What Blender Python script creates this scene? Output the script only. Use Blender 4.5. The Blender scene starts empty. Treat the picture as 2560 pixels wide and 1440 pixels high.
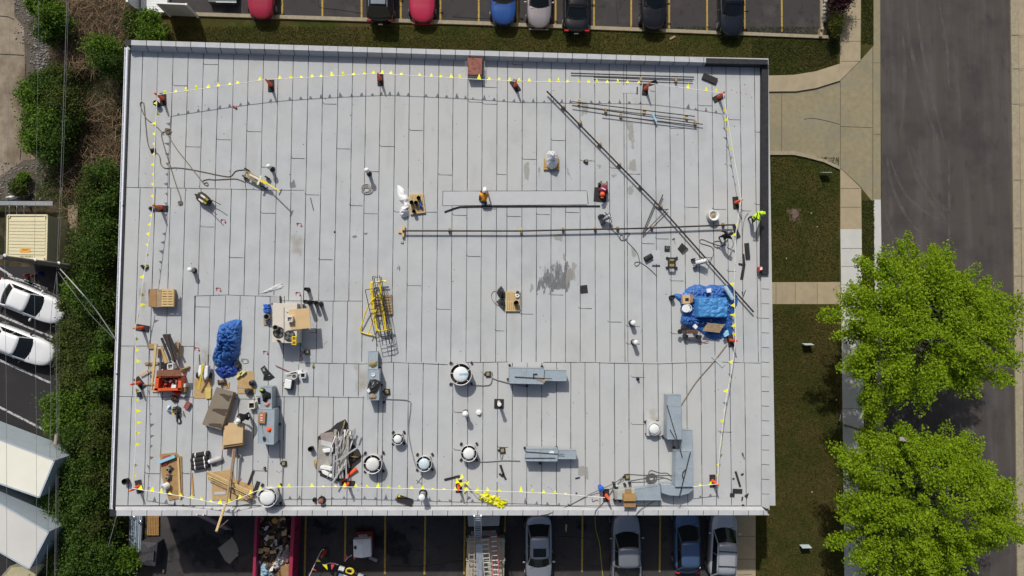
import bpy, bmesh, math, random
import numpy as np
from mathutils import Vector, Matrix, Quaternion, noise
random.seed(7); np.random.seed(7)
R_ = math.radians
scene = bpy.context.scene
COL = scene.collection
# ---------------------------------------------------------------- camera
D = 47.0                      # flying height, metres
F = 24.0 / 36.0 * 2560.0      # focal length in photo pixels
NADIR = (1199.0, 805.0)       # photo pixel straight below the drone
dcam = Vector(((NADIR[0]-1280)/F, -(NADIR[1]-720)/F, -1.0)).normalized()
CQ = dcam.rotation_difference(Vector((0, 0, -1)))
cam = bpy.data.objects.new('Camera', bpy.data.cameras.new('Camera'))
COL.objects.link(cam); scene.camera = cam
cam.location = (0, 0, D); cam.rotation_mode = 'QUATERNION'; cam.rotation_quaternion = CQ
cam.data.lens = 24; cam.data.sensor_width = 36; cam.data.clip_end = 2000; cam.data.clip_start = 0.5
# ---------------------------------------------------------------- world, sun, exposure
SUN_DIR = Vector((-0.323, 0.946, 1.02)).normalized()      # towards the sun
w = bpy.data.worlds.new('World'); scene.world = w; w.use_nodes = True
nt = w.node_tree
sky = nt.nodes.new('ShaderNodeTexSky'); sky.sky_type = 'NISHITA'; sky.sun_disc = False
sky.sun_elevation = math.asin(SUN_DIR.z); sky.sun_rotation = math.atan2(SUN_DIR.x, SUN_DIR.y)
sky.air_density = 1.0; sky.dust_density = 4.0; sky.ozone_density = 1.0
bg = nt.nodes['Background']; bg.inputs[1].default_value = 0.075
nt.links.new(sky.outputs[0], bg.inputs[0])
sd = bpy.data.lights.new('Sun', 'SUN'); sd.energy = 3.0; sd.angle = R_(0.9); sd.color = (1.0, 0.985, 0.94)
so = bpy.data.objects.new('Sun', sd); COL.objects.link(so); so.location = (-10, 30, 40)
so.rotation_euler = SUN_DIR.to_track_quat('Z', 'Y').to_euler()
vs = scene.view_settings; vs.view_transform = 'Standard'; vs.look = 'None'; vs.exposure = 0.0; vs.gamma = 1.0
# ---------------------------------------------------------------- projection helpers
RZ = 5.5                      # roof height
def P(px, py, z=0.0):
    d = CQ @ Vector(((px-1280)/F, -(py-720)/F, -1.0))
    t = (z - D)/d.z
    return Vector((d.x*t, d.y*t, z))
def mpp(z): return (D - z)/F
MR = mpp(RZ); MG = mpp(0)
# ---------------------------------------------------------------- materials
MATS = {}
def M(name, c, r=0.7, m=0.0, var=0.12, scale=5.0, c2=None, bump=0.0, bscale=None, detail=5.0, spec=0.4, coat=0.0, alpha=None, contrast=None):
    if name in MATS: return MATS[name]
    mt = bpy.data.materials.new(name); mt.use_nodes = True
    n = mt.node_tree.nodes; l = mt.node_tree.links; b = n['Principled BSDF']
    b.inputs['Roughness'].default_value = r; b.inputs['Metallic'].default_value = m
    b.inputs['Specular IOR Level'].default_value = spec
    if coat: b.inputs['Coat Weight'].default_value = coat; b.inputs['Coat Roughness'].default_value = 0.05
    tc = n.new('ShaderNodeTexCoord'); nz = n.new('ShaderNodeTexNoise')
    nz.inputs['Scale'].default_value = scale; nz.inputs['Detail'].default_value = detail
    l.new(tc.outputs['Object'], nz.inputs['Vector'])
    rp = n.new('ShaderNodeValToRGB')
    lo, hi = contrast or (0.3, 0.7)
    rp.color_ramp.elements[0].position = lo; rp.color_ramp.elements[1].position = hi
    ca = tuple(max(0, x*(1-var)) for x in c) if c2 is None else c
    cb = tuple(min(1, x*(1+var)) for x in c) if c2 is None else c2
    rp.color_ramp.elements[0].color = (*ca, 1); rp.color_ramp.elements[1].color = (*cb, 1)
    l.new(nz.outputs['Fac'], rp.inputs['Fac']); l.new(rp.outputs['Color'], b.inputs['Base Color'])
    if bump:
        bn = n.new('ShaderNodeBump'); bn.inputs['Strength'].default_value = bump; bn.inputs['Distance'].default_value = 0.03
        n2 = n.new('ShaderNodeTexNoise'); n2.inputs['Scale'].default_value = bscale or scale*6; n2.inputs['Detail'].default_value = 4
        l.new(tc.outputs['Object'], n2.inputs['Vector']); l.new(n2.outputs['Fac'], bn.inputs['Height']); l.new(bn.outputs['Normal'], b.inputs['Normal'])
    MATS[name] = mt
    return mt
def node_layers(mt, layers):
    """mix further colours over a material: (colour, scale, lo, hi, strength, stretch)"""
    n = mt.node_tree.nodes; l = mt.node_tree.links; b = n['Principled BSDF']
    src = b.inputs['Base Color'].links[0].from_socket
    tc = [x for x in n if x.type == 'TEX_COORD'][0]
    for k, (c, sc, lo, hi, st, stretch) in enumerate(layers):
        mp = n.new('ShaderNodeMapping'); mp.inputs['Scale'].default_value = stretch or (1, 1, 1); mp.inputs['Location'].default_value = (k*13.7, k*5.1, 0)
        nz = n.new('ShaderNodeTexNoise'); nz.inputs['Scale'].default_value = sc; nz.inputs['Detail'].default_value = 6; nz.inputs['Roughness'].default_value = 0.6
        l.new(tc.outputs['Object'], mp.inputs['Vector']); l.new(mp.outputs[0], nz.inputs['Vector'])
        mr = n.new('ShaderNodeMapRange'); mr.inputs['From Min'].default_value = lo; mr.inputs['From Max'].default_value = hi; mr.inputs['To Max'].default_value = st
        l.new(nz.outputs['Fac'], mr.inputs['Value'])
        mx = n.new('ShaderNodeMix'); mx.data_type = 'RGBA'; mx.inputs[7].default_value = (*c, 1)
        l.new(mr.outputs[0], mx.inputs[0]); l.new(src, mx.inputs[6]); src = mx.outputs[2]
    l.new(src, b.inputs['Base Color'])
    return mt
def leafmat(name, c1, c2, c3, trans=0.25):
    mt = bpy.data.materials.new(name); mt.use_nodes = True
    n = mt.node_tree.nodes; l = mt.node_tree.links; b = n['Principled BSDF']
    b.inputs['Roughness'].default_value = 0.6; b.inputs['Specular IOR Level'].default_value = 0.15
    g = n.new('ShaderNodeNewGeometry'); rp = n.new('ShaderNodeValToRGB')
    rp.color_ramp.elements[0].color = (*c1, 1); rp.color_ramp.elements[1].color = (*c3, 1)
    e = rp.color_ramp.elements.new(0.5); e.color = (*c2, 1)
    l.new(g.outputs['Random Per Island'], rp.inputs[0]); l.new(rp.outputs[0], b.inputs['Base Color'])
    if trans:
        t = n.new('ShaderNodeBsdfTranslucent'); l.new(rp.outputs[0], t.inputs['Color'])
        mx = n.new('ShaderNodeMixShader'); mx.inputs[0].default_value = trans
        l.new(b.outputs[0], mx.inputs[1]); l.new(t.outputs[0], mx.inputs[2]); l.new(mx.outputs[0], n['Material Output'].inputs['Surface'])
    return mt
def stainmat(name, c, scale=3.0, lo=0.45, hi=0.6, stretch=(1, 1, 1), amax=0.8):
    """a stain sheet: opaque in blotches, clear elsewhere and towards its rim"""
    mt = bpy.data.materials.new(name); mt.use_nodes = True
    n = mt.node_tree.nodes; l = mt.node_tree.links; b = n['Principled BSDF']
    b.inputs['Base Color'].default_value = (*c, 1); b.inputs['Roughness'].default_value = 0.8
    tc = n.new('ShaderNodeTexCoord'); mp = n.new('ShaderNodeMapping'); mp.inputs['Scale'].default_value = stretch
    nz = n.new('ShaderNodeTexNoise'); nz.inputs['Scale'].default_value = scale; nz.inputs['Detail'].default_value = 5
    l.new(tc.outputs['Object'], mp.inputs[0]); l.new(mp.outputs[0], nz.inputs['Vector'])
    at = n.new('ShaderNodeAttribute'); at.attribute_name = 'rim'
    ad = n.new('ShaderNodeMath'); ad.operation = 'MULTIPLY_ADD'; ad.inputs[1].default_value = 0.35; l.new(at.outputs['Fac'], ad.inputs[0]); l.new(nz.outputs['Fac'], ad.inputs[2])
    mr = n.new('ShaderNodeMapRange'); mr.inputs['From Min'].default_value = lo+0.2; mr.inputs['From Max'].default_value = hi+0.2; mr.inputs['To Max'].default_value = amax
    l.new(ad.outputs[0], mr.inputs['Value']); l.new(mr.outputs[0], b.inputs['Alpha'])
    return mt
# ---------------------------------------------------------------- mesh builder
class MB:
    def __init__(s): s.v = []; s.f = []; s.mi = []; s.cur = 0; s.att = None
    def add(s, vs, fs):
        o = len(s.v); s.v += [tuple(v) for v in vs]; s.f += [tuple(i+o for i in f) for f in fs]; s.mi += [s.cur]*len(fs); return s
    def prism(s, pts, z0, z1, bottom=True):
        n = len(pts)
        a = 0
        for i in range(n): a += pts[i][0]*pts[(i+1) % n][1]-pts[(i+1) % n][0]*pts[i][1]
        if a < 0: pts = pts[::-1]
        vs = [(p[0], p[1], z0) for p in pts]+[(p[0], p[1], z1) for p in pts]
        fs = [tuple(range(n, 2*n))]+[(i, (i+1) % n, n+(i+1) % n, n+i) for i in range(n)]
        if bottom: fs.append(tuple(range(n-1, -1, -1)))
        return s.add(vs, fs)
    def pp(s, px, ztop, zbot):                     # prism whose top outline is given in photo pixels
        return s.prism([P(x, y, ztop) for x, y in px], zbot, ztop)
    def sheet(s, px, z):
        pts = [P(x, y, z) for x, y in px]
        a = sum(pts[i][0]*pts[(i+1) % len(pts)][1]-pts[(i+1) % len(pts)][0]*pts[i][1] for i in range(len(pts)))
        if a < 0: pts = pts[::-1]
        return s.add(pts, [tuple(range(len(pts)))])
    def box(s, c, d, rz=0.0, m=None):
        x, y, z = d[0]/2, d[1]/2, d[2]/2
        vs = [Vector(q) for q in ((-x,-y,-z),(x,-y,-z),(x,y,-z),(-x,y,-z),(-x,-y,z),(x,-y,z),(x,y,z),(-x,y,z))]
        r = m or Matrix.Rotation(rz, 3, 'Z'); c = Vector(c)
        return s.add([r @ q + c for q in vs], [(3,2,1,0),(4,5,6,7),(0,1,5,4),(1,2,6,5),(2,3,7,6),(3,0,4,7)])
    def beam(s, a, b, wd, h):                      # square bar from a to b
        a = Vector(a); b = Vector(b); d = b-a; L = d.length
        q = d.to_track_quat('X', 'Z').to_matrix()
        return s.box((a+b)/2, (L, wd, h), m=q)
    def cyl(s, a, b, r0, r1=None, n=16, caps=True):
        a = Vector(a); b = Vector(b); r1 = r0 if r1 is None else r1
        q = (b-a).to_track_quat('Z', 'X').to_matrix()
        vs = []
        for c, r in ((a, r0), (b, r1)):
            for i in range(n):
                t = 2*math.pi*i/n; vs.append(c+q @ Vector((r*math.cos(t), r*math.sin(t), 0)))
        fs = [(i, (i+1) % n, n+(i+1) % n, n+i) for i in range(n)]
        if caps: fs += [tuple(range(n-1, -1, -1)), tuple(range(n, 2*n))]
        return s.add(vs, fs)
    def lathe(s, c, prof, n=24, axis=None):        # prof: (radius, height) list
        c = Vector(c); q = axis.to_track_quat('Z', 'X').to_matrix() if axis else Matrix.Identity(3)
        vs = []
        for r, h in prof:
            for i in range(n):
                t = 2*math.pi*i/n; vs.append(c+q @ Vector((r*math.cos(t), r*math.sin(t), h)))
        fs = []
        for k in range(len(prof)-1):
            for i in range(n): fs.append((k*n+i, k*n+(i+1) % n, (k+1)*n+(i+1) % n, (k+1)*n+i))
        return s.add(vs, fs)
    def tube(s, pts, r, n=6):
        pts = [Vector(p) for p in pts]; vs = []; m = len(pts)
        for k, p in enumerate(pts):
            d = (pts[min(k+1, m-1)]-pts[max(k-1, 0)])
            if d.length < 1e-6: d = Vector((1, 0, 0))
            q = d.to_track_quat('Z', 'X').to_matrix()
            for i in range(n):
                t = 2*math.pi*i/n; vs.append(p+q @ Vector((r*math.cos(t), r*math.sin(t), 0)))
        fs = [(k*n+i, k*n+(i+1) % n, (k+1)*n+(i+1) % n, (k+1)*n+i) for k in range(m-1) for i in range(n)]
        fs += [tuple(range(n-1, -1, -1)), tuple(range((m-1)*n, m*n))]
        return s.add(vs, fs)
    def ptube(s, px, z, r, n=6, smooth=True):      # tube along a photo-pixel path; z a number or list
        zs = z if isinstance(z, (list, tuple)) else [z]*len(px)
        pts = [P(x, y, h) for (x, y), h in zip(px, zs)]
        return s.tube(spline(pts) if smooth and len(pts) > 2 else pts, r, n)
    def ball(s, c, rad, n=12, k=8):
        c = Vector(c); rx, ry, rz = rad if isinstance(rad, (tuple, list)) else (rad,)*3
        vs = [c+Vector((0, 0, -rz))]
        for j in range(1, k):
            ph = -math.pi/2+math.pi*j/k
            for i in range(n):
                t = 2*math.pi*i/n; vs.append(c+Vector((rx*math.cos(ph)*math.cos(t), ry*math.cos(ph)*math.sin(t), rz*math.sin(ph))))
        vs.append(c+Vector((0, 0, rz)))
        fs = [(0, 1+(i+1) % n, 1+i) for i in range(n)]
        for j in range(k-2):
            for i in range(n): fs.append((1+j*n+i, 1+j*n+(i+1) % n, 1+(j+1)*n+(i+1) % n, 1+(j+1)*n+i))
        fs += [(1+(k-2)*n+i, 1+(k-2)*n+(i+1) % n, len(vs)-1) for i in range(n)]
        return s.add(vs, fs)
    def lump(s, px, z0, h, zpx=None, seed=0, rough=0.25, power=2.2, rings=9, nn=56, flat=None, jag=0.03, rf=2.2):
        """a draped or crumpled heap whose outline is given in photo pixels"""
        zp = z0+h*0.35 if zpx is None else zpx
        pts = resample([P(x, y, zp) for x, y in px], nn)
        c = sum(pts, Vector())/len(pts)
        vs = []; 
        for k in range(rings+1):
            t = k/rings
            for i, p in enumerate(pts):
                q = c+(p-c)*(t*(1+jag*noise.noise((i*0.7+seed, t*2, seed))*(t)))
                e = (1-t**power)
                if flat: e = min(1.0, (1-t)*flat)
                nz = noise.turbulence(Vector((q.x*rf+seed*3.1, q.y*rf, seed)), 4, True)
                z = z0+h*e*(1-rough+rough*2*nz) + (0.02 if t < 1 else 0)
                vs.append((q.x, q.y, max(z, z0+0.004)))
        fs = []
        n = nn
        for k in range(rings):
            for i in range(n): fs.append((k*n+i, (k+1)*n+i, (k+1)*n+(i+1) % n, k*n+(i+1) % n))
        return s.add(vs, fs)
    def build(s, name, mat, parent=None, origin=None, smooth=False, local=False, bevel=0):
        me = bpy.data.meshes.new(name)
        o = Vector((0, 0, 0))
        if not local:
            if parent is not None: o = wloc(parent)
            elif origin is not None: o = Vector(origin)
            else:
                a = np.array(s.v); o = Vector(((a[:, 0].min()+a[:, 0].max())/2, (a[:, 1].min()+a[:, 1].max())/2, a[:, 2].min()))
        me.from_pydata([(v[0]-o.x, v[1]-o.y, v[2]-o.z) for v in s.v], [], s.f)
        ms = mat if isinstance(mat, (list, tuple)) else [mat]
        for m_ in ms: me.materials.append(m_)
        if len(ms) > 1: me.polygons.foreach_set('material_index', s.mi)
        if smooth: me.polygons.foreach_set('use_smooth', [True]*len(me.polygons))
        if s.att:
            at = me.attributes.new('rim', 'FLOAT', 'POINT'); at.data.foreach_set('value', s.att)
        me.update()
        ob = bpy.data.objects.new(name, me); COL.objects.link(ob)
        if parent is not None: ob.parent = parent
        elif not local: ob.location = o
        if bevel:
            bv = ob.modifiers.new('bevel', 'BEVEL'); bv.width = bevel; bv.segments = 2; bv.limit_method = 'ANGLE'
        return ob
def wloc(o):
    v = Vector((0, 0, 0))
    while o is not None: v += o.location; o = o.parent
    return v
def spline(pts, k=6):
    out = []; n = len(pts)
    for i in range(n-1):
        p0 = pts[max(i-1, 0)]; p1 = pts[i]; p2 = pts[i+1]; p3 = pts[min(i+2, n-1)]
        for j in range(k):
            t = j/k
            out.append(0.5*((2*p1)+(p2-p0)*t+(2*p0-5*p1+4*p2-p3)*t*t+(3*p1-p0-3*p2+p3)*t**3))
    out.append(pts[-1]); return out
def resample(pts, n):
    pts = [Vector(p) for p in pts]; m = len(pts)
    L = [(pts[(i+1) % m]-pts[i]).length for i in range(m)]; tot = sum(L); out = []; i = 0; acc = 0
    for k in range(n):
        t = tot*k/n
        while acc+L[i] < t: acc += L[i]; i += 1
        out.append(pts[i].lerp(pts[(i+1) % m], (t-acc)/max(L[i], 1e-6)))
    return out
def tag(o, label=None, cat=None, group=None, kind=None):
    if label: o['label'] = label
    if cat: o['category'] = cat
    if group: o['group'] = group
    if kind: o['kind'] = kind
    return o
def thing(name, label, cat, loc, group=None, rz=0.0):
    o = bpy.data.objects.new(name, None); o.empty_display_size = 0.2; COL.objects.link(o)
    o.location = Vector(loc); o.rotation_euler = (0, 0, rz)
    return tag(o, label, cat, group)
def kids(o): return [x for x in bpy.data.objects if x.parent is o]
def copy_tree(o, loc=None, rz=None, label=None, group=None, parent=None):
    c = o.copy(); COL.objects.link(c)
    if parent is not None: c.parent = parent
    if loc is not None: c.location = Vector(loc)
    if rz is not None: c.rotation_euler = (0, 0, rz)
    if label: c['label'] = label
    if group: c['group'] = group
    for ch in kids(o): copy_tree(ch, parent=c)
    return c
def rect(cx, cy, w_, h_, a=0.0):                  # pixel rectangle, a in degrees clockwise in the photo
    ca, sa = math.cos(R_(a)), math.sin(R_(a))
    return [(cx+x*ca-y*sa, cy+x*sa+y*ca) for x, y in ((-w_/2,-h_/2),(w_/2,-h_/2),(w_/2,h_/2),(-w_/2,h_/2))]
def textmesh(name, txt, size, mat, parent, loc, rot):
    cu = bpy.data.curves.new(name, 'FONT'); cu.body = txt; cu.size = size; cu.align_x = 'CENTER'; cu.align_y = 'CENTER'; cu.extrude = 0.002
    tmp = bpy.data.objects.new(name, cu); COL.objects.link(tmp)
    dg = bpy.context.evaluated_depsgraph_get(); me = bpy.data.meshes.new_from_object(tmp.evaluated_get(dg))
    bpy.data.objects.remove(tmp); me.materials.clear(); me.materials.append(mat)
    o = bpy.data.objects.new(name, me); COL.objects.link(o)
    if parent is not None: o.parent = parent
    o.location = loc; o.rotation_euler = rot
    return o
# ================================================================ MATERIALS IN USE
m_lawn = node_layers(M('lawn', (0.026, 0.036, 0.006), 0.95, scale=3.0, c2=(0.055, 0.062, 0.011), bump=0.9, bscale=30, spec=0.12), [
    ((0.085, 0.064, 0.020), 0.30, 0.40, 0.60, 0.9, None), ((0.13, 0.095, 0.04), 1.3, 0.56, 0.75, 0.6, None), ((0.018, 0.026, 0.006), 14.0, 0.52, 0.72, 0.6, None)])
m_soil = node_layers(M('soil', (0.05, 0.038, 0.025), 0.95, scale=2.0, c2=(0.11, 0.085, 0.06), bump=0.8, bscale=20, spec=0.12), [
    ((0.02, 0.026, 0.008), 0.8, 0.45, 0.6, 0.9, None), ((0.14, 0.11, 0.08), 9.0, 0.6, 0.72, 0.6, None)])
m_street = node_layers(M('street_asphalt', (0.068, 0.058, 0.053), 0.9, scale=40, c2=(0.096, 0.083, 0.074), bump=0.3, bscale=90, spec=0.12), [
    ((0.115, 0.104, 0.097), 1.1, 0.48, 0.70, 0.8, (1.0, 0.05, 1)), ((0.050, 0.045, 0.046), 0.35, 0.46, 0.66, 0.7, None), ((0.042, 0.038, 0.038), 1.5, 0.58, 0.72, 0.55, (1, .35, 1)), ((0.13, 0.12, 0.10), 30, 0.62, 0.75, 0.35, None)])
m_lot = node_layers(M('lot_asphalt', (0.045, 0.041, 0.042), 0.92, scale=30, c2=(0.075, 0.068, 0.066), bump=0.4, bscale=70, spec=0.12), [
    ((0.115, 0.10, 0.09), 0.55, 0.52, 0.72, 0.6, None), ((0.022, 0.020, 0.022), 1.6, 0.55, 0.72, 0.6, None)])
m_newlot = node_layers(M('fresh_asphalt', (0.020, 0.019, 0.021), 0.85, scale=40, c2=(0.032, 0.030, 0.031), bump=0.3, bscale=80), [((0.05, 0.046, 0.042), 0.6, 0.55, 0.75, 0.5, None)])
m_curb = node_layers(M('curb_concrete', (0.34, 0.29, 0.20), 0.9, scale=6, var=0.15, bump=0.2, spec=0.12), [((0.16, 0.14, 0.10), 1.5, 0.55, 0.75, 0.6, None)])
m_conc = node_layers(M('driveway_concrete', (0.25, 0.215, 0.130), 0.9, scale=3, c2=(0.31, 0.265, 0.165), bump=0.15, bscale=60, spec=0.12), [
    ((0.21, 0.19, 0.14), 0.35, 0.48, 0.7, 0.6, None), ((0.24, 0.22, 0.17), 0.8, 0.5, 0.7, 0.6, (0.25, 1, 1))])
m_walk = node_layers(M('walk_concrete', (0.35, 0.285, 0.185), 0.9, scale=2, c2=(0.41, 0.335, 0.22), bump=0.15, bscale=60, spec=0.12), [((0.28, 0.24, 0.17), 0.9, 0.5, 0.7, 0.5, None)])
m_white = node_layers(M('new_concrete', (0.50, 0.49, 0.46), 0.9, scale=2, c2=(0.58, 0.57, 0.54), bump=0.1, bscale=60, spec=0.12), [((0.44, 0.43, 0.40), 1.0, 0.5, 0.7, 0.5, None)])
m_alley = node_layers(M('alley_concrete', (0.24, 0.195, 0.14), 0.92, scale=2, c2=(0.34, 0.28, 0.21), bump=0.3, bscale=40, spec=0.12), [
    ((0.15, 0.11, 0.075), 0.30, 0.48, 0.62, 0.85, (1, 0.6, 1)), ((0.36, 0.31, 0.25), 7, 0.6, 0.75, 0.5, None)])
m_gravel = node_layers(M('gravel', (0.075, 0.060, 0.045), 0.95, scale=9, c2=(0.17, 0.145, 0.12), bump=1.0, bscale=22, spec=0.12), [((0.20, 0.185, 0.165), 14, 0.56, 0.68, 0.7, None), ((0.05, 0.045, 0.022), 1.2, 0.5, 0.65, 0.8, None)])
m_yellow = node_layers(M('lot_yellow', (0.42, 0.28, 0.05), 0.85, scale=8, var=0.2), [((0.07, 0.06, 0.05), 6, 0.56, 0.66, 0.9, None)])
m_linew = node_layers(M('lot_white', (0.5, 0.5, 0.5), 0.85, scale=8, var=0.2), [((0.05, 0.05, 0.05), 6, 0.5, 0.6, 0.9, None)])
m_joint = M('joint', (0.07, 0.06, 0.045), 0.95)
m_roof = node_layers(M('roof_membrane', (0.435, 0.448, 0.455), 0.92, scale=0.9, c2=(0.495, 0.508, 0.512), bump=0.25, bscale=60, spec=0.2), [
    ((0.50, 0.50, 0.485), 0.10, 0.44, 0.60, 0.8, None), ((0.395, 0.39, 0.37), 0.8, 0.55, 0.75, 0.55, (1, 0.3, 1)), ((0.375, 0.38, 0.38), 0.35, 0.55, 0.75, 0.5, None),
    ((0.54, 0.54, 0.54), 30, 0.58, 0.75, 0.4, None), ((0.28, 0.28, 0.285), 26, 0.60, 0.75, 0.45, None), ((0.20, 0.19, 0.18), 3.3, 0.67, 0.76, 0.55, None), ((0.24, 0.23, 0.21), 7.0, 0.70, 0.78, 0.5, None)])
m_seam = node_layers(M('roof_seam', (0.030, 0.030, 0.033), 0.9, var=0.3), [((0.22, 0.22, 0.225), 1.7, 0.52, 0.68, 0.75, None)])
m_cap = node_layers(M('coping_cap', (0.50, 0.505, 0.515), 0.85, scale=3, var=0.05, spec=0.2), [((0.40, 0.40, 0.40), 1.3, 0.5, 0.7, 0.6, None)])
m_black = M('black_membrane', (0.022, 0.022, 0.026), 0.7, var=0.3, scale=4)
m_wall = M('block_wall', (0.32, 0.29, 0.25), 0.9, scale=3, bump=0.2)
m_redp = M('red_marking', (0.30, 0.06, 0.07), 0.9, var=0.35, scale=20)
m_gut = M('gutter_white', (0.78, 0.80, 0.84), 0.35, var=0.03)
m_gutin = M('gutter_trough', (0.50, 0.53, 0.60), 0.5, var=0.1)
m_dark = M('dark_metal', (0.035, 0.033, 0.033), 0.5, 0.3)
m_stain1 = stainmat('gray_stain', (0.20, 0.20, 0.205), 3.0, 0.46, 0.56, (2.0, 0.55, 1), 0.62)
m_stain2 = stainmat('tan_stain', (0.40, 0.385, 0.34), 1.6, 0.46, 0.56, (1.3, 0.8, 1), 0.55)
m_stain3 = stainmat('dust_stain', (0.44, 0.39, 0.29), 1.2, 0.38, 0.80, (1, 1, 1), 0.55)
m_oil = stainmat('oil_stain', (0.008, 0.008, 0.009), 1.2, 0.45, 0.65, (1, 1, 1), 0.85)

# ================================================================ GROUND
def struct(name, mb, mat, smooth=False):
    o = mb.build(name, mat, smooth=smooth); return tag(o, kind='structure')
g = MB(); g.add([(-160, -140, -0.02), (160, -140, -0.02), (160, 140, -0.02), (-160, 140, -0.02)], [(0, 1, 2, 3)]); struct('ground', g, m_soil)
def area(name, px, z, mat): return struct(name, MB().sheet(px, z), mat)
area('lawn', [(400, 40), (2070, 94), (2101, 94), (2101, 160), (2040, 188), (1900, 190), (1700, 400), (1500, 400), (500, 400), (395, 200)], 0.0, m_lawn)
area('lawn', [(1700, 385), (1985, 387), (2060, 402), (2101, 424), (2102, 703), (1700, 705)], 0.0, m_lawn)
area('lawn', [(1700, 760), (2103, 760), (2112, 1600), (1888, 1600), (1888, 1200), (1700, 1200)], 0.0, m_lawn)
area('verge', [(2153, -120), (2183, -120), (2183, 116), (2150, 152)], 0.004, m_lawn)
area('verge', [(2153, 468), (2184, 507), (2195, 1600), (2164, 1600)], 0.004, m_lawn)
area('street', [(2199, -200), (2532, -200), (2556, 1640), (2212, 1640)], 0.0, m_street)
# tyre sweeps worn into the street
tm = MB()
for pts, wd in (([(2210, 520), (2240, 600), (2300, 660), (2380, 680)], 3), ([(2215, 380), (2232, 470), (2280, 560), (2350, 620)], 3), ([(2268, 365), (2290, 440), (2330, 510), (2390, 570)], 3.5),
                ([(2280, 365), (2305, 440), (2345, 505), (2410, 560)], 3), ([(2265, 0), (2275, 110), (2310, 250), (2345, 360)], 3.5), ([(2290, 0), (2305, 120), (2335, 260), (2365, 370)], 3),
                ([(2255, 60), (2262, 200), (2250, 350)], 3), ([(2345, 0), (2365, 100), (2372, 220)], 2.5), ([(2372, 380), (2373, 520), (2372, 640)], 2.5), ([(2225, 400), (2260, 480), (2300, 520), (2360, 560)], 2.5)):
    sp = spline([P(x, y, 0.004) for x, y in pts], 8); hw = wd*MG*1.5
    L = []; Rr = []
    for k, p in enumerate(sp):
        d = (sp[min(k+1, len(sp)-1)]-sp[max(k-1, 0)]).normalized(); n_ = Vector((-d.y, d.x, 0))
        e = math.sin(math.pi*(k+0.3)/len(sp)); ww = hw*(0.3+0.7*e)
        L.append(p+n_*ww); Rr.append(p-n_*ww)
    n = len(sp); tm.add(L+Rr, [(k, n+k, n+k+1, k+1) for k in range(n-1)])
    tm.att = (tm.att or [])+[0.28*math.sin(math.pi*(k % n+0.5)/n) for k in range(2*n)]
m_tyre = stainmat('tyre_dust', (0.150, 0.135, 0.120), 1.2, 0.10, 0.60, (1, 1, 1), 0.60)
struct('tyre_marking', tm, m_tyre)
area('driveway', [(1700, 232), (1990, 229), (2040, 220), (2101, 201), (2150, 152), (2184, 114), (2184, 508), (2152, 468), (2101, 420), (2058, 400), (1985, 386), (1700, 384)], 0.008, m_conc)
area('pavement', [(2100, -120), (2153, -120), (2151, 152), (2100, 202)], 0.012, m_walk)
area('pavement', [(2101, 421), (2153, 470), (2154, 573), (2101, 573)], 0.012, m_walk)
area('pavement', [(2101, 573), (2154, 573), (2166, 1600), (2113, 1600)], 0.012, m_white)
area('footpath', [(1700, 706), (2101, 705), (2102, 760), (1700, 760)], 0.008, m_walk)
area('pavement', [(1835, 1180), (1889, 1180), (1889, 1600), (1826, 1600)], 0.012, m_walk)
area('gutter_strip', [(2184, -150), (2200, -150), (2202, 499), (2184, 499)], 0.016, m_conc)
area('gutter_strip', [(2184, 499), (2202, 499), (2208, 940), (2189, 940)], 0.016, m_white)
area('gutter_strip', [(2189, 940), (2208, 940), (2214, 1600), (2196, 1600)], 0.016, m_curb)
area('pavement', [(2543, -150), (2700, -150), (2720, 1640), (2568, 1640)], 0.012, m_walk)
st = MB(); st.prism([P(x, y, 0.1) for x, y in [(2525, -150), (2543, -150), (2566, 1640), (2546, 1640)]], 0, 0.1); struct('kerb', st, m_curb)
st = MB(); st.prism([P(x, y, 0.13) for x, y in [(380, 36), (1200, 62), (2072, 96), (2070, 88), (1200, 53), (380, 27)]], -0.01, 0.13); struct('kerb', st, m_curb)
st = MB(); st.prism([P(x, y, 0.13) for x, y in [(2050, -100), (2057, -100), (2058, 88), (2052, 88)]], -0.01, 0.13); struct('kerb', st, m_curb)
arc = [P(x, y, 0.12) for x, y in [(1700, 190), (1920, 189), (1985, 187), (2040, 178), (2100, 159)]]
arc2 = [P(x, y, 0.12) for x, y in [(2101, 201), (2040, 220), (1990, 228), (1700, 231)]]
st = MB(); st.prism(arc+arc2, -0.01, 0.12); struct('kerb', st, m_walk)
ca = [P(x, y, 0.12) for x, y in [(1700, 378), (1985, 378), (2020, 386), (2060, 398), (2100, 416)]]; cb = [P(x, y, 0.12) for x, y in [(2100, 424), (2060, 405), (2018, 394), (1985, 387), (1700, 387)]]
st = MB(); st.prism(ca+cb, -0.01, 0.12); struct('kerb', st, m_curb)
# joints in the concrete
jm = MB()
def jl(a, b, z, wd=1.0):
    p = P(*a, z); q = P(*b, z); d = (q-p).normalized(); n_ = Vector((-d.y, d.x, 0))*wd*MG*0.5
    jm.add([p+n_, p-n_, q-n_, q+n_], [(0, 1, 2, 3)])
for y in (48, 103, 153): jl((2102, y), (2152, y), 0.018)
for y in (471, 518): jl((2102, y), (2152, y), 0.018)
for y in (621, 666, 712, 760, 830, 925, 1022, 1125, 1240, 1395): jl((2103+0.009*(y-573), y), (2154+0.009*(y-573), y), 0.018)
for y in (1341, 1398): jl((1836, y), (1888, y), 0.018)
jl((2100, 202), (2150, 152), 0.018); jl((2101, 203), (2101, 418), 0.018, 1.2); jl((2182, 116), (2182, 505), 0.022, 1.2); jl((1954, 234), (1954, 382), 0.018); jl((2101, 316), (2183, 319), 0.018); jl((2101, 420), (2155, 470), 0.018, 1.2)
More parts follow.
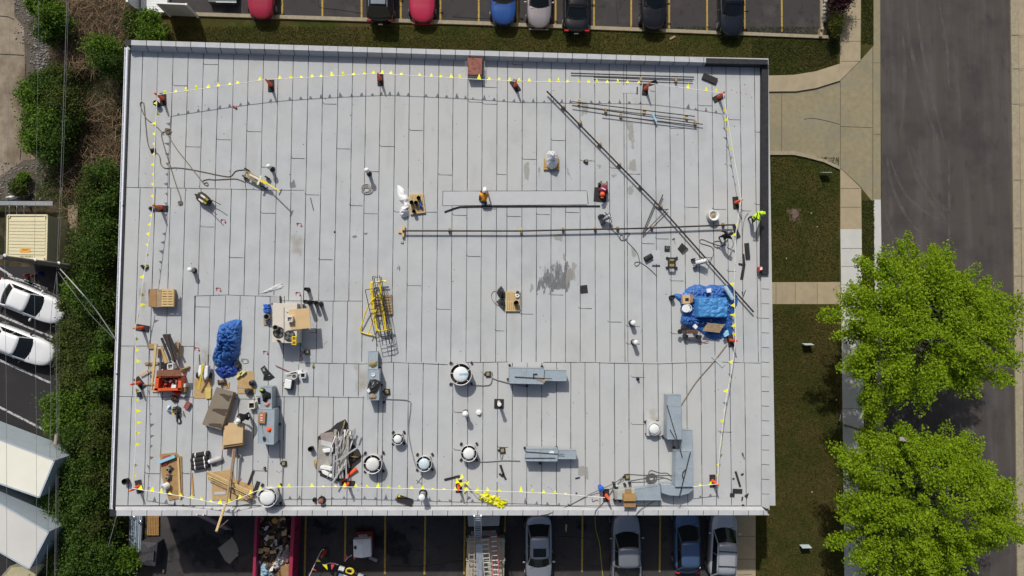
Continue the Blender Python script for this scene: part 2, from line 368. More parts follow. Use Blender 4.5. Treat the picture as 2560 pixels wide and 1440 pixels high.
for x in (1988, 2043, 1940): jl((x, 707), (x, 759), 0.014)
for y in (157, 336): jl((2184, y), (2201, y), 0.022)
for y in (88, 172, 260, 450, 570, 690): jl((2528+y*0.013, y), (2560, y), 0.118)
struct('concrete_joint', jm, m_joint)
# parking lots
area('parking_lot', [(420, -140), (2052, -140), (2052, 92), (1200, 58), (420, 34)], 0.004, m_lot)
area('parking_lot', [(380, 1180), (1838, 1180), (1830, 1620), (370, 1620)], 0.004, m_lot)
area('parking_lot', [(-300, 655), (165, 670), (150, 1100), (150, 1640), (-300, 1640)], 0.004, m_newlot)
lm = MB()
def line(a, b, wd, z=0.012):
    p = P(*a, z); q = P(*b, z); d = (q-p).normalized(); n_ = Vector((-d.y, d.x, 0))*wd*MG*0.5
    lm.add([p+n_, p-n_, q-n_, q+n_], [(0, 1, 2, 3)])
for x0, x1, y1 in ((705, 705.5, 37), (805, 806, 46), (903, 904, 51), (1001, 1002, 56), (1101, 1101, 55), (1196, 1197, 62), (1293, 1294, 62), (1389, 1389, 69), (1485, 1485, 72), (1578, 1578, 73), (1673, 1673, 78), (1767, 1768, 78), (1860, 1862, 73), (1953, 1955, 79)): line((x0, -140), (x1, y1), 4.4)
for x0, x1, y1 in ((767, 758, 1600), (866, 862, 1405), (964, 962, 1435), (1065, 1061, 1436), (1164, 1160, 1436), (1264, 1262, 1330), (1457, 1455, 1430), (1652, 1649, 1430), (1742, 1738, 1427)): line((x0, 1180), (x1, y1), 4.4)
struct('parking_marking', lm, m_yellow)
lm = MB()
for a, b in (((-80, 620), (30, 690)), ((60, 645+55), (152, 745)), ((-20, 780), (131, 843)), ((-20, 892), (126, 957)), ((-20, 1008), (113, 1076)), ((20, 690), (120, 722))): line(a, b, 5)
struct('parking_marking', lm, m_linew)
def stain(name, px, z, mat, n=40, rings=4):
    s = MB(); pts = resample([P(x, y, z) for x, y in px], n); c = sum(pts, Vector())/n; vs = []; att = []
    for k in range(rings+1):
        for p in pts: vs.append(c+(p-c)*(k/rings)); att.append(1-(k/rings)**1.5)
    fs = [(k*n+i, (k+1)*n+i, (k+1)*n+(i+1) % n, k*n+(i+1) % n) for k in range(rings) for i in range(n)]
    s.add(vs, fs); s.att = att
    return s, mat, name
for px in ([(780, 1290), (845, 1290), (860, 1330), (800, 1350), (770, 1320)], [(1440, 1290), (1480, 1295), (1470, 1330), (1430, 1325)], [(420, 1300), (620, 1300), (610, 1440), (500, 1460), (390, 1400)], [(900, 1300), (1050, 1300), (1040, 1440), (900, 1380)]):
    s_, mm, nm = stain('', px, 0.009, m_oil); struct('oil_stain', s_, mm)
area('alley', [(-300, -200), (34, -200), (36, 40), (60, 70), (62, 150), (66, 190), (55, 300), (70, 380), (96, 400), (60, 470), (-300, 480)], 0.004, m_alley)
area('gravel_bed', [(34, -60), (90, -40), (105, 80), (124, 120), (124, 176), (66, 190), (62, 150), (60, 70), (36, 40)], 0.002, m_gravel)
area('gravel_bed', [(0, 440), (60, 400), (110, 395), (128, 420), (100, 470), (60, 500), (0, 500)], 0.006, m_gravel)
# loose stones on the gravel: one uncountable spread
gs = MB()
for k in range(620):
    if k < 330: x, y = random.gauss(102, 13), random.uniform(55, 178)
    elif k < 460: x, y = random.uniform(36, 100), random.uniform(-10, 110)
    else: x, y = random.uniform(2, 115), random.uniform(405, 500)
    r = random.uniform(0.02, 0.075); p = P(x, y, r*0.4); gs.ball(p, (r*random.uniform(.7, 1.2), r*random.uniform(.7, 1.2), r*.7), 5, 4)
tag(gs.build('loose_stones', M('stone', (0.20, 0.19, 0.18), 0.9, scale=2, c2=(0.36, 0.35, 0.34))), 'loose grey stones scattered beside the alley concrete', 'stones', kind='stuff')
# crack lines in the alley
cm = MB()
for pts in ([(0, 40), (20, 42), (34, 48)], [(64, 160), (62, 200), (58, 240), (57, 300), (53, 360), (50, 400)], [(0, 135), (60, 138)]):
    cm.ptube(pts, 0.012, 0.03, 4)
struct('alley_crack', cm, m_joint)
cm = MB()
for pts in ([(796, 0), (800, 18), (845, 24), (905, 33)], [(1130, 42), (1196, 46), (1240, 46)], [(1540, 0), (1545, 60)], [(975, 1366), (1020, 1371), (1060, 1379)], [(970, 1414), (1050, 1416), (1160, 1400)], [(1400, 1341), (1470, 1345)], [(2010, 298), (2034, 296), (2070, 303), (2099, 311)], [(1880, 1436), (1845, 1438)]):
    cm.ptube(pts, 0.012, 0.018, 4)
struct('asphalt_crack', cm, m_black)

# ================================================================ BUILDING
def xl(y): return 318-(y-115)*40/1175
def xr(y): return 1906+(y-150)*17/1135
bld = thing('flat_roof_building', 'long low building with a pale grey membrane flat roof under repair', 'building', P(1100, 720, 0))
corner = [(317, 113), (1905, 160), (1922, 1275), (279, 1275)]
wl = MB(); wl.pp([(322, 108), (1915, 153), (1919, 1282), (288, 1284)], RZ-0.06, 0.0); wl.build('wall', m_wall, bld)
def topy(x): return 128+(x-320)*0.0231          # foot of the north parapet, on the roof
roof = MB()
roof.cur = 0; roof.sheet([(xl(112), 112), (1921, 146), (xr(1264)+16, 1264), (xl(1264), 1264)], RZ)
roof.cur = 1
ZS = RZ+0.004
def strip(a, b, wd, wob=0.5):
    p = P(*a, ZS); q = P(*b, ZS); L = (q-p).length; n = max(2, int(L/0.8)); d = (q-p)/L; nn = Vector((-d.y, d.x, 0))
    A = []; B = []
    s0 = random.uniform(0, 99)
    for k in range(n+1):
        c = p+d*(L*k/n)+nn*(noise.noise((s0, k*0.35, 0))*wob*MR); h = wd*1.1*MR*0.5*(1+0.55*noise.noise((s0+40, k*0.8, 0)))
        A.append(c+nn*h); B.append(c-nn*h)
    roof.add(A+B, [(k, k+1, n+1+k+1, n+1+k) for k in range(n)])
def U(x, y): return (x-xl(y))/(xr(y)-xl(y))
def X(u, y): return xl(y)+u*(xr(y)-xl(y))
top_x = [355, 393, 431, 469, 507, 545, 583, 620, 658, 695, 732, 770, 807, 845, 881, 915, 951, 988, 1024, 1061, 1097, 1133, 1170, 1206, 1243, 1269, 1306, 1342, 1378, 1414, 1450, 1487, 1523, 1559.5, 1566.5, 1602, 1638, 1674, 1709, 1744, 1780, 1815, 1850, 1886]
for x in top_x:
    u = U(x, 200); y0 = topy(X(u, 130))+1 if x < 1765 else 163
    y1 = 470 if x < 760 else (739 if x < 770 else (752 if x < 900 else 905))
    SW = 1.35
    if 1105 < x < 1470: strip((X(u, y0), y0), (X(u, 478), 478), SW); strip((X(u, 515), 515), (X(u, y1), y1), SW)
    else: strip((X(u, y0), y0), (X(u, y1), y1), SW)
mid_x = [346, 384, 423, 460, 499, 537, 575, 613, 650, 688, 725, 762]
for x in mid_x:
    u = U(x, 600); y1 = 865 if x < 485 else (738 if x < 700 else 752)
    strip((X(u, 471), 471), (X(u, y1), y1), 1.35)
for x in [487, 524, 562, 599, 637, 674, 710, 752]:
    u = U(x, 800); strip((X(u, 740), 740), (X(u, 905 if x > 740 else 990), 905 if x > 740 else 990), 1.3)
for x in [792, 832, 868]: u = U(x, 800); strip((X(u, 753), 753), (X(u, 908), 908), 1.3)
for x in [333, 371, 408, 447]: u = U(x, 930); strip((X(u, 867), 867), (X(u, 990), 990), 1.3)
for x in [746, 784, 822, 859, 896]: u = U(x, 950); strip((X(u, 909), 909), (X(u, 991), 991), 1.3)
bot_x = [322, 361, 400, 439, 477, 516, 554, 592, 631, 669, 706, 744, 755, 792, 830, 868, 905, 943, 955, 980, 1018, 1055, 1093, 1130, 1168, 1206, 1243, 1280, 1317, 1354, 1391, 1427, 1463, 1500, 1537, 1573, 1610, 1647, 1683, 1719, 1755, 1791, 1828, 1865]
for x in bot_x:
    u = U(x, 1200); y0 = 991 if x < 960 else 907
    if 540 < x < 600: y0 = 1000
    strip((X(u, y0), y0), (X(u, 1263), 1263), 1.4)
for a, b in (((xl(469), 468), (640, 474)), ((640, 475), (761, 476)), ((487, 740), (575, 737)), ((575, 738), (700, 741)), ((700, 752), (905, 753)), ((300, 865), (485, 866)), ((748, 907), (905, 910)), ((905, 910), (985, 905)), ((985, 906), (1120, 912)), ((1165, 906), (1270, 905)), ((1358, 906), (1500, 906)), ((1500, 907), (1650, 910)), ((1650, 910), (1800, 905)), ((1800, 905), (1904, 908)),
             ((297, 991), (485, 993)), ((485, 996), (640, 998)), ((640, 991), (912, 994)), ((1107, 478), (1467, 477)), ((1107, 514), (1467, 512)), ((1107, 478), (1107, 514)), ((1467, 478), (1470, 511)), ((487, 740), (486, 868)), ((279, 1264), (700, 1264)), ((700, 1264), (1300, 1265)), ((1300, 1265), (1903, 1266)), ((1904, 688), (1903, 1263))): strip(a, b, 1.3, 0.8)
for x in (1144, 1180, 1220, 1257): strip((x, 479), (x, 513), 0.5)
butts = [(508,545,161),(432,469,214),(541,577,349),(617,653,329),(807,841,260),(1023,1058,326),(1170,1205,255),(1206,1242,218),(1206,1242,260),(1280,1306,162),(1625,1638,228),(1745,1780,264),(1820,1850,299),(1674,1709,321),(1378,1413,351),(1886,1902,330),(464,501,367),(500,535,567),(573,609,644),(841,875,372),(949,985,366),(728,762,396),(652,688,418),(762,798,487),(915,947,429),(1095,1130,437),(1241,1266,436),(873,907,514),(909,945,534),(652,688,533),(985,1092,530),(1131,1166,538),(1205,1240,522),(1167,1201,641),(796,832,649),(1017,1053,714),(1266,1302,541),(1305,1340,398),(1450,1486,402),(1524,1550,420),(1568,1601,435),(1340,1375,536),(1413,1448,531),(1638,1672,523),(1710,1745,518),(1780,1815,523),(1852,1878,527),(1886,1903,511),(1603,1636,609),(1638,1672,597),(1674,1709,702),(1817,1843,678),(1746,1779,643),(487,523,767),(1090,1126,773),(1237,1261,827),(1299,1333,785),(1446,1480,771),(1519,1554,805),(1565,1600,816),(1676,1699,834),(1373,1408,737),(1578,1613,943),(1577,1611,1061),(1795,1829,1080),(363,399,1184),(456,478,1184),(633,669,1177),(1134,1164,1031),(1134,1152,1125),(1243,1270,1118),(1565,1600,860),(1890,1903,795)]
for x0, x1, y in butts:
    strip((x0+3, y), (x1, y+0.6), 1.3, 0.3); strip((x0, y-4), (x0+3, y), 1.1, 0)
# spray marks (arrows and zigzags) in red
roof.cur = 2
def spray(pts, wd=1.6):
    for a, b in zip(pts, pts[1:]): strip(a, b, wd, 0.6)
for c in ((558, 553), (748, 562), (546, 724), (745, 735), (492, 873), (664, 882)):
    x, y = c; spray([(x-5, y+4), (x-4, y-4), (x+5, y-3), (x+6, y+5)]); spray([(x-7, y-1), (x-4, y-5), (x-1, y-1)]); spray([(x+3, y+2), (x+6, y+6), (x+8, y+2)])
spray([(750, 876), (757, 884), (751, 889), (757, 896), (752, 900), (755, 906)]); spray([(690, 1177), (700, 1183)], 1)
for i in range(14):
    x = 1620+random.random()*260; spray([(x, 215+random.uniform(-3, 30)), (x+1.3, 216+random.uniform(-3, 30)*0)], 1.2) if False else None
for x, y in ((1746, 226), (1828, 225), (1841, 230), (1851, 232), (1864, 235), (1878, 243)): spray([(x, y), (x+2, y+0.6)], 2)
# small dark scuffs
roof.cur = 1
for k in range(230):
    x, y = random.uniform(330, 1880), random.uniform(190, 1250)
    a = random.uniform(0, 6.3); l_ = random.uniform(1, 3.6)
    strip((x, y), (x+l_*math.cos(a), y+l_*math.sin(a)), random.uniform(0.5, 1.6), 0)
roof.build('roof', [m_roof, m_seam, m_redp], bld)
# stains belong to the roof surface
for mat, polys in ((m_stain1, [[(1330, 738), (1334, 690), (1350, 665), (1385, 650), (1402, 630), (1416, 635), (1440, 665), (1448, 700), (1440, 740)], [(1335, 735), (1338, 690), (1350, 675), (1362, 690), (1378, 690), (1376, 738)], [(1372, 738), (1374, 685), (1392, 660), (1402, 680), (1405, 735)], [(1400, 740), (1402, 690), (1408, 655), (1420, 660), (1440, 690), (1435, 735)], [(1405, 640), (1415, 640), (1430, 670), (1420, 690), (1408, 670)], [(985, 680), (996, 652), (1006, 668), (1000, 682)], [(875, 590), (890, 583), (898, 592), (882, 600)], [(908, 580), (920, 580), (918, 590), (908, 588)], [(722, 455), (735, 445), (745, 470), (724, 476)]]),
                   (m_stain2, [[(1306, 402), (1318, 398), (1336, 425), (1320, 455), (1308, 450)], [(1340, 410), (1352, 405), (1356, 430), (1346, 450)], [(1412, 400), (1428, 430), (1432, 455), (1416, 440)], [(1568, 390), (1590, 395), (1594, 430), (1570, 430)], [(1568, 470), (1585, 440), (1594, 480), (1584, 505), (1570, 490)], [(1525, 435), (1548, 432), (1530, 455)], [(1490, 410), (1505, 410), (1500, 425)], [(1375, 580), (1410, 582), (1408, 610), (1380, 600)], [(1400, 620), (1445, 660), (1445, 720), (1415, 730)], [(1450, 240), (1480, 250), (1470, 300), (1445, 290)], [(1560, 290), (1590, 300), (1585, 380), (1568, 380)], [(1575, 600), (1600, 640), (1580, 660)], [(1440, 1160), (1480, 1165), (1470, 1200), (1440, 1190)], [(1320, 700), (1330, 690), (1340, 720), (1325, 735)]]),
                   (m_stain3, [[(484, 850), (530, 850), (530, 990), (484, 1000)], [(345, 720), (365, 700), (380, 760), (350, 800)], [(880, 900), (930, 905), (918, 1000), (880, 990)], [(1620, 1020), (1655, 1020), (1655, 1090), (1625, 1090)], [(720, 580), (760, 570), (760, 650), (725, 650)]])):
    for k, px in enumerate(polys):
        s_, mm, nm = stain('', px, RZ+0.008+k*0.0005, mat, 36); s_.build('roof_stain', mm, bld)
# ---- parapets
ZN = RZ+0.55
def np_top(x): return 99.5+(x-312)*0.0303      # outer top edge of the north parapet in the photo
xs = [x for x in np.linspace(330, 1765, 40)]
cap = MB(); face = MB(); jn = MB()
def band(mb, f_out, z_out, f_in, z_in, x0, x1, n=40):
    A = []; B = []
    for x in np.linspace(x0, x1, n+1): A.append(P(x, f_out(x), z_out)); B.append(P(x, f_in(x), z_in))
    mb.add(A+B, [(n+1+k, n+1+k+1, k+1, k) for k in range(n)])
inner = lambda x: np_top(x)+12.5
foot = lambda x: np_top(x)+28.5-(x-330)*0.004
band(cap, np_top, ZN, inner, ZN, 328, 1765)
A = [P(x, np_top(x), ZN) for x in (328, 1765)]; cap.add(A+[Vector((a.x, a.y, RZ-0.3)) for a in A], [(0, 1, 3, 2)])
cap.cur = 1
for k in range(39):
    x = 366+k*36.9; x -= k*k*0.006
    a = P(x, np_top(x), ZN+.003); b = P(x, inner(x), ZN+.003); d = Vector((0.018, 0, 0)); cap.add([a-d, b-d, b+d, a+d], [(0, 1, 2, 3)])
cap.build('coping', [m_cap, m_seam], bld)
band(face, inner, ZN, foot, RZ+0.01, 328, 1765)
face.cur = 1
for k in range(39):
    x = 366+k*36.9; x -= k*k*0.006
    a = P(x, inner(x)+0.3, ZN+.0); b = P(x+6*(1-k/20), foot(x)-0.5, RZ+0.02); d = Vector((0.018, 0, 0)); n_ = Vector((0, -0.012, 0.012)); face.add([a-d+n_, b-d+n_, b+d+n_, a+d+n_], [(0, 1, 2, 3)])
    for j in range(3):
        xx = x+random.uniform(0, 36); face.cur = 1
face.build('parapet_face', [m_roof, m_seam], bld)
MB().prism([P(x, y, ZN) for x, y in [(1766, 145), (1920, 149), (1920, 161), (1766, 158)]], RZ-0.2, ZN).build('black_flashing', m_black, bld)
MB().prism([P(x, y, ZN) for x, y in [(313, 99), (327, 99.5), (328, 113), (318, 114), (312, 110)]], RZ-0.2, ZN+0.004).build('black_flashing', m_black, bld)
MB().prism([P(x, y, RZ+0.3) for x, y in [(1905, 161), (1921, 161), (1922, 686), (1904, 686)]], RZ-0.25, RZ+0.3).build('black_flashing', m_black, bld)
MB().prism([P(x, y, RZ+0.06) for x, y in [(321, 124), (326, 124), (287, 1270), (281, 1270)]], RZ-0.1, RZ+0.06).build('black_flashing', m_black, bld)
MB().prism([P(x, y, RZ+0.32) for x, y in [(274, 1276), (290, 1276), (290, 1291), (274, 1291)]], RZ-0.3, RZ+0.32).build('black_flashing', m_black, bld)
# south parapet: sunlit slope and coping, and the east coping squares
ZP = RZ+0.30
sc = MB(); sc.cur = 0
A = [P(x, 1266, RZ+0.006) for x in np.linspace(289, 1904, 45)]; B = [P(x, 1275.5, ZP) for x in np.linspace(289, 1912, 45)]; C = [P(x, 1289.5-(x-289)*0.001, ZP) for x in np.linspace(289, 1924, 45)]
E = [Vector((c.x, c.y, RZ-0.5)) for c in C]; n = 45
sc.add(A+B+C+E, [(j*n+n+k, j*n+n+k+1, j*n+k+1, j*n+k) for j in range(3) for k in range(n-1)])
sc.cur = 1
for k in range(43):
    x = 329+k*37.6; d = Vector((0.016, 0, 0)); up = Vector((0, 0, 0.006))
    a, b, c = P(x+4, 1267, RZ+0.02)+up, P(x+1, 1276, ZP)+up, P(x, 1289, ZP)+up
    sc.add([a-d, b-d, b+d, a+d, c-d, c+d], [(3, 2, 1, 0), (2, 5, 4, 1)])
sc.build('coping', [m_cap, m_seam], bld)
ec = MB(); ec.cur = 0
ec.prism([P(x, y, RZ+0.12) for x, y in [(1903, 687), (1922, 687), (1924, 1275), (1905, 1266)]], RZ-0.4, RZ+0.12); ec.cur = 1
for k in range(16):
    y = 722+k*36.6
    a = P(1904, y, RZ+0.126); b = P(1923, y+1, RZ+0.126); d = Vector((0, 0.016, 0)); ec.add([a-d, b-d, b+d, a+d], [(0, 1, 2, 3)])
ec.build('coping', [m_roof, m_seam], bld)
# west gutter
gt = MB(); gt.cur = 0
def gx(y, off): return 311.5+off-(y-116)*37/1157
zt = RZ+0.02
gt.prism([P(gx(118, 3.6), 118, zt), P(gx(118, 7.6), 118, zt), P(gx(1273, 7.6), 1273, zt), P(gx(1273, 3.6), 1273, zt)], zt-0.12, zt)
gt.prism([P(gx(118, 0), 118, zt), P(gx(118, 1.2), 118, zt), P(gx(1273, 1.2), 1273, zt), P(gx(1273, 0), 1273, zt)], zt-0.12, zt+0.002)
for k in range(49):
    y = 122+k*23.7; gt.prism([P(gx(y, 0), y, zt), P(gx(y, 7), y, zt), P(gx(y+1, 7), y+1, zt), P(gx(y+1, 0), y+1, zt)], zt-0.01, zt+0.004)
gt.cur = 1
gt.prism([P(gx(118, 1), 118, zt), P(gx(118, 3.7), 118, zt), P(gx(1273, 3.7), 1273, zt), P(gx(1273, 1), 1273, zt)], zt-0.13, zt-0.08)
gt.build('gutter', [m_gut, m_gutin], bld)
for px_ in ((308, 514), (293, 935)):
    MB().cyl(P(*px_, RZ), P(*px_, RZ+0.1), 0.06, n=10).build('roof_drain', m_black, bld)
# ================================================================ OBJECT MATERIALS
m_orange = M('cone_orange', (0.95, 0.12, 0.03), 0.5, var=0.08)
m_rubber = M('black_rubber', (0.028, 0.025, 0.026), 0.85, var=0.25, scale=6)
m_flag = M('flag_yellow', (0.90, 0.86, 0.01), 0.5, var=0.08)
m_flagr = M('flag_red', (0.65, 0.08, 0.10), 0.5, var=0.08)
m_rope = M('rope_white', (0.78, 0.76, 0.70), 0.7)
m_tan = M('rope_tan', (0.20, 0.17, 0.12), 0.9, var=0.3, scale=20)
m_cable = M('cable_gray', (0.10, 0.10, 0.10), 0.7)
m_pipe = M('iron_pipe', (0.045, 0.038, 0.035), 0.6, 0.3, var=0.35, scale=5)
m_wood = M('pine', (0.56, 0.39, 0.17), 0.8, scale=4, c2=(0.66, 0.48, 0.24), bump=0.1)
m_wood2 = M('old_wood', (0.30, 0.21, 0.12), 0.85, scale=5, c2=(0.42, 0.30, 0.17), bump=0.2)
m_osb = node_layers(M('osb', (0.44, 0.29, 0.13), 0.85, scale=9, c2=(0.54, 0.37, 0.18), bump=0.2), [((0.30, 0.19, 0.08), 2, 0.5, 0.7, 0.5, None)])
m_card = M('cardboard', (0.60, 0.42, 0.22), 0.85, scale=2, var=0.06)
m_card2 = M('cardboard_dark', (0.34, 0.20, 0.09), 0.85, scale=3, var=0.1)
m_galv = node_layers(M('galvanised', (0.36, 0.42, 0.46), 0.45, 0.25, scale=10, c2=(0.43, 0.49, 0.53)), [((0.30, 0.35, 0.38), 1.0, 0.5, 0.7, 0.6, None)])
m_beige = M('unit_beige', (0.62, 0.57, 0.48), 0.6, scale=2, var=0.04)
m_gray = M('unit_gray', (0.30, 0.29, 0.26), 0.6)
m_fanw = M('fan_white', (0.76, 0.77, 0.75), 0.5, scale=3, var=0.06)
m_fanrim = M('fan_rim', (0.72, 0.71, 0.69), 0.45)
m_fanin = M('fan_inside', (0.030, 0.027, 0.026), 0.8)
m_curbm = M('fan_curb', (0.38, 0.38, 0.38), 0.8)
m_bag = M('bag_black', (0.020, 0.020, 0.022), 0.28, var=0.2, bump=0.8, bscale=9, spec=0.6)
m_tarp = node_layers(M('tarp_blue', (0.030, 0.11, 0.36), 0.42, scale=3, c2=(0.045, 0.17, 0.47), bump=0.7, bscale=12), [((0.02, 0.06, 0.26), 2.5, 0.5, 0.7, 0.7, None)])
m_tarpl = M('tarp_light', (0.05, 0.22, 0.50), 0.45, scale=5, c2=(0.08, 0.28, 0.58), bump=0.25, bscale=10)
m_foil = M('foil', (0.72, 0.73, 0.75), 0.3, 0.25, bump=1.0, bscale=14)
m_wht = M('plastic_white', (0.80, 0.80, 0.78), 0.5, var=0.04)
m_cream = M('pail_cream', (0.70, 0.67, 0.56), 0.5, var=0.05)
m_ltblue = M('foam_blue', (0.28, 0.55, 0.70), 0.7, var=0.1)
m_red = M('paint_red', (0.50, 0.05, 0.03), 0.5, var=0.15)
m_gang = M('box_orange', (0.72, 0.10, 0.025), 0.5, var=0.12)
m_yel = M('paint_yellow', (0.80, 0.60, 0.03), 0.45, var=0.06)
m_rust = node_layers(M('rusty_hatch', (0.27, 0.10, 0.07), 0.75, scale=3, var=0.2), [((0.14, 0.05, 0.035), 3.5, 0.54, 0.6, 0.9, None)])
m_steel = M('scrap_steel', (0.42, 0.41, 0.40), 0.45, 0.4, scale=3, c2=(0.62, 0.61, 0.60))
m_cloth = M('white_cloth', (0.80, 0.79, 0.78), 0.85, var=0.05, bump=0.6, bscale=8)
m_brown = M('wet_board', (0.23, 0.19, 0.14), 0.6, scale=2, var=0.06)
m_bluec = M('cooler_blue', (0.02, 0.12, 0.55), 0.45, var=0.1)
m_brass = M('brass_tan', (0.30, 0.24, 0.10), 0.6, var=0.3, scale=10)
def solo(mb, name, mat, label, cat, group=None, **k): return tag(mb.build(name, mat, **k), label, cat, group)

# ---------------------------------------------------------------- warning cones
def make_cone():
    o = thing('warning_cone', 'x', 'traffic cone', (0, 0, 0), 'warning cones round the roof edge')
    b = MB(); b.box((0, 0, 0.03), (0.37, 0.76, 0.06)); b.build('base', m_rubber, o, local=True, bevel=0.015)
    c = MB(); c.lathe((0, 0, 0.06), [(0.115, 0), (0.108, 0.10), (0.09, 0.35), (0.065, 0.75), (0.05, 1.0), (0.045, 1.05), (0, 1.06)], 18)
    c.build('cone_body', m_orange, o, local=True, smooth=True)
    return o
cones = [(408, 248, -4, 'at the northwest corner of the flag line beside a black pail'), (678, 214, -2, 'on the north flag line left of the midpoint, upright black base'),
 (951, 199, -3, 'with upright base in the middle of the north flag line'), (1288, 215, -32, 'with a black base turned askew, right of the rusty hatch'),
 (1613, 223, 6, 'standing by scraps of black membrane at the long pipes'), (1796, 244, 62, 'at the northeast corner of the flag line with slanted base'),
 (1839, 507, -4, 'on the east side above the worker in yellow'), (404, 521, 92, 'with base lying crosswise below the trailing tan rope'),
 (357, 820, 100, 'on the west side between the crate stack and the lumber'), (350, 957, -38, 'beside the red tool chest, on a small base'),
 (348, 1216, -12, 'at the southwest corner of the flag line'), (871, 1209, 94, 'below the scrap metal heap with base lying crosswise'),
 (1147, 1215, 0, 'smothered in bunched yellow flags on the south line'), (1515, 1238, 0, 'under the blue balloon-like cap near the south duct'),
 (1781, 1202, 0, 'at the southeast corner of the flag line'), (1826, 851, -8, 'at the corner of the blue tarp, base half covered')]
pc = make_cone()
for i, (x, y, a, t) in enumerate(cones):
    o = pc if i == 0 else copy_tree(pc)
    o.location = P(x, y, RZ+0.005); o.rotation_euler = (0, 0, R_(-a)); o['label'] = 'orange warning cone ' + t if i != 13 else 'orange warning cone beside the round blue lid near the south duct'
o = MB(); a, b = P(855, 1203, RZ+0.08), P(891, 1172, RZ+0.12); o.cyl(a, b, 0.05, 0.115, 16)
solo(o, 'cone_tube', m_orange, 'orange cone tube without a base, lying across the scrap heap corner', 'traffic cone', smooth=False)
solo(MB().pp([(1831, 561), (1837, 559), (1852, 591), (1839, 598)], RZ+0.07, RZ), 'rubber_slab', m_rubber, 'black rubber cone base without its cone, slanted under the east flag line', 'rubber slab')
solo(MB().pp([(341, 981), (349, 980), (352, 990), (343, 993)], RZ+0.2, RZ), 'rubber_block', m_rubber, 'small black rubber block below the cone at the tool chest', 'block')

# ---------------------------------------------------------------- pennant lines
ZF = RZ+1.05
def pennants(label, path, skip, tipf, n_, sag=0.0):
    o = thing('pennant_line', label, 'flag line', P(*path[0], ZF), 'yellow flag lines round the roof')
    pts = [P(x, y, ZF) for x, y in path]
    full = []
    for a, b in zip(pts, pts[1:]):
        m = max(2, int((b-a).length/0.5))
        for k in range(m):
            t = k/m; q = a.lerp(b, t); q.z -= sag*4*t*(1-t)*min(1, (b-a).length/8); full.append(q)
    full.append(pts[-1])
    MB().tube(full, 0.021, 5).build('rope', m_rope, o)
    L = [0]
    for a, b in zip(full, full[1:]): L.append(L[-1]+(b-a).length)
    tot = L[-1]; s = 0.45; k = 0
    while s < tot-0.2:
        i = max(j for j in range(len(L)) if L[j] <= s); i = min(i, len(full)-2)
        t = (s-L[i])/(L[i+1]-L[i]); q = full[i].lerp(full[i+1], t); d = (full[i+1]-full[i]).normalized()
        rel = s/tot
        if not any(a <= rel <= b for a, b in skip) and random.random() > .07:
            tip = tipf(rel)*random.uniform(.9, 1.3); hw = random.uniform(0.105, 0.14)
            mid = tip*0.5+Vector((0, 0, 0.03*random.uniform(-1, 1)))
            f = MB(); a = q-d*hw; b = q+d*hw; c = q+tip; e1 = q-d*hw*0.5+mid; e2 = q+d*hw*0.5+mid
            t_ = Vector((0, 0, 0.003))
            f.add([a, b, e1, e2, c, a-t_, b-t_, e1-t_, e2-t_, c-t_], [(0, 1, 3, 2), (2, 3, 4), (6, 5, 7, 8), (8, 7, 9)])
            f.build('pennant', m_flag, o)
        s += random.choice([0.52, 0.60, 0.62, 0.66]); k += 1
    return o
def up(r): 
    if random.random() < 0.12: return Vector((random.uniform(-.1, .1), 0.06, -0.1))
    return Vector((random.uniform(-0.05, 0.06), random.uniform(0.16, 0.29), random.uniform(-0.05, 0.05)))
def west(r):
    if random.random() < 0.4: return Vector((random.uniform(-.10, 0.10), random.uniform(-.06, .1), -0.24))
    return Vector((-1 if r < 0.5 else 1, 0, 0))*random.uniform(0.14, 0.30)+Vector((0, random.uniform(-.05, .05), -0.06))
def east(r):
    return Vector((random.choice([-1, 1])*random.uniform(0.03, 0.2), random.uniform(-.1, .05), -0.2))
pennants('yellow pennant line along the north edge of the roof', [(393, 237), (666, 199), (946, 184), (1288, 203), (1450, 206), (1622, 208), (1808, 233)], [(0.86, 0.93)], up, 0, 0.05)
pennants('yellow pennant line down the west edge beside the gutter', [(393, 238), (387, 360), (383, 514), (372, 600), (360, 690), (350, 760), (338, 820), (340, 900), (338, 962), (340, 1060), (338, 1140), (331, 1220)], [], west, 0)
pennants('yellow pennant line down the east edge past the tarp', [(1808, 234), (1830, 360), (1853, 497), (1840, 580), (1835, 720), (1840, 844), (1828, 930), (1815, 1000), (1800, 1120), (1794, 1209)], [], east, 0)
pennants('yellow pennant line along the south edge from corner to blue lid', [(331, 1221), (450, 1240), (560, 1262), (590, 1250), (640, 1228), (690, 1218), (860, 1217), (1130, 1225), (1300, 1230), (1400, 1235), (1512, 1244)], [(0.795, 0.81), (0.93, 0.985)], up, 0)
pennants('short piece of yellow pennant line ending at the south duct elbow', [(1794, 1210), (1733, 1217)], [], up, 0)
# heaped flags
fh = MB()
for k in range(70):
    t = random.random(); x = 1206+t*55+random.uniform(-4, 4); y = 1240+t*22+random.uniform(-6, 6)
    p = P(x, y, RZ+0.05+random.random()*0.22); a = random.uniform(0, 6.3)
    q = Quaternion((random.uniform(-.7, .7), random.uniform(-.7, .7), 1), a)
    fh.add([p+q @ Vector(v) for v in ((-.12, 0, 0), (.12, 0, 0), (0, .28, .02))], [(0, 1, 2)])
t_ = MB(); 
solo(fh, 'flag_heap', m_flag, 'heap of spare yellow pennants spilled on the roof near the south parapet', 'flags')
sp = MB().ptube([(1147, 1200), (1160, 1196), (1175, 1215), (1190, 1233), (1215, 1245), (1262, 1266)], [RZ+.9, RZ+.8, RZ+.7, RZ+.5, RZ+.3, RZ+.05], 0.02, 5)
lo = thing('loose_pennant_line', 'loose end of pennant line trailing from the smothered cone to the flag heap', 'flag line', P(1147, 1200, RZ))
sp.build('rope', m_rope, lo)
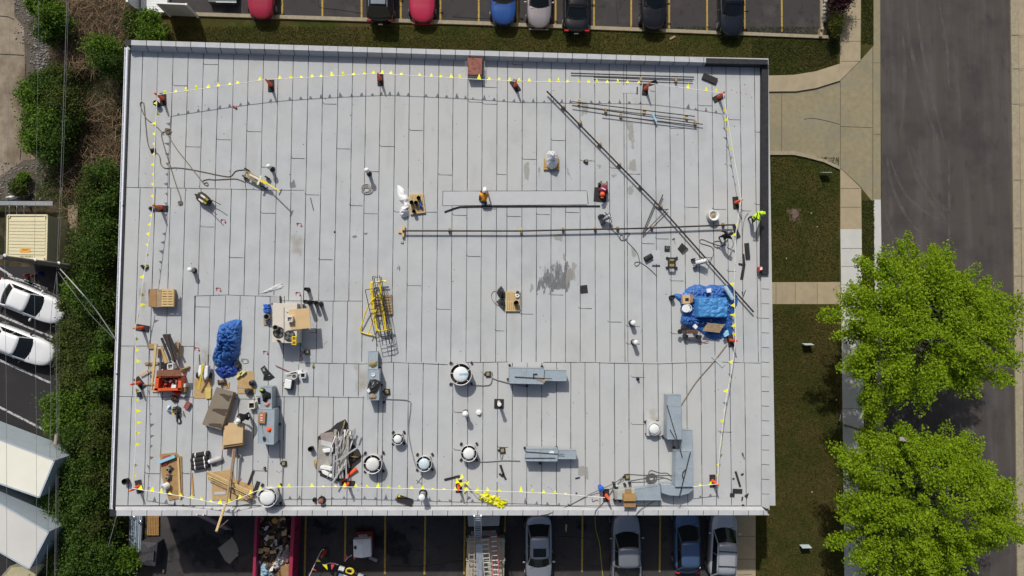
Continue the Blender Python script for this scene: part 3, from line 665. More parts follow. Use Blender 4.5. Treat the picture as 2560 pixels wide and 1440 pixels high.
for k, (x, y) in enumerate([(1155, 1197), (1172, 1209), (1165, 1222), (1189, 1226), (1150, 1212), (1144, 1208)]):
    f = MB(); p = P(x, y, RZ+0.7); a = k*1.3
    f.add([p+Vector((.13*math.cos(a), .13*math.sin(a), 0)), p-Vector((.13*math.cos(a), .13*math.sin(a), 0)), p+Vector((-.3*math.sin(a), .3*math.cos(a), -.05))], [(0, 1, 2)]); f.build('pennant', m_flag, lo)

# ---------------------------------------------------------------- roof vents and pipes
def vent(x, y, h, r, label, pipe, cap, boot=m_black, capk='dome', br=1.7):
    o = thing('vent_pipe', label, 'vent pipe', P(x, y, RZ), 'vent pipes standing on the roof')
    c = wloc(o)
    MB().lathe(c, [(r*br, 0), (r*br, 0.04), (r*1.15, 0.16), (r*1.08, 0.22)], 20).build('boot', boot, o, smooth=True)
    MB().cyl(c+Vector((0, 0, 0.0)), c+Vector((0, 0, h)), r, n=18, caps=capk != 'open').build('pipe', pipe, o, smooth=False)
    if capk == 'dome': MB().lathe(c+Vector((0, 0, h-0.12)), [(r*1.5, 0), (r*1.55, 0.12), (r*1.3, 0.2), (r*.7, 0.26), (0.001, 0.28)], 20).build('cap', cap, o, smooth=True)
    if capk == 'flat': MB().lathe(c+Vector((0, 0, h-0.03)), [(r*1.08, 0), (r*1.1, 0.1), (r*1.0, 0.13), (0.001, 0.135)], 20).build('cap', cap, o, smooth=True)
    if capk == 'open': MB().lathe(c+Vector((0, 0, h)), [(r, 0), (r*1.06, 0.0), (r*1.06, -0.12), (r, -0.13)], 18).build('rim', pipe, o); MB().cyl(c+Vector((0, 0, h-0.1)), c+Vector((0, 0, h-0.09)), r*.95).build('throat', m_fanin, o)
    return o
vent(681, 423, 0.75, 0.09, 'black vent pipe with white ball cap near the yellow cart', m_rubber, m_wht, br=1.8)
vent(923, 434, 0.95, 0.10, 'black vent pipe with white ball cap above the coiled cord', m_rubber, m_wht, br=1.6)
vent(486, 676, 0.65, 0.12, 'grey vent pipe with white cap alone on the west part', m_curbm, m_wht, capk='flat', br=1.4)
vent(1578, 807, 0.55, 0.14, 'stubby white capped vent, upper of the pair left of the tarp', m_curbm, m_wht, capk='flat', br=1.25)
vent(1583, 855, 0.7, 0.13, 'stubby white capped vent, lower of the pair left of the tarp', m_curbm, m_wht, capk='flat', br=1.25)
vent(1164, 1030, 0.95, 0.12, 'white capped vent pipe below the big round fan', m_wht, m_wht, br=1.3)
vent(775, 745+11, 1.15, 0.115, 'first of three tall black flue pipes in a row behind the beige unit', m_rubber, m_rubber, capk='open', br=1.3)
vent(790, 757, 0.8, 0.105, 'middle of three tall black flue pipes in a row behind the beige unit', m_rubber, m_rubber, capk='open', br=1.3)
vent(803, 760, 1.0, 0.105, 'outermost of three tall black flue pipes in a row behind the beige unit', m_rubber, m_rubber, capk='open', br=1.4)
vent(771, 724, 0.6, 0.105, 'lone black flue pipe above the row of three', m_rubber, m_rubber, capk='open', br=1.3)
vent(1594, 947, 0.25, 0.06, 'tiny black vent stub south of the tarp', m_rubber, m_rubber, capk='open')
vent(805, 1250, 0.3, 0.14, 'vent with rust coloured cap near the south parapet', m_curbm, m_rust, capk='flat')
vent(787, 1249, 0.2, 0.08, 'little black vent beside the rust capped one', m_rubber, m_wht, capk='open')
vent(1058, 1233, 1.0, 0.17, 'tall vent with square white hood at the south parapet', m_curbm, m_wht, capk='flat', br=1.5)
vent(1677, 744, 0.45, 0.13, 'open black stack beside the blue tarp', m_rubber, m_rubber, capk='open', br=1.1)
vent(662, 1170-0, 0.1, 0.05, 'short grey stub beside the grey duct in the southwest', m_curbm, m_curbm, capk='flat')
o = thing('vent_pipe', 'slim pinkish flue pipe rising from a square black plate', 'vent pipe', P(1246, 1007, RZ), 'vent pipes standing on the roof')
MB().pp(rect(1247.5, 1009.5, 24, 24, 1), RZ+0.05, RZ).build('base_plate', m_dark, o, bevel=0.01)
c = P(1247, 1005, RZ); MB().cyl(c, c+Vector((0, 0, 1.15)), 0.10).build('pipe', M('flue_pink', (0.55, 0.48, 0.45), 0.6), o)
MB().lathe(c+Vector((0, 0, 1.12)), [(0.12, 0), (0.12, 0.08), (0.001, 0.1)], 18).build('cap', m_wht, o)
o = thing('roof_vent', 'low flat white round vent between the pipe and square plate', 'vent', P(1197, 1031, RZ)); c = wloc(o)
MB().lathe(c, [(0.17, 0), (0.16, 0.1), (0.10, 0.12)], 20).build('base', m_wht, o); MB().lathe(c+Vector((0, 0, 0.1)), [(0.11, 0), (0.11, 0.1), (0.001, 0.11)], 20).build('cap', m_fanw, o)
o = thing('turbine_vent', 'round white metal drum with open bowl top near the yellow vest worker', 'vent', P(1779, 541, RZ)); c = wloc(o)
MB().lathe(c, [(0.36, 0), (0.36, 0.18), (0.33, 0.2), (0.34, 0.45)], 28).build('drum', M('drum_gray', (0.50, 0.49, 0.45), 0.5, 0.2), o, smooth=True)
MB().lathe(c+Vector((0, 0, 0.45)), [(0.34, 0), (0.33, 0.03), (0.22, -0.1), (0.18, -0.16)], 28).build('bowl', m_fanw, o, smooth=True)
MB().lathe(c+Vector((0, 0, 0.28)), [(0.18, 0.02), (0.12, 0.05), (0.001, 0.12)], 20).build('hub', m_wood2, o)

def fan(x, y, rpx, h, label, cap_m=m_fanw, square=False, roff=0.70):
    r = rpx*mpp(RZ+h); c = P(x, y, RZ+h); c.z = RZ
    o = thing('exhaust_fan', label, 'exhaust fan', c, 'round exhaust fans on the roof')
    if square: MB().box(c+Vector((0, 0, 0.15)), (r*2.35, r*2.35, 0.3)).build('curb', m_cap, o)
    else: MB().box(c+Vector((0, 0, 0.12)), (r*1.5, r*1.5, 0.24)).build('curb', m_curbm, o)
    MB().lathe(c, [(r*.75, 0.22), (r*.97, 0.32), (r*.98, h-0.02), (r*1.02, h), (r*1.0, h+0.015), (r*.965, h+0.0), (r*.95, h-0.25)], 40).build('wind_band', m_fanrim, o, smooth=False)
    MB().lathe(c, [(r*.955, h-0.22), (r*.4, h-0.24), (0.001, h-0.24)], 40).build('throat', m_fanin, o)
    s = MB()
    for k in range(5):
        a = 0.5+k*2*math.pi/5; s.beam(c+Vector((r*.7*math.cos(a), r*.7*math.sin(a), h-0.03)), c+Vector((r*.97*math.cos(a), r*.97*math.sin(a), h-0.03)), 0.03, 0.02)
    s.build('bracket', m_fanrim, o)
    MB().lathe(c, [(r*roff, h-0.1), (r*roff, h+0.02), (r*roff*.85, h+0.06), (r*.3, h+0.09), (0.001, h+0.1)], 40).build('cap', cap_m, o, smooth=True)
    for sx, sy in ((1, 1), (-1, 1), (1, -1), (-1, -1)):
        MB().box(c+Vector((sx*r*.98, sy*r*.98, 0.05)), (0.12, 0.16, 0.1), rz=sx*0.5).build('hold_down', m_dark, o)
    return o
f1 = fan(1152, 936, 27, 0.85, 'largest round exhaust fan, white cap with a blue strip on it')
fan(994, 1098, 14, 0.55, 'smallest round exhaust fan, cream cap, above the pair at the south')
fan(1060, 1160, 19, 0.65, 'round exhaust fan with pale blue cap in the south row', M('fan_blue', (0.55, 0.66, 0.70), 0.5))
fan(1172, 1134, 20, 0.65, 'round exhaust fan with bright white cap right of the blue capped one')
fan(931, 1161, 23, 0.75, 'round exhaust fan with grey white cap right of the scrap metal heap', M('fan_cream', (0.66, 0.66, 0.63), 0.5))
fan(668, 1244, 23, 0.85, 'round exhaust fan at the south parapet beside the lumber pile', roff=0.78)
fan(1636, 1073, 15, 0.5, 'round exhaust fan on a square pale curb left of the long duct', square=True, roff=0.84)
c = P(1160, 936, RZ+0.98); solo(MB().pp(rect(1158, 935, 20, 4.5, -5), RZ+0.965, RZ+0.945), 'foam_strip', m_ltblue, 'pale blue strip lying on the largest fan cap', 'strip')

# ---------------------------------------------------------------- hatch, drains, boxes
o = thing('roof_hatch', 'rusty red brown roof hatch at the north parapet', 'roof hatch', P(1188, 168, RZ))
MB().pp([(1169, 146), (1206, 146), (1205, 190), (1170, 190)], RZ+0.45, RZ).build('curb', m_curbm, o)
MB().pp([(1169.5, 144), (1206, 145), (1205, 187), (1169, 187)], RZ+0.62, RZ+0.45).build('lid', m_rust, o, bevel=0.02)
rl = MB(); 
for xx in (1165, 1211): rl.ptube([(xx, 152), (xx, 190)], RZ+0.35, 0.015, 5)
rl.build('rail', m_curbm, o)
def drain(x, y, label, s=5): 
    o = thing('roof_drain', label, 'roof drain', P(x, y, RZ), 'dark junction boxes and drains on the roof'); c = wloc(o)
    MB().box(c+Vector((0, 0, 0.06)), (s*2*MR, s*2*MR, 0.12), rz=0.1).build('body', m_dark, o, bevel=0.02)
    MB().box(c+Vector((0, 0, 0.16)), (s*1.2*MR, s*1.2*MR, 0.08), rz=0.1).build('lid', m_brass, o, bevel=0.02)
    MB().box(c+Vector((-s*MR*1.2, 0, 0.05)), (s*.8*MR, 0.1, 0.08)).build('fitting', m_dark, o)
    return o
for x, y, l_, s in ((1465, 404, 'black junction box right of the foil wrapped unit', 4.5), (769, 880, 'rusted junction box below the beige unit', 6), (1220, 935, 'junction box on the conduit right of the largest fan', 6.5), (968, 979, 'rusted junction box right of the middle duct', 7),
                  (1567, 1191, 'junction box feeding the cables by the south duct', 6.5), (711, 1158, 'small junction box below the southwest duct', 6), (1256, 1125, 'junction box at the forked conduit near the south duct', 7)): drain(x, y, l_, s)
def conduit(px, label, r=0.022, z=RZ+0.05, mat=m_cable): return solo(MB().ptube(px, z, r, 6), 'conduit', mat, label, 'conduit', 'conduits on the roof')
m_cond = M('conduit_gray', (0.26, 0.26, 0.26), 0.6)
conduit([(1168, 962), (1215, 963), (1227, 958), (1230, 945), (1226, 938)], 'grey conduit from the largest fan to the junction box', 0.035, mat=m_cond)
conduit([(1224, 928), (1230, 932), (1232, 945), (1270, 957), (1312, 967)], 'grey conduit from the junction box to the long duct', 0.035, mat=m_cond)
conduit([(962, 990), (965, 997), (1020, 1001), (1026, 1020), (1021, 1080), (1035, 1150), (1046, 1178)], 'long grey conduit from the middle duct down to the blue capped fan', 0.03, mat=m_cond)
conduit([(1162, 1152), (1215, 1154), (1260, 1151), (1300, 1152)], 'grey conduit running east from the bright white fan', 0.03, mat=m_cond)
conduit([(1250, 1131), (1252, 1145), (1254, 1151), (1258, 1131)], 'forked conduit loop below the south junction box', 0.025, mat=m_cond)
conduit([(700, 1100), (700, 1150), (708, 1155), (706, 1200), (706, 1260)], 'grey conduit running south beside the southwest duct', 0.03, mat=m_cond)

# ---------------------------------------------------------------- ducts
def duct(label, segs, feet=(), extra=None, seams=()):
    px, zt, zb = segs[0]
    o = thing('air_duct', label, 'air duct', P(px[0][0], px[0][1], RZ), 'galvanised air ducts on the roof')
    for px, zt, zb in segs: 
        m = MB().pp(px, RZ+zt, RZ+zb); m.build('duct_section', m_galv, o, bevel=0.015)
        l = MB(); q = [P(x, y, RZ+zt+0.004) for x, y in px]
        for k in range(4): l.beam(q[k], q[(k+1) % 4], 0.025, 0.03)
        l.build('flange', m_galv, o)
    for a, b, zt in seams: MB().beam(P(*a, RZ+zt+.003), P(*b, RZ+zt+.003), 0.02, 0.012).build('seam', m_gray, o)
    for x, y in feet:
        MB().box(P(x, y, RZ+0.08), (0.13, 0.13, 0.16), rz=0.5).build('foot', m_dark, o)
    return o
duct('narrow north south galvanised duct in the middle of the roof', [([(921, 879), (944, 878), (944, 923), (920, 923)], 0.55, 0.1), ([(920, 923), (948, 923), (947, 1000), (918, 1000)], 0.9, 0.1)], [(950, 920), (954, 962), (960, 1005)])
duct('long east west galvanised duct with a steel rod on top', [([(1273, 919), (1360, 921), (1358, 960), (1273, 958)], 0.95, 0.15), ([(1360, 925), (1416, 926), (1416, 952), (1361, 952)], 0.8, 0.25)], [(1274, 913), (1355, 916), (1270, 948), (1317, 965)], seams=[((1316, 920), (1316, 959), 0.95)])
duct('short east west galvanised duct near the south edge', [([(1317, 1122), (1395, 1122), (1393, 1153), (1313, 1152)], 0.85, 0.15), ([(1395, 1126), (1440, 1126), (1440, 1147), (1395, 1147)], 0.75, 0.25)], [(1312, 1120), (1391, 1118), (1350, 1158)], seams=[((1351, 1122), (1350, 1152), 0.85)])
d4 = duct('large stepped galvanised duct bending round in the southeast', [([(1669, 987), (1702, 987), (1704, 1098), (1668, 1098)], 1.0, 0.15), ([(1704, 1075), (1731, 1076), (1731, 1127), (1704, 1127)], 0.8, 0.2), ([(1690, 1128), (1732, 1128), (1733, 1216), (1688, 1216)], 0.95, 0.15),
   ([(1588, 1222), (1650, 1214), (1652, 1250), (1588, 1250)], 0.6, 0.1)], [(1614, 1055), (1643, 1054), (1616, 1085), (1657, 1091), (1685, 1119), (1661, 1213)], seams=[((1669, 1016), (1702, 1016), 1.0), ((1690, 1172), (1732, 1172), .95)])
el = MB(); pts = [(1733, 1217), (1733, 1225), (1722, 1234), (1700, 1240), (1675, 1239), (1655, 1233), (1653, 1212), (1675, 1210), (1688, 1216)]
el.pp(pts, RZ+0.8, RZ+0.1); el.build('elbow', m_galv, d4, bevel=0.02)
d5 = duct('two part galvanised duct in the southwest with things laid on it', [([(652, 967), (679, 967), (679, 1023), (652, 1023)], 0.95, 0.1), ([(645, 1023), (686, 1023), (684, 1111), (645, 1109)], 1.1, 0.15)], [(697, 1019), (699, 1060), (694, 1103)], seams=[((645, 1067), (685, 1067), 1.1)])
# things on the ducts
def rod(px, z, label, r=0.02, mat=m_pipe, group='loose steel rods', name='steel_rod'): return solo(MB().ptube(px, z, r, 6, smooth=False), name, mat, label, 'steel rod', group)
rod([(1287, 942), (1380, 947)], RZ+1.0, 'long steel rod lying on the long east west duct', 0.025)
solo(MB().pp([(1333, 944), (1363, 950), (1362, 957)], RZ+0.99, RZ+0.965), 'wood_wedge', m_wood2, 'tan wooden wedge under the rod on the long duct', 'wood')
rod([(1334, 946), (1334, 935), (1343, 935)], RZ+1.0, 'hooked black bar on the long duct beside the rod', 0.04)
rod([(1312, 1129), (1410, 1136)], RZ+0.9, 'long rod on the short south duct, upper of two', 0.02); rod([(1313, 1145), (1388, 1145)], RZ+0.9, 'rod on the short south duct, lower of two', 0.02)
solo(MB().pp([(1373, 1130), (1380, 1127), (1386, 1130), (1385, 1134), (1373, 1133)], RZ+0.88, RZ+0.86), 'white_paper', m_wht, 'scrap of white paper on the short south duct', 'paper')
rod([(1667, 1012), (1706, 1143)], RZ+1.05, 'long black rod slanting across the stepped southeast duct', 0.025)
rod([(1675, 1074), (1690, 1101)], RZ+1.05, 'short black rod beside the long slanting one on the southeast duct', 0.02)
rod([(1726, 1130), (1697, 1246)], RZ+1.05, 'black rod leaning the other way across the lower southeast duct', 0.025)
rod([(1714, 1174), (1707, 1181), (1706, 1190), (1709, 1199)], RZ+1.0, 'bent black bracket on the lower southeast duct', 0.03)
solo(MB().lump([(924, 905), (932, 902), (944, 902), (943, 913), (930, 920), (921, 913)], RZ+0.56, 0.1, seed=4, rough=.6), 'tool_bundle', m_brass, 'tangle of brass coloured clamps on the narrow duct', 'tools')
o = MB(); c = P(933, 936.5, RZ+0.92); o.lathe(c, [(0.02, 0), (0.11, 0), (0.11, .05), (.07, .05), (.07, .01)], 16); solo(o, 'tape_roll', m_wht, 'white tape roll on the middle duct', 'tape roll')
solo(MB().lump([(924, 949), (938, 948), (953, 955), (948, 972), (937, 983), (924, 982), (917, 972), (920, 960)], RZ+0.9, 0.32, seed=9, rough=0.35), 'trash_bag', m_bag, 'shiny black bag lying on the middle duct', 'bag', 'black rubbish bags', smooth=True)
solo(MB().pp([(917, 976), (922, 969), (927, 978), (921, 982)], RZ+1.05, RZ+0.95), 'white_bottle', m_wht, 'white bottle against the black bag on the middle duct', 'bottle')
solo(MB().lump([(921, 992), (933, 983), (942, 990), (940, 997), (924, 998)], RZ+0.9, 0.12, seed=12, rough=.6), 'debris_handful', m_wood2, 'handful of brown debris at the end of the middle duct', 'debris')
o = MB().pp([(648, 1030), (664, 1031), (662, 1059), (644, 1058)], RZ+1.28, RZ+1.11)
b = thing('cardboard_box', 'brown cardboard box with red and white label on the southwest duct', 'box', P(653, 1045, RZ+1.1)); o.build('box_body', m_card2, b, bevel=0.01)
lb = MB(); lb.cur = 0; lb.pp([(651, 1034), (658, 1035), (656, 1055), (648, 1054)], RZ+1.286, RZ+1.281); lb.cur = 1
for yy in (1038, 1045, 1051):
    for xx in (652, 655): lb.pp(rect(xx, yy, 2, 3, 10), RZ+1.29, RZ+1.286)
lb.build('printed_label', [M('label_red', (0.62, 0.12, 0.06)), m_wht], b)
solo(MB().lump([(655, 982), (664, 978), (676, 983), (677, 995), (668, 998), (664, 1007), (656, 1003), (654, 990)], RZ+0.95, 0.22, seed=20, rough=.5), 'jacket', M('jacket_black', (0.012, 0.012, 0.013), 0.95), 'black jacket thrown over the north end of the southwest duct', 'jacket', smooth=True)
o = thing('hard_hat', 'lime green and black hard hat beside the black jacket on the duct', 'hard hat', P(657, 976, RZ+0.95)); c = P(657, 976, RZ+0.95); MB().ball(c+Vector((0, 0, .05)), (.17, .14, .13)).build('shell', m_black, o, smooth=True); MB().ball(c+Vector((-.02, .03, .12)), (.1, .07, .08)).build('stripe', M('lime', (0.45, 0.62, 0.05)), o, smooth=True)
solo(MB().lump([(660, 1012), (671, 1003), (676, 1008), (672, 1016), (664, 1017)], RZ+0.95, 0.1, seed=23, rough=.6), 'glove_pair', M('glove_pink', (0.62, 0.25, 0.18)), 'pair of reddish work gloves on the southwest duct', 'gloves')
o = MB(); o.lathe(P(673, 1074, RZ+1.1), [(0.0, 0.16), (.06, .14), (.10, .02), (.16, 0.0)], 14); solo(o, 'spray_can', m_orange, 'small orange bottle standing on the southwest duct', 'bottle')
solo(MB().ptube([(655, 1060), (656, 1075), (662, 1090), (671, 1104)], RZ+1.13, 0.012, 5), 'cord', m_gray, 'thin cord lying over the southwest duct', 'cord')
solo(MB().pp([(657, 1092), (662, 1093), (663, 1101), (657, 1102)], RZ+1.2, RZ+1.1), 'pouch', m_dark, 'small dark pouch at the south end of the southwest duct', 'pouch')
# furnace and boxes by the south duct
o = thing('gas_heater', 'grey sheet metal heater at the west end of the south duct', 'heater', P(1560, 1235, RZ))
MB().pp([(1536, 1224), (1588, 1222), (1588, 1250), (1540, 1249)], RZ+0.55, RZ+0.1).build('cabinet', M('heater_gray', (0.46, 0.49, 0.46), 0.5, 0.2), o, bevel=0.02)
MB().pp([(1535, 1226), (1541, 1226), (1543, 1248), (1538, 1249)], RZ+0.58, RZ+0.1).build('side_panel', m_gray, o)
MB().cyl(P(1542, 1214, RZ), P(1542, 1214, RZ+0.75), 0.07).build('flue', m_cap, o)
MB().pp([(1534, 1208), (1539, 1209), (1541, 1224), (1537, 1224)], RZ+0.5, RZ).build('gas_pipe', m_black, o)
for x, y in ((1536, 1250), (1549, 1252), (1562, 1211), (1574, 1208)): MB().box(P(x, y, RZ+0.15), (0.13, 0.13, 0.3), rz=.6).build('foot', m_dark, o)
b = thing('cardboard_box', 'large open brown cardboard box standing in front of the south duct', 'box', P(1575, 1245, RZ)); MB().pp([(1559, 1236), (1590, 1236), (1590, 1253), (1559, 1253)], RZ+0.9, RZ+0.1).build('box_body', M('box_brown', (0.40, 0.24, 0.09), .85), b, bevel=0.01)
MB().pp([(1562, 1223), (1578, 1222), (1580, 1236), (1562, 1236)], RZ+0.88, RZ+0.86).build('flap', m_card2, b); MB().pp([(1559, 1253.5), (1590, 1253.5), (1589, 1268), (1559, 1268)], RZ+0.7, RZ+0.68).build('flap', m_card2, b)
c = P(1504, 1222, RZ+0.6); o = MB(); o.lathe(c-Vector((0, 0, .6)), [(.13, 0), (.15, .5), (.16, .55), (.001, .6)], 20); solo(o, 'blue_bucket', m_bluec, 'bucket with a round bright blue lid beside a cone', 'bucket', smooth=False)
def coil(cx, cy, r, turns, z, seed, jit=0.4):
    rnd = random.Random(seed); pts = []
    for k in range(int(turns*14)):
        a = k/14*2*math.pi; rr = r*(1+jit*math.sin(k*.37+seed)); pts.append((cx+rr*math.cos(a)+rnd.uniform(-1, 1), cy+rr*.85*math.sin(a)+rnd.uniform(-1, 1)))
    return pts
solo(MB().ptube(coil(1628, 1196, 10, 6, 0, 3), RZ+0.06, 0.02, 5), 'cable_coil', m_cable, 'messy coil of black cable left of the lower southeast duct', 'cable')
for k, px in enumerate(([(1567, 1185), (1620, 1188), (1680, 1188)], [(1575, 1202), (1610, 1196), (1650, 1192), (1690, 1205)], [(1620, 1190), (1626, 1176), (1650, 1182), (1670, 1184), (1688, 1205)], [(1573, 1205), (1615, 1204), (1660, 1195), (1680, 1202)])):
    solo(MB().ptube(px, RZ+0.05, 0.016, 5), 'cable', m_cable, ['straight upper cable from the junction box to the southeast duct', 'second cable dipping through the coil to the duct corner', 'cable looping high above the coil', 'lowest cable crossing below the coil'][k], 'cable', 'cables by the south duct')
solo(MB().ptube([(1557, 1193), (1535, 1208), (1510, 1220), (1470, 1238), (1420, 1265), (1370, 1285), (1352, 1288)], [RZ+.1, RZ+.3, RZ+.3, RZ+.1, RZ+.05, RZ+.36, RZ+.3], 0.022, 6), 'cable', m_cable, 'black cable running west over the south parapet from the junction box', 'cable', 'cables by the south duct')
solo(MB().ptube([(1560, 1198), (1540, 1205), (1528, 1230), (1505, 1260), (1490, 1275), (1487, 1289)], [RZ+.1, RZ+.3, RZ+.1, RZ+.06, RZ+.4, RZ+.3], 0.02, 6), 'cable', m_cable, 'black cable dropping over the south parapet beside the cone', 'cable', 'cables by the south duct')
solo(MB().ptube([(1640, 1250), (1620, 1262), (1600, 1275), (1590, 1288)], [RZ+.1, RZ+.1, RZ+.4, RZ+.3], 0.02, 6), 'cable', m_cable, 'black cable dropping over the parapet below the south duct', 'cable', 'cables by the south duct')
solo(MB().ptube([(1480, 1245), (1482, 1254), (1490, 1250), (1496, 1252)], RZ+.03, 0.02, 5), 'cable', m_cable, 'short squiggle of cord under the south flags', 'cord')

# ---------------------------------------------------------------- long pipes and rods
def gaspipe(pts, z, label, r=0.05): return solo(MB().ptube(pts, z, r, 8, smooth=False), 'gas_pipe', m_pipe, label, 'pipe', 'long iron pipes')
gaspipe([(1367, 228), (1651, 518), (1884, 780)], RZ+0.28, 'longest iron pipe running diagonally down to the tarp', 0.052)
gaspipe([(1006, 577), (1302, 577.5), (1407, 575), (1600, 571), (1832, 562)], RZ+0.30, 'iron pipe running east west across the middle, on wooden blocks', 0.05)
for k, (a, b, t, r) in enumerate((((1427, 183), (1735, 193), 'topmost loose rod near the northeast corner', .035), ((1484, 193), (1732, 203), 'second loose rod behind the north flags', .028), ((1430, 254), (1737, 291), 'upper rod of the slanted bundle', .03), ((1430, 264), (1757, 311), 'middle rod of the slanted bundle', .03), ((1505, 286), (1742, 314), 'lower rod of the slanted bundle', .03),
     ((1607, 582), (1638, 506), 'rod of the broken frame leaning left of the diagonal pipe', .035), ((1606, 586), (1669, 522), 'rod crossing under the diagonal pipe', .028), ((1636, 507), (1647, 511), 'short link of the broken frame', .035), ((1647, 511), (1657, 487), 'stub of the broken frame pointing up', .035))):
    rod([a, b], RZ+0.12 if k < 2 else RZ+0.2, t+', dark steel', r)
blk = [(1407, 270, 45), (1449, 308, 45), (1498, 362, 45), (1547, 413, 45), (1599, 468, 45), (1650, 517, 45), (1124, 577, 0), (1407, 575, 0), (1487, 574, 0), (1543, 572, 0), (1628, 571, 0), (1806, 563, 0), (1513, 278, 5), (1551, 291, 5), (1736, 309, 5), (1600, 201, 5), (1688, 202, 5)]
bp = None
for k, (x, y, a) in enumerate(blk):
    lab = 'small grey wooden block under the ' + ('diagonal pipe' if k < 6 else 'east west pipe' if k < 12 else 'loose rods')
    if bp is None:
        bp = MB(); bp.box((0, 0, 0.11), (0.13, 0.25, 0.22)); bp.cur = 0; bp = bp.build('support_block', m_wood2, local=True, bevel=0.01); tag(bp, lab, 'block', 'blocks under the diagonal pipe'); o = bp
    else:
        o = bp.copy(); COL.objects.link(o)
    o['label'] = lab; o['group'] = 'blocks under the ' + ('diagonal pipe' if k < 6 else 'east west pipe' if k < 12 else 'loose rods')
    o.location = P(x, y, RZ); o.rotation_euler = (0, 0, R_(-a))
for k, (x, y, w_, h_, a, t) in enumerate(((1447.5, 254, 4.5, 15, 5, 'left of the slanted rods'), (1611, 275, 5, 15, 8, 'middle of the slanted rods'), (1717, 292, 6, 9, 0, 'right end of the slanted rods'), (1303, 577, 5, 16, 0, 'middle of the east west pipe'))):
    solo(MB().pp(rect(x, y, w_, h_, a), RZ+0.16, RZ), 'wood_block', m_wood, 'fresh yellow wooden block under the '+t, 'block', 'fresh wooden blocks')
solo(MB().pp(rect(1002, 579, 13, 6, 5), RZ+0.12, RZ), 'wood_block', m_wood, 'lower yellow board of the wooden cross at the pipe end', 'board'); solo(MB().pp(rect(1008, 577, 6, 29, 6), RZ+0.24, RZ+0.125), 'wood_block', m_wood, 'upper yellow board of the wooden cross at the pipe end', 'board')
solo(MB().pp(rect(1637, 295, 4, 20, -28), RZ+0.3, RZ+0.24), 'foam_strip', m_ltblue, 'blue strip lying across the slanted rods', 'strip')
solo(MB().ptube([(1111, 530), (1135, 521), (1150, 517), (1200, 516), (1500, 515)], RZ+0.03, 0.05, 6, smooth=False), 'rubber_strip', m_rubber, 'long black rubber strip with bent left end below the new membrane sheet', 'rubber strip')

# ---------------------------------------------------------------- pallets
def pallet(label, quad, slats, zt=0.15, mat=m_wood, along='v', name='wooden_pallet'):
    q = [P(x, y, RZ+zt) if zt < 5 else P(x, y, zt) for x, y in quad]
    o = thing(name, label, 'pallet', Vector((q[0].x, q[0].y, q[0].z-0.15)), 'wooden pallets')
    def at(u, v): return (q[0].lerp(q[1], u)).lerp(q[3].lerp(q[2], u), v)
    for k in range(3):
        v = (0.03, 0.5, 0.97)[k]
        a, b = (at(0, v), at(1, v)) if along == 'v' else (at(v, 0), at(v, 1))
        MB().beam(a-Vector((0, 0, .07)), b-Vector((0, 0, .07)), 0.09, 0.10).build('stringer', mat, o)
    for k in range(slats):
        u = (k+0.5)/slats; 
        a, b = (at(u, 0), at(u, 1)) if along == 'v' else (at(0, u), at(1, u))
        wd = ((q[1]-q[0]).length if along == 'v' else (q[3]-q[0]).length)/slats*random.uniform(.68, .82)
        MB().beam(a-Vector((0, 0, .008)), b-Vector((0, 0, .008)), wd, 0.022).build('slat', mat, o)
    return o
pallet('pine pallet in the middle with black buckets standing on it', [(1023, 486), (1058, 484), (1064, 531), (1026, 536)], 9)
pallet('pale pine pallet beside two black rubbish bags', [(1265, 729), (1301, 729), (1299, 778), (1264, 778)], 7)
pallet('weathered pallet under the yellow rail stack', [(930, 738), (979, 736), (981, 786), (932, 788)], 7, mat=m_wood2, along='h')
pallet('orange tinted pallet under the foil wrapped unit', [(1361, 395), (1397, 394), (1397, 424), (1360, 424)], 6, mat=M('pallet_orange', (0.50, 0.30, 0.09), .8), along='h')
p4 = pallet('top pallet of the crate stack near the west edge', [(404, 722), (434, 722), (433, 767), (403, 767)], 7, zt=0.62, along='h')
solo(MB().pp([(371, 725), (433, 724), (433, 768), (371, 767)], RZ+0.42, RZ), 'wooden_crate', m_wood2, 'brown wooden crate base of the stack near the west edge', 'crate')
solo(MB().pp([(371, 723), (391, 722), (390, 768), (372, 766)], RZ+0.58, RZ+0.43), 'cardboard_sheet', m_card2, 'left folded cardboard on the crate stack', 'cardboard'); solo(MB().pp([(391.5, 724), (404, 724), (403, 767), (391, 768)], RZ+0.6, RZ+0.43), 'cardboard_sheet', m_wood2, 'right folded cardboard on the crate stack', 'cardboard')
def bucket(x, y, r, h, label, mat=m_rubber, z=RZ, inside=m_fanin, name='bucket', sq=False):
    o = thing(name, label, 'bucket', P(x, y, z)); c = wloc(o)
    if sq:
        s = r*2; t = MB()
        for dx, dy, w_, d_ in ((0, s/2, s, .04), (0, -s/2, s, .04), (s/2, 0, .04, s), (-s/2, 0, .04, s)): t.box(c+Vector((dx, dy, h/2)), (w_+.04*(d_ == .04), d_+.0, h))
        t.build('shell', mat, o); MB().box(c+Vector((0, 0, h*.3)), (s-.05, s-.05, h*.5)).build('contents', inside, o); o.rotation_euler = (0, 0, 0)
    else:
        MB().lathe(c, [(r*.85, 0), (r, h), (r*.9, h), (r*.85, h*.35)], 20).build('shell', mat, o); MB().cyl(c+Vector((0, 0, h*.3)), c+Vector((0, 0, h*.4)), r*.86).build('contents', inside, o)
        MB().lathe(c+Vector((0, 0, h*.86)), [(r*1.0, 0), (r*1.05, .02), (r*1.05, .05), (r, .06)], 20).build('rim', mat, o)
    return o
for x, y, t in ((1030, 508, 'leftmost'), (1041, 509, 'middle'), (1047.5, 497, 'uppermost')): bucket(x, y, 0.12, 0.32, t+' black bucket on the pine pallet in the middle', z=RZ+0.17)
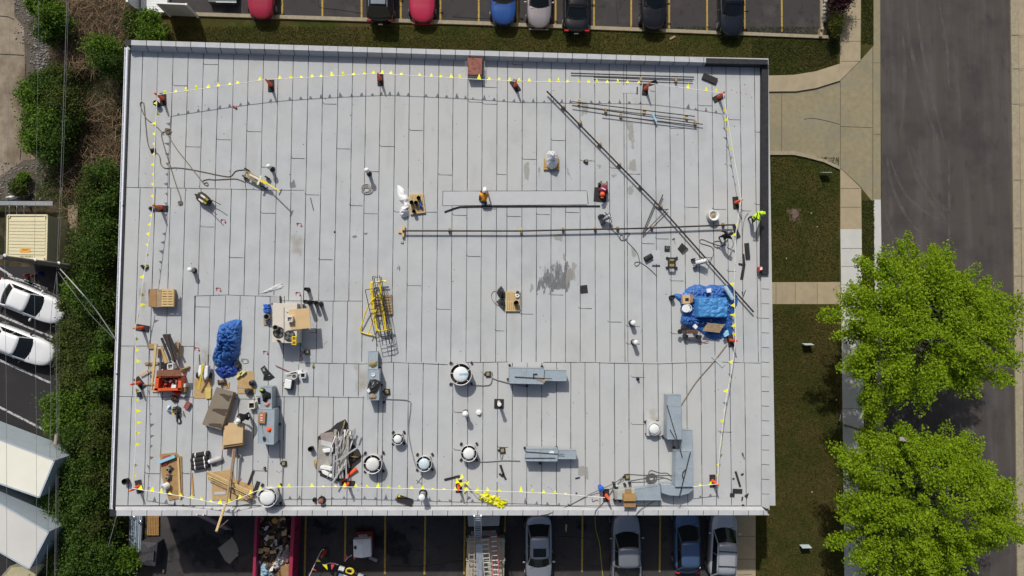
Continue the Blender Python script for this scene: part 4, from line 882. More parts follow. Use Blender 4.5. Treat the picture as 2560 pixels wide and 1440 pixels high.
bucket(1036, 530, 0.11, 0.25, 'lone black bucket at the bottom edge of the middle pallet', z=RZ+.17)
solo(MB().lump([(1046, 505), (1052, 506), (1058, 520), (1055, 524), (1050, 520)], RZ+.17, 0.25, seed=31), 'sack', m_bluec, 'dark blue sack on the middle pallet', 'sack')
o = MB(); o.lump([(993, 462), (1000, 464), (1009, 471), (1013, 483), (1022, 495), (1027, 520), (1026, 540), (1015, 540), (1012, 515), (1005, 505), (997, 500), (993, 482)], RZ, 0.28, seed=5, rough=.5)
solo(o, 'white_sheet', m_cloth, 'crumpled white plastic sheet spread left of the middle pallet', 'plastic sheet', smooth=True)
solo(MB().lump([(1003, 517), (1012, 513), (1023, 514), (1025, 530), (1015, 541), (1003, 544), (997, 533)], RZ, 0.5, seed=6, rough=.5), 'white_sack', m_cloth, 'white sack with reddish straps below the white sheet', 'sack', smooth=True)
for k, (px, t) in enumerate((([(1253, 714), (1258, 720), (1264, 732), (1263, 744), (1255, 746), (1246, 741), (1242, 733), (1244, 724)], 'upper of two black rubbish bags left of the pale pallet'), ([(1241, 754), (1250, 746), (1262, 747), (1264, 762), (1261, 775), (1254, 770), (1246, 762)], 'lower of two black rubbish bags left of the pale pallet'), ([(650, 922), (660, 913), (668, 924), (687, 944), (675, 951), (657, 952), (658, 938)], 'black rubbish bag lying flat by the broom'))):
    solo(MB().lump(px, RZ, 0.42 if k < 2 else .2, seed=40+k, rough=.45, rf=4), 'trash_bag', m_bag, t, 'bag', 'black rubbish bags', smooth=True)
o = MB(); o.lathe(P(1293, 739, RZ+.17), [(.05, 0), (.12, 0), (.12, .1), (.05, .1)], 18); solo(o, 'tape_roll', m_wht, 'white tape roll on the pale pallet', 'tape roll')
o = MB(); o.lathe(P(1294, 731, RZ+.17), [(.04, 0), (.1, 0), (.1, .1), (.04, .1)], 18); solo(o, 'tape_roll', M('roll_slate', (.08, .08, .12)), 'dark slate roll on the pale pallet', 'tape roll')
bucket(1290, 758, 0.15, 0.3, 'tilted black pail on the pale pallet', z=RZ+.17)
solo(MB().ptube([(1248, 733), (1235, 728), (1228, 740), (1236, 757), (1248, 765)], RZ+.03, 0.012, 5), 'cord', M('cord_red', (.25, .06, .05)), 'thin red cord looping beside the bags', 'cord')
solo(MB().lump([(1366, 381), (1375, 372), (1390, 373), (1397, 384), (1398, 400), (1394, 414), (1382, 420), (1368, 414), (1364, 396)], RZ+.16, 0.85, seed=50, rough=.3, zpx=RZ+.6), 'wrapped_unit', m_foil, 'silver foil wrapped machine on the orange pallet', 'wrapped machine', smooth=True)
# yellow guard rails and black frames
def rail(label, pts, mat, r, z, cross=()):
    o = thing('guard_rail', label, 'guard rail', P(*pts[0], RZ), 'stacked guard rails')
    MB().ptube(pts, z, r, 8).build('frame', mat, o)
    for a, b in cross: MB().ptube([a, b], z, r*.9, 8, smooth=False).build('cross_bar', mat, o)
    return o
for k, dx in enumerate((0, 3.2)):
    rail(['lower','upper'][k]+' bent yellow guard rail of the straight pair', [(965+dx*.3, 702+k*2), (945+dx, 704), (930+dx, 706), (926.5+dx, 715), (930+dx, 760), (936+dx, 800), (939+dx, 820), (945+dx, 827), (960+dx, 826), (981, 822-k*2)], m_yel, 0.042, RZ+0.38+k*.12, [((947+dx, 705), (962+dx, 824))])
rail('yellow guard rail splayed out to the left of the stack', [(974, 730), (945, 715)], m_yel, 0.03, RZ+.62) if False else None
rail('yellow guard rail splayed out to the left of the stack', [(953, 730), (922, 762), (906, 808), (901, 826), (908, 832), (938, 840)], m_yel, 0.04, [RZ+.7, RZ+.5, RZ+.25, RZ+.15, RZ+.12, RZ+.1], [((941, 772), (921, 834))])
for k in range(3):
    dx = k*4.5; o = thing('ladder_rack', ['left', 'middle', 'right'][k]+' black steel rack of the three lying on the yellow rails', 'steel rack', P(913+dx, 725, RZ), 'black steel racks'); z = RZ+.72+k*.05
    q = [[(913, 725), (947, 719), (981, 858), (944, 866)], [(931, 692), (949, 689), (974, 860), (957, 862)], [(935, 695), (953, 692), (981, 852), (966, 858)]][k]
    f = MB(); f.ptube(q+[q[0]], z, 0.024, 6, smooth=False); f.build('frame', m_black, o)
    for t in (0.35, 0.42, 0.85, 0.92):
        a = (q[0][0]+(q[3][0]-q[0][0])*t, q[0][1]+(q[3][1]-q[0][1])*t); b = (q[1][0]+(q[2][0]-q[1][0])*t, q[1][1]+(q[2][1]-q[1][1])*t)
        MB().ptube([a, b], z+.02, 0.02, 6, smooth=False).build('cross_bar', m_black, o)

# ---------------------------------------------------------------- beige rooftop unit
o = thing('rooftop_unit', 'beige rooftop air conditioner with two round fan openings', 'air conditioner', P(720, 800, RZ))
H = 1.25
MB().pp([(682, 758), (743, 759), (742, 858), (680, 857)], RZ+H, RZ+.1).build('cabinet', m_beige, o, bevel=0.02)
for x, y in ((697, 831.5), (724, 840)):
    c = P(x, y, RZ+H); MB().lathe(c, [(.335, .004), (.335, .02), (.31, .02), (.31, .006)], 32).build('fan_ring', m_dark, o)
    MB().cyl(c+Vector((0, 0, .003)), c+Vector((0, 0, .008)), .315, n=32).build('fan_opening', m_fanin, o)
    for k in range(4):
        a = .6+k*math.pi/2; MB().box(c+Vector((.17*math.cos(a), .17*math.sin(a), .014)), (.2, .16, .008), rz=a).build('fan_blade', M('blade', (.16, .155, .14), .5, .3), o)
    MB().cyl(c+Vector((0, 0, .01)), c+Vector((0, 0, .03)), .06, n=16).build('fan_hub', m_dark, o)
MB().beam(P(710, 768, RZ+H+.012), P(710, 856, RZ+H+.012), .04, .03).build('seam', m_gray, o)
MB().pp([(743, 761), (756, 760), (757, 772), (743, 773)], RZ+.7, RZ+.1).build('side_panel', m_gray, o)
MB().pp([(676, 741), (700, 740), (701, 758), (676, 758)], RZ+.1, RZ).build('duct_stub', m_curbm, o); MB().beam(P(700.5, 740, RZ+.1), P(701, 757, RZ+.1), .07, .1).build('duct_edge', m_dark, o)
MB().ptube([(752, 862), (762, 872), (768, 876)], RZ+.1, .03, 6).build('gas_line', m_gray, o)
MB().ptube([(776, 822), (789, 821), (790, 832), (776, 831)], RZ+.5, .022, 6, smooth=False).build('bracket', m_dark, o)
solo(MB().pp([(722, 774), (773, 770), (777, 820), (727, 825)], RZ+H+.09, RZ+H+.03), 'cardboard_sheet', m_card, 'large square tan board laid on the beige rooftop unit', 'board', bevel=.006)
bucket(727.5, 798, .14, .3, 'white square pail on the tan board of the rooftop unit', m_wht, RZ+H+.1, m_gray, sq=True)
bucket(692, 819, .15, .3, 'tan pail standing at the rim of the left fan opening', M('pail_tan', (.34, .30, .24), .6), RZ+H+.03)
o = thing('parts_crate', 'yellow plastic crate with two compartments hanging over the unit corner', 'crate', P(735, 851, RZ+H)); 
for yy in (846, 857): MB().pp(rect(735, yy, 11, 10.5, 4), RZ+H+.22, RZ+H+.03).build('tray', m_yel, o); MB().pp(rect(735, yy, 7.5, 7, 4), RZ+H+.225, RZ+H+.221).build('contents', M('tray_rust', (.25, .12, .02)), o)
solo(MB().lump([(690, 850), (697, 849), (704, 855), (696, 857)], RZ+H, .1, seed=61), 'rubber_scrap', m_rubber, 'black rubber scrap at the front edge of the rooftop unit', 'scrap')
solo(MB().ptube([(713, 776), (717, 776), (716, 780), (720, 779)], RZ+H+.05, .02, 5), 'white_strap', m_wht, 'squiggle of white strap on the rooftop unit', 'strap')
for yy, t in ((766, 'upper'), (777, 'lower')): solo(MB().lump([(658, yy-6), (673, yy-6), (674, yy+5), (659, yy+6)], RZ, .42, seed=int(yy), rough=.15, flat=5, zpx=RZ+.3), 'blue_pack', m_bluec, t+' blue wrapped package left of the rooftop unit', 'package')
solo(MB().pp([(659, 788), (676, 787), (676, 811), (659, 812)], RZ+.1, RZ), 'plywood_piece', m_wood2, 'small plywood piece left of the rooftop unit', 'plywood')
bucket(671, 792, .17, .4, 'grey pail on the plywood piece left of the rooftop unit', M('pail_gray', (.28, .26, .23), .6), RZ+.1)
solo(MB().lump([(661, 800), (669, 797), (677, 801), (676, 810), (664, 809)], RZ+.1, .28, seed=66), 'cloth_bag', M('bag_slate', (.12, .16, .28), .8), 'slate blue cloth bag below the grey pail', 'bag', smooth=True)
# ================================================================ BLUE TARPS
o = thing('blue_tarp', 'crumpled blue tarp bundle left of the rooftop unit, long and tied in the middle', 'tarp', P(563, 875, RZ))
MB().lump([(573, 801), (586, 798), (600, 800), (601, 828), (598, 860), (592, 890), (584, 908), (570, 920), (550, 922), (533, 915), (526, 900), (529, 880), (537, 865), (538, 835), (545, 812)], RZ, 0.85, seed=71, rough=.42, power=2.6, rings=26, nn=130, rf=4.2, jag=.05, zpx=RZ+.3).build('tarp_sheet', m_tarp, o, smooth=True)
MB().lump([(545, 917), (575, 905), (588, 912), (598, 925), (590, 938), (570, 944), (555, 948), (543, 938), (535, 925)], RZ, 0.25, seed=72, rough=.6, rings=10, nn=60, rf=4).build('tarp_skirt', M('tarp_deep', (0.015, 0.05, 0.27), .4, bump=.6, bscale=14), o, smooth=True)
solo(MB().lump([(586, 903), (596, 900), (603, 912), (601, 922), (590, 922)], RZ, .3, seed=73, flat=4), 'dark_box', m_dark, 'dark carton tucked under the edge of the blue bundle', 'carton')
solo(MB().ptube(coil(612, 900, 7, 3, 0, 8), RZ+.04, .012, 5), 'wire_coil', m_steel, 'loose coil of shiny wire right of the blue bundle', 'wire')
o = thing('blue_tarp', 'large blue tarp draped over a square stack near the east edge', 'tarp', P(1770, 780, RZ))
out = [(1684, 737), (1690, 733), (1706, 736), (1716, 722), (1735, 712), (1752, 711), (1764, 716), (1778, 711), (1800, 713), (1822, 712), (1838, 722), (1846, 745), (1845, 760), (1838, 775), (1832, 800), (1834, 825), (1830, 842), (1812, 846), (1790, 850), (1775, 848), (1762, 838), (1748, 828), (1730, 824), (1712, 818), (1703, 804), (1706, 790), (1704, 768), (1700, 754), (1690, 746)]
MB().lump(out, RZ, 0.42, seed=81, rough=.6, power=3.5, rings=30, nn=170, rf=4.5, zpx=RZ+.1, jag=.05).build('tarp_skirt', m_tarp, o, smooth=True)
MB().lump([(1743, 743), (1765, 741.5), (1790, 743), (1822, 742), (1823.5, 765), (1822, 795), (1795, 796.5), (1765, 795), (1743, 795.5), (1741.5, 770)], RZ+.2, .72, seed=83, rough=.10, flat=7, rings=26, nn=100, rf=2.2, zpx=RZ+.85, jag=0).build('stack_cover', m_tarpl, o, smooth=True)
MB().lump([(1706, 788), (1722, 786), (1735, 798), (1734, 812), (1725, 822), (1712, 818), (1703, 804)], RZ+.1, .6, seed=82, rough=.5, rf=4, rings=12).build('tarp_fold', m_tarp, o, smooth=True)
b = thing('cardboard_box', 'open cardboard box on the upper left of the large tarp', 'box', P(1717, 748, RZ+.3)); q = rect(1716, 748, 19, 22, -4)
MB().pp(q, RZ+.6, RZ+.3).build('box_body', m_card, b); MB().pp(rect(1717.5, 749, 9, 8, -4), RZ+.605, RZ+.602).build('contents', m_bag, b); MB().pp(rect(1729, 746, 7, 20, 8), RZ+.62, RZ+.6).build('flap', m_card2, b)
bucket(1715, 771, .24, .4, 'round white lidded pail on the left edge of the large tarp', m_wht, RZ+.25, m_wht); MB().cyl(P(1715, 771, RZ+.66), P(1715, 771, RZ+.68), .24, n=24).build('lid', m_fanw, [x for x in bpy.data.objects if x.get('label', '').startswith('round white lidded')][0])
solo(MB().pp([(1767, 722), (1778, 721), (1779, 731), (1768, 732)], RZ+.62, RZ+.45), 'white_block', m_wht, 'white block on top of the large tarp', 'block', bevel=.02)
solo(MB().pp([(1739, 810), (1745, 817), (1739, 823), (1733, 817)], RZ+.6, RZ+.4), 'white_block', m_wht, 'white square turned on its corner at the tarp lower left', 'block')
a, b_ = P(1812, 716, RZ+.62), P(1832, 748, RZ+.62); solo(MB().cyl(a, b_, .13, n=14), 'insulation_roll', M('roll_pale', (.42, .56, .62), .8), 'pale blue insulation roll on the upper right of the large tarp', 'roll')
g_ = thing('wood_grate', 'slatted wooden grate leaning on the lower part of the large tarp', 'grate', P(1784, 820, RZ+.45)); q = [P(x, y, RZ+.6) for x, y in [(1770, 807), (1812, 811), (1798, 832), (1756, 827)]]
for k in range(9):
    t = (k+.5)/9; MB().beam(q[0].lerp(q[3], t), q[1].lerp(q[2], t), .05, .03).build('slat', m_wood2, g_)
for u in (0.02, .98): MB().beam(q[0].lerp(q[1], u)-Vector((0, 0, .03)), q[3].lerp(q[2], u)-Vector((0, 0, .03)), .05, .04).build('rail', m_wood2, g_)
solo(MB().pp([(1809, 836), (1815, 826), (1820, 825), (1823, 837), (1812, 843)], RZ+.5, RZ+.42), 'blue_foam', m_ltblue, 'light blue foam piece beside the cone at the tarp corner', 'foam')
w_ = thing('pipe_threader', 'rusty brown pipe threading machine at the tarp lower left', 'machine', P(1735, 830, RZ))
mr_ = M('machine_rust', (.10, .055, .035), .7, var=.3); MB().pp([(1715, 826), (1746, 825), (1746, 834), (1716, 834)], RZ+.7, RZ+.45).build('machine_body', mr_, w_, bevel=.03)
for x, y in ((1716, 841), (1750, 842), (1712, 818)): MB().pp(rect(x, y, 9, 8, 10), RZ+.45, RZ).build('leg', m_dark, w_)
MB().cyl(P(1699, 829, RZ+.5), P(1701, 829, RZ+.58), .15, n=16).build('hand_wheel', m_dark, w_); MB().ptube([(1703, 829), (1716, 830)], RZ+.55, .03, 6).build('shaft', mr_, w_)
solo(MB().ptube([(1705, 838), (1720, 850), (1740, 853), (1755, 856), (1768, 858), (1770, 853), (1760, 855), (1745, 856)], RZ+.03, .013, 5), 'cord', M('cord_rose', (.33, .14, .12)), 'thin reddish cord trailing below the threading machine', 'cord')
solo(MB().ptube([(1703, 768), (1701, 775), (1707, 788)], RZ+.05, .02, 5), 'hose', m_cable, 'short grey hose at the left edge of the large tarp', 'hose')
for px, t in (([(1855, 729), (1858, 743)], 'left stick of the pair right of the tarp'), ([(1864, 725), (1858, 741)], 'right stick of the pair right of the tarp')): rod(px, RZ+.03, t, .02)
conduit([(1817, 861), (1783, 905), (1740, 955), (1702, 1014)], 'long tan hose from the tarp corner to the southeast duct', .03, RZ+.06, M('hose_tan', (.30, .25, .18), .8))
solo(MB().pp([(1779, 893), (1786, 887), (1812, 912), (1806, 919)], RZ+.05, RZ+.01), 'metal_flashing', m_roof, 'pale strip of flashing under the tan hose', 'flashing')

# ================================================================ NORTHEAST AND EAST LITTER
def flat(px, label, mat=m_rubber, name='membrane_scrap', cat='scrap', h=.03, group='black membrane scraps'): return solo(MB().pp(px, RZ+h, RZ+.004), name, mat, label, cat, group)
flat(rect(1775, 196, 38, 15, 22), 'black metal trough near the northeast corner', m_dark, 'metal_trough', 'trough', .12); flat([(1790, 193), (1796, 193), (1794, 208), (1789, 205)], 'folded end of the black trough', m_dark, 'trough_end', 'trough', .2) if False else None
flat(rect(1593, 226, 3, 18, 2), 'thin black strip left of the cone at the long pipes'); flat([(1608, 210), (1640, 199), (1645, 208), (1612, 218)], 'black membrane scrap behind the cone at the long pipes'); flat(rect(1575, 223, 40, 20, 0), 'pale membrane patch beside the thin black strip', m_cap, 'membrane_patch', 'patch', .012, None)
flat(rect(1869, 627, 10.5, 39, -5), 'long black roll remnant right of the east flag line', h=.12); flat([(1856, 635), (1861, 635), (1864, 663), (1858, 662)], 'upper leg of the broken black strip by the east flags', h=.06); flat([(1857, 662), (1864, 661), (1858, 698), (1851, 698)], 'lower leg of the broken black strip by the east flags', h=.06); flat([(1847, 657), (1861, 660), (1861, 664), (1847, 661)], 'crosspiece of the broken black strip by the east flags', h=.07)
flat([(1842, 658), (1846, 658), (1842, 694), (1839, 694)], 'faint grey offcut beside the broken strip', m_cap, h=.01); flat(rect(1460, 723, 18, 20, -6), 'square black sheet right of the grey water stain'); 
flat(rect(1668.5, 621, 13, 13, 2), 'black square flashing boot left of the black mat', m_rubber, 'flashing_boot', 'flashing boot', .08); MB().lathe(P(1669, 620, RZ+.08), [(.09, 0), (.08, .06), (.06, .06)], 14).build('collar', m_gray, [x for x in bpy.data.objects if x.get('label', '').startswith('black square flashing boot')][0])
flat([(1705, 607), (1721, 622), (1707, 637), (1694, 622)], 'black diamond shaped membrane mat with a folded edge'); flat([(1718, 621), (1721, 624), (1707, 636), (1705, 634)], 'folded edge strip on the diamond shaped mat', M('rubber_edge', (.09, .09, .095), .8), h=.05)
o = thing('claw_hammer', 'small hammer lying above the black diamond mat', 'hammer', P(1685, 603, RZ)); MB().ptube([(1684, 597), (1688, 609)], RZ+.03, .017, 5, False).build('handle', m_gray, o); MB().ptube([(1681, 598), (1687, 596)], RZ+.04, .03, 5, False).build('head', m_dark, o)
a, b_ = P(1612, 649, RZ+.12), P(1630, 639, RZ+.12); o = MB(); o.cyl(a, b_, .16, n=16); solo(o, 'membrane_roll', m_rubber, 'short black membrane roll beside the pale metal sheet', 'roll')
flat(rect(1640, 643, 20, 34, 0), 'pale rectangular metal sheet by the short roll', m_cap, 'metal_sheet', 'sheet', .012, None); flat(rect(1640.5, 664.5, 20, 3.5, 0), 'black strip just below the pale metal sheet')
st_ = thing('roof_jack_stand', 'black pipe stand with splayed feet south of the black square boot', 'stand', P(1680, 656, RZ))
t_ = MB()
for px in (rect(1680, 645.5, 15, 4), rect(1680, 669, 17, 5), rect(1672, 657, 3, 22), rect(1688, 657, 3, 22)): t_.pp(px, RZ+.4, RZ+.3)
t_.build('stand_frame', m_dark, st_)
for x, y, a in ((1670, 645, 20), (1691, 645, -40), (1669, 668, -20), (1690, 669, 10)): MB().pp(rect(x, y, 8, 4.5, a), RZ+.12, RZ).build('foot', m_dark, st_)
MB().pp(rect(1680, 657, 12, 18), RZ+.1, RZ+.02).build('tray', m_brass, st_)
def propane(label, x, y, z, axis, L=.65, r=.17, cart=None, mat=m_wht):
    o = thing('propane_cart' if cart else 'propane_tank', label, 'propane tank', P(x, y, RZ)); c = P(x, y, RZ+z); ax = Vector(axis).normalized()
    MB().lathe(c-ax*L/2, [(.001, 0), (r*.8, .02), (r, .08), (r, L-.1), (r*.8, L-.02), (r*.4, L)], 20, ax).build('tank', mat, o, smooth=True)
    MB().lathe(c+ax*(L/2-.03), [(r*.72, 0), (r*.76, .12), (r*.7, .12), (r*.68, .01)], 20, ax).build('collar', m_fanw, o)
    MB().cyl(c+ax*(L/2-.02), c+ax*(L/2+.1), .04, n=8).build('valve', m_brass, o)
    if cart:
        side = ax.cross(Vector((0, 0, 1))).normalized()
        for s in (-1, 1):
            p = c-ax*L*.62+side*s*.26; p.z = RZ+.14; MB().cyl(p-side*.05, p+side*.05, .14, n=18).build('wheel', m_rubber, o)
        f = MB()
        for s in (-1, 1): f.beam(c-ax*.5+side*s*.15+Vector((0, 0, .1)), c+ax*.35+side*s*.15+Vector((0, 0, .14)), .03, .03)
        for k in range(4): f.beam(c-ax*(.4-k*.18)+side*.16+Vector((0, 0, .17)), c-ax*(.4-k*.18)-side*.16+Vector((0, 0, .17)), .025, .025)
        f.build('cart_frame', m_dark, o)
    return o
propane('white propane cylinder on a wheeled cart under the diagonal pipe', 1752, 654, .45, (.8, .2, .62), cart=1)
propane('grey and white torch cart with cylinder below the maroon worker', 1515, 544, .4, (.7, .3, .75), L=.55, r=.14, cart=1, mat=M('tank_gray', (.42, .44, .42), .5))
MB().ptube([(1513, 531), (1517, 537)], RZ+.9, .03, 6, False).build('handle', m_dark, [x for x in bpy.data.objects if x.get('label', '').startswith('grey and white torch')][0])
MB().pp([(1498, 536), (1507, 535), (1513, 539), (1506, 542), (1499, 541)], RZ+.55, RZ+.3).build('bag', m_bag, [x for x in bpy.data.objects if x.get('label', '').startswith('grey and white torch')][0])
solo(MB().ptube([(1525, 545), (1529, 552), (1526, 560), (1529, 572), (1542, 585), (1552, 600), (1558, 598), (1556, 588), (1550, 590), (1553, 600), (1563, 600), (1570, 590), (1574, 584), (1565, 582), (1560, 592), (1568, 604), (1590, 628), (1598, 648), (1598, 660), (1590, 665), (1587, 657), (1598, 655), (1615, 665), (1630, 678), (1642, 690)], RZ+.03, .02, 6), 'gas_hose', m_cable, 'black torch hose from the grey cart, looping and ending in a torch head', 'hose', 'torch hoses')
solo(MB().ptube([(1770, 652), (1780, 644), (1784, 632), (1780, 618), (1765, 612), (1752, 608), (1750, 600), (1758, 599), (1775, 606), (1800, 614), (1812, 612), (1818, 600), (1822, 594)], [RZ+.5]+[RZ+.03]*11+[RZ+.5], .02, 6), 'gas_hose', m_cable, 'black torch hose from the white cylinder to the black clad worker', 'hose', 'torch hoses')
solo(MB().ptube([(1816, 613), (1800, 603), (1786, 604), (1783, 612), (1795, 620), (1806, 612), (1816, 601)], RZ+.04, .018, 6), 'gas_hose', m_cable, 'looped slack of hose under the black clad worker', 'hose', 'torch hoses')
solo(MB().ptube([(1829, 596), (1833, 606), (1832, 616), (1826, 622), (1818, 617)], [RZ+.9, RZ+.5, RZ+.2, RZ+.06, RZ+.04], .018, 6), 'torch_wand', m_cable, 'curved torch wand held by the black clad worker', 'torch')
solo(MB().ptube([(1871, 532), (1862, 545), (1858, 565), (1856, 600), (1857, 640), (1854, 690)], RZ+.03, .018, 5), 'safety_line', m_tan, 'tan safety line running south from the yellow vest worker', 'rope', 'ropes')
o = thing('fuel_can', 'small red and white can on the east parapet', 'can', P(1901, 675, RZ+.2)); MB().pp([(1897, 667), (1905, 665), (1906, 676), (1898, 678)], RZ+.5, RZ+.22).build('can_body', m_red, o); MB().pp([(1900, 669), (1906, 668), (1906, 674), (1901, 675)], RZ+.54, RZ+.5).build('lid', m_wht, o); MB().ptube([(1902, 677), (1902, 690)], RZ+.3, .04, 6, False).build('spout', m_dark, o)
# southeast scraps
for px, t in ((rect(1845, 1198, 5, 40, -17), 'long black strip in the southeast corner'), (rect(1844, 1228, 24, 11, 2), 'black rectangle in the southeast corner'), ([(1861, 1240), (1872, 1233), (1868, 1246)], 'black triangle in the southeast corner'), (rect(1831, 1238, 11, 9, 5), 'black square with a hole in the southeast corner'), (rect(1856, 1186, 7, 3.5, -25), 'tiny black bar at the upper end of the long strip'), (rect(1834, 1197, 5, 3, -25), 'tiny black bar left of the long strip'), (rect(1856, 1247, 3, 10, 10), 'slim black sliver below the triangle'), (rect(1858, 1263, 6, 3, 5), 'last black chip by the southeast parapet'),
              (rect(1255, 1175, 6, 26, -18), 'upper arm of the black flashing cut right of the white fan'), (rect(1253, 1188, 12, 5, 40), 'crosspiece of the black flashing cut right of the white fan'), (rect(1261, 1192, 5, 16, -28), 'lower arm of the black flashing cut right of the white fan'), (rect(1130, 1195, 40, 5.5, -14), 'black strip left of the flag smothered cone'), (rect(1444, 1195, 12, 3, -15), 'short black bar near the short south duct'), (rect(1441, 1233, 4, 3, 0), 'black chip above the south flags'),
              (rect(1011, 1251, 40, 16, 18), 'black box flashing at the south parapet'), (rect(627, 1195, 6, 38, 20), 'narrow black strip right of the lumber pile'), (rect(640, 1220, 9, 34, 20), 'wide black strip beside the fan at the lumber pile')):
    flat(px, t, h=.05 if 'box' not in t else .16)
flat([(1222, 1188), (1228, 1186), (1262, 1208), (1258, 1217)], 'pale offcut left of the lower flashing arm', m_cap, h=.012)
solo(MB().pp(rect(998, 1240, 5, 5, 0), RZ+.2, RZ+.16), 'wood_chip', m_yel, 'yellow chip on the black box flashing', 'chip')
rod([(1856, 1140), (1855, 1133), (1857, 1132), (1861, 1148)], RZ+.03, 'bent hook of rod in the southeast', .02)
rod([(1040, 1200), (1054, 1210)], RZ+.03, 'thin stick below the blue capped fan', .012); rod([(1042, 1209), (1054, 1193)], RZ+.03, 'second thin stick crossing below the blue capped fan', .012); rod([(776, 494), (784, 526)], RZ+.03, 'thin grey stick right of the yellow cart', .02)

# ================================================================ NORTHWEST: ropes, carts
solo(MB().ptube([(448, 510), (452, 497), (440, 462), (424, 410), (412, 372), (404, 342), (406, 331), (415, 330), (420, 338), (440, 370), (465, 402), (482, 424), (500, 447), (510, 460), (519, 464), (518, 456), (509, 458), (507, 452), (520, 448), (534, 449), (560, 448), (590, 447), (612, 455)], RZ+.03, .026, 6), 'tan_rope', m_tan, 'tan rope running from the frayed end up and back down to the yellow cart', 'rope', 'ropes')
solo(MB().ptube([(409, 336), (404, 330), (390, 315), (365, 295), (352, 268), (351, 257), (357, 256), (360, 265), (364, 310), (369, 355), (378, 378), (393, 383), (400, 395), (402, 410), (413, 420), (440, 419), (475, 423), (520, 432), (560, 440), (577, 440), (590, 427), (612, 424)], RZ+.03, .026, 6), 'tan_rope', m_tan, 'tan rope looping up to the northwest corner and over to the yellow cart', 'rope', 'ropes')
for c, t in (((418, 328), 'knotted tan rope bundle at the top of the loop'), ((451, 508), 'frayed tan rope end'), ((918, 472), 'coil of grey cord left of the white sheet')):
    solo(MB().ptube(coil(c[0], c[1], 6 if t[0] == 'k' else 4 if t[0] == 'f' else 10, 3, 0, c[0], .5), RZ+.05, .024, 5), 'rope_coil', m_tan if t[0] != 'c' else M('cord_pale', (.40, .37, .33), .9), t, 'rope')
k_ = thing('roof_cart', 'yellow four wheeled roof cart with a long steering bar', 'cart', P(650, 450, RZ)); zc = RZ+.35
for (x, y) in ((617, 424), (612, 442), (668, 444), (659, 468)):
    d = (P(700, 478, 0)-P(618, 428, 0)).normalized(); n_ = Vector((-d.y, d.x, 0)); c = P(x, y, RZ+.16); MB().cyl(c-n_*.05, c+n_*.05, .165, n=20).build('wheel', m_rubber, k_)
f = MB()
for a, b_ in (((618, 428), (652, 447)), ((612, 440), (648, 460)), ((617, 427), (611, 440)), ((652, 447), (647, 460))): f.beam(P(*a, zc), P(*b_, zc), .06, .06)
f.build('chassis', m_brass, k_)
for k, (px, m_) in enumerate((([(620, 430), (650, 447), (646, 456), (617, 440)], m_wood2), ([(625, 434), (638, 441), (636, 445), (623, 438)], m_cream), ([(636, 439), (647, 445), (645, 450), (634, 444)], m_cream))): MB().pp(px, zc+.08+k*.05, zc+.03).build('deck' if k == 0 else 'load_block', m_, k_)
MB().beam(P(653, 439, zc+.25), P(644, 462, zc+.25), .11, .05).build('cross_board', m_cream, k_); MB().beam(P(648, 449, zc+.2), P(668, 459, zc+.2), .16, .14).build('tow_head', m_yel, k_); MB().beam(P(666, 457, zc+.25), P(698, 477, zc+.75), .06, .06).build('steering_bar', m_yel, k_)
MB().beam(P(704, 473, zc+.8), P(698, 488, zc+.8), .05, .05).build('handle', m_dark, k_); MB().pp([(697, 477), (705, 476), (702, 484)], zc+.8, zc+.76).build('grip_plate', m_cream, k_)
k_ = thing('wheelbarrow', 'dark wheelbarrow with two yellow bags in its tub and long handles', 'wheelbarrow', P(508, 497, RZ))
MB().lump([(488, 488), (494, 480), (502, 478), (512, 484), (521, 492), (527, 500), (522, 510), (514, 514), (505, 510), (492, 502), (487, 495)], RZ+.3, .18, seed=3, rough=.05, flat=6, zpx=RZ+.45).build('tub', M('tub_dark', (.045, .035, .025), .6, .3), k_, smooth=True)
for px, m_ in (([(502.5, 485), (514, 493), (511, 497), (500, 489)], m_cream), ([(514, 493), (521.5, 499), (518, 503), (511, 497)], M('bag_olive', (.35, .30, .02), .7)), ([(497, 495), (509, 503), (506, 507), (495, 499)], m_cream), ([(509, 502), (517, 508), (513, 511), (506, 506)], MATS['bag_olive'])): MB().pp(px, RZ+.56, RZ+.5).build('cargo_bag', m_, k_, bevel=.02)
MB().ptube([(521, 499), (535, 503), (552, 512)], [RZ+.45, RZ+.5, RZ+.6], .025, 6).build('handle', m_dark, k_); MB().ptube([(512, 510), (522, 518), (542, 537)], [RZ+.45, RZ+.5, RZ+.6], .025, 6).build('handle', m_dark, k_)
MB().ptube([(531, 500), (526, 512), (521, 516)], RZ+.3, .03, 6, False).build('leg_frame', m_dark, k_); c = P(494, 490, RZ+.18); MB().cyl(c-Vector((.03, .04, 0)), c+Vector((.03, .04, 0)), .18, n=18).build('wheel', m_rubber, k_)
bucket(396, 262, .16, .35, 'black pail beside the northwest corner cone', m_rubber)
solo(MB().lump([(373, 371), (388, 369), (389, 381), (376, 382)], RZ, .25, seed=91), 'rubber_boot', m_rubber, 'black rubber lump under the west flags near the rope', 'scrap'); solo(MB().lump([(369, 520), (374, 515), (383, 517), (384, 527), (376, 526)], RZ, .25, seed=92), 'rubber_boot', m_rubber, 'black rubber lump beside the crosswise cone base', 'scrap')
solo(MB().lump([(348, 663), (355, 661), (360, 666), (369, 661), (371, 669), (362, 674), (353, 670)], RZ, .28, seed=93, rough=.4), 'work_boots', m_rubber, 'pair of black boots under the west flag line', 'boots', smooth=True)
o = MB(); o.cyl(P(583, 265, RZ+.06), P(591, 270, RZ+.06), .06, n=10); solo(o, 'red_bottle', m_red, 'small red bottle lying under the northwest flags', 'bottle')
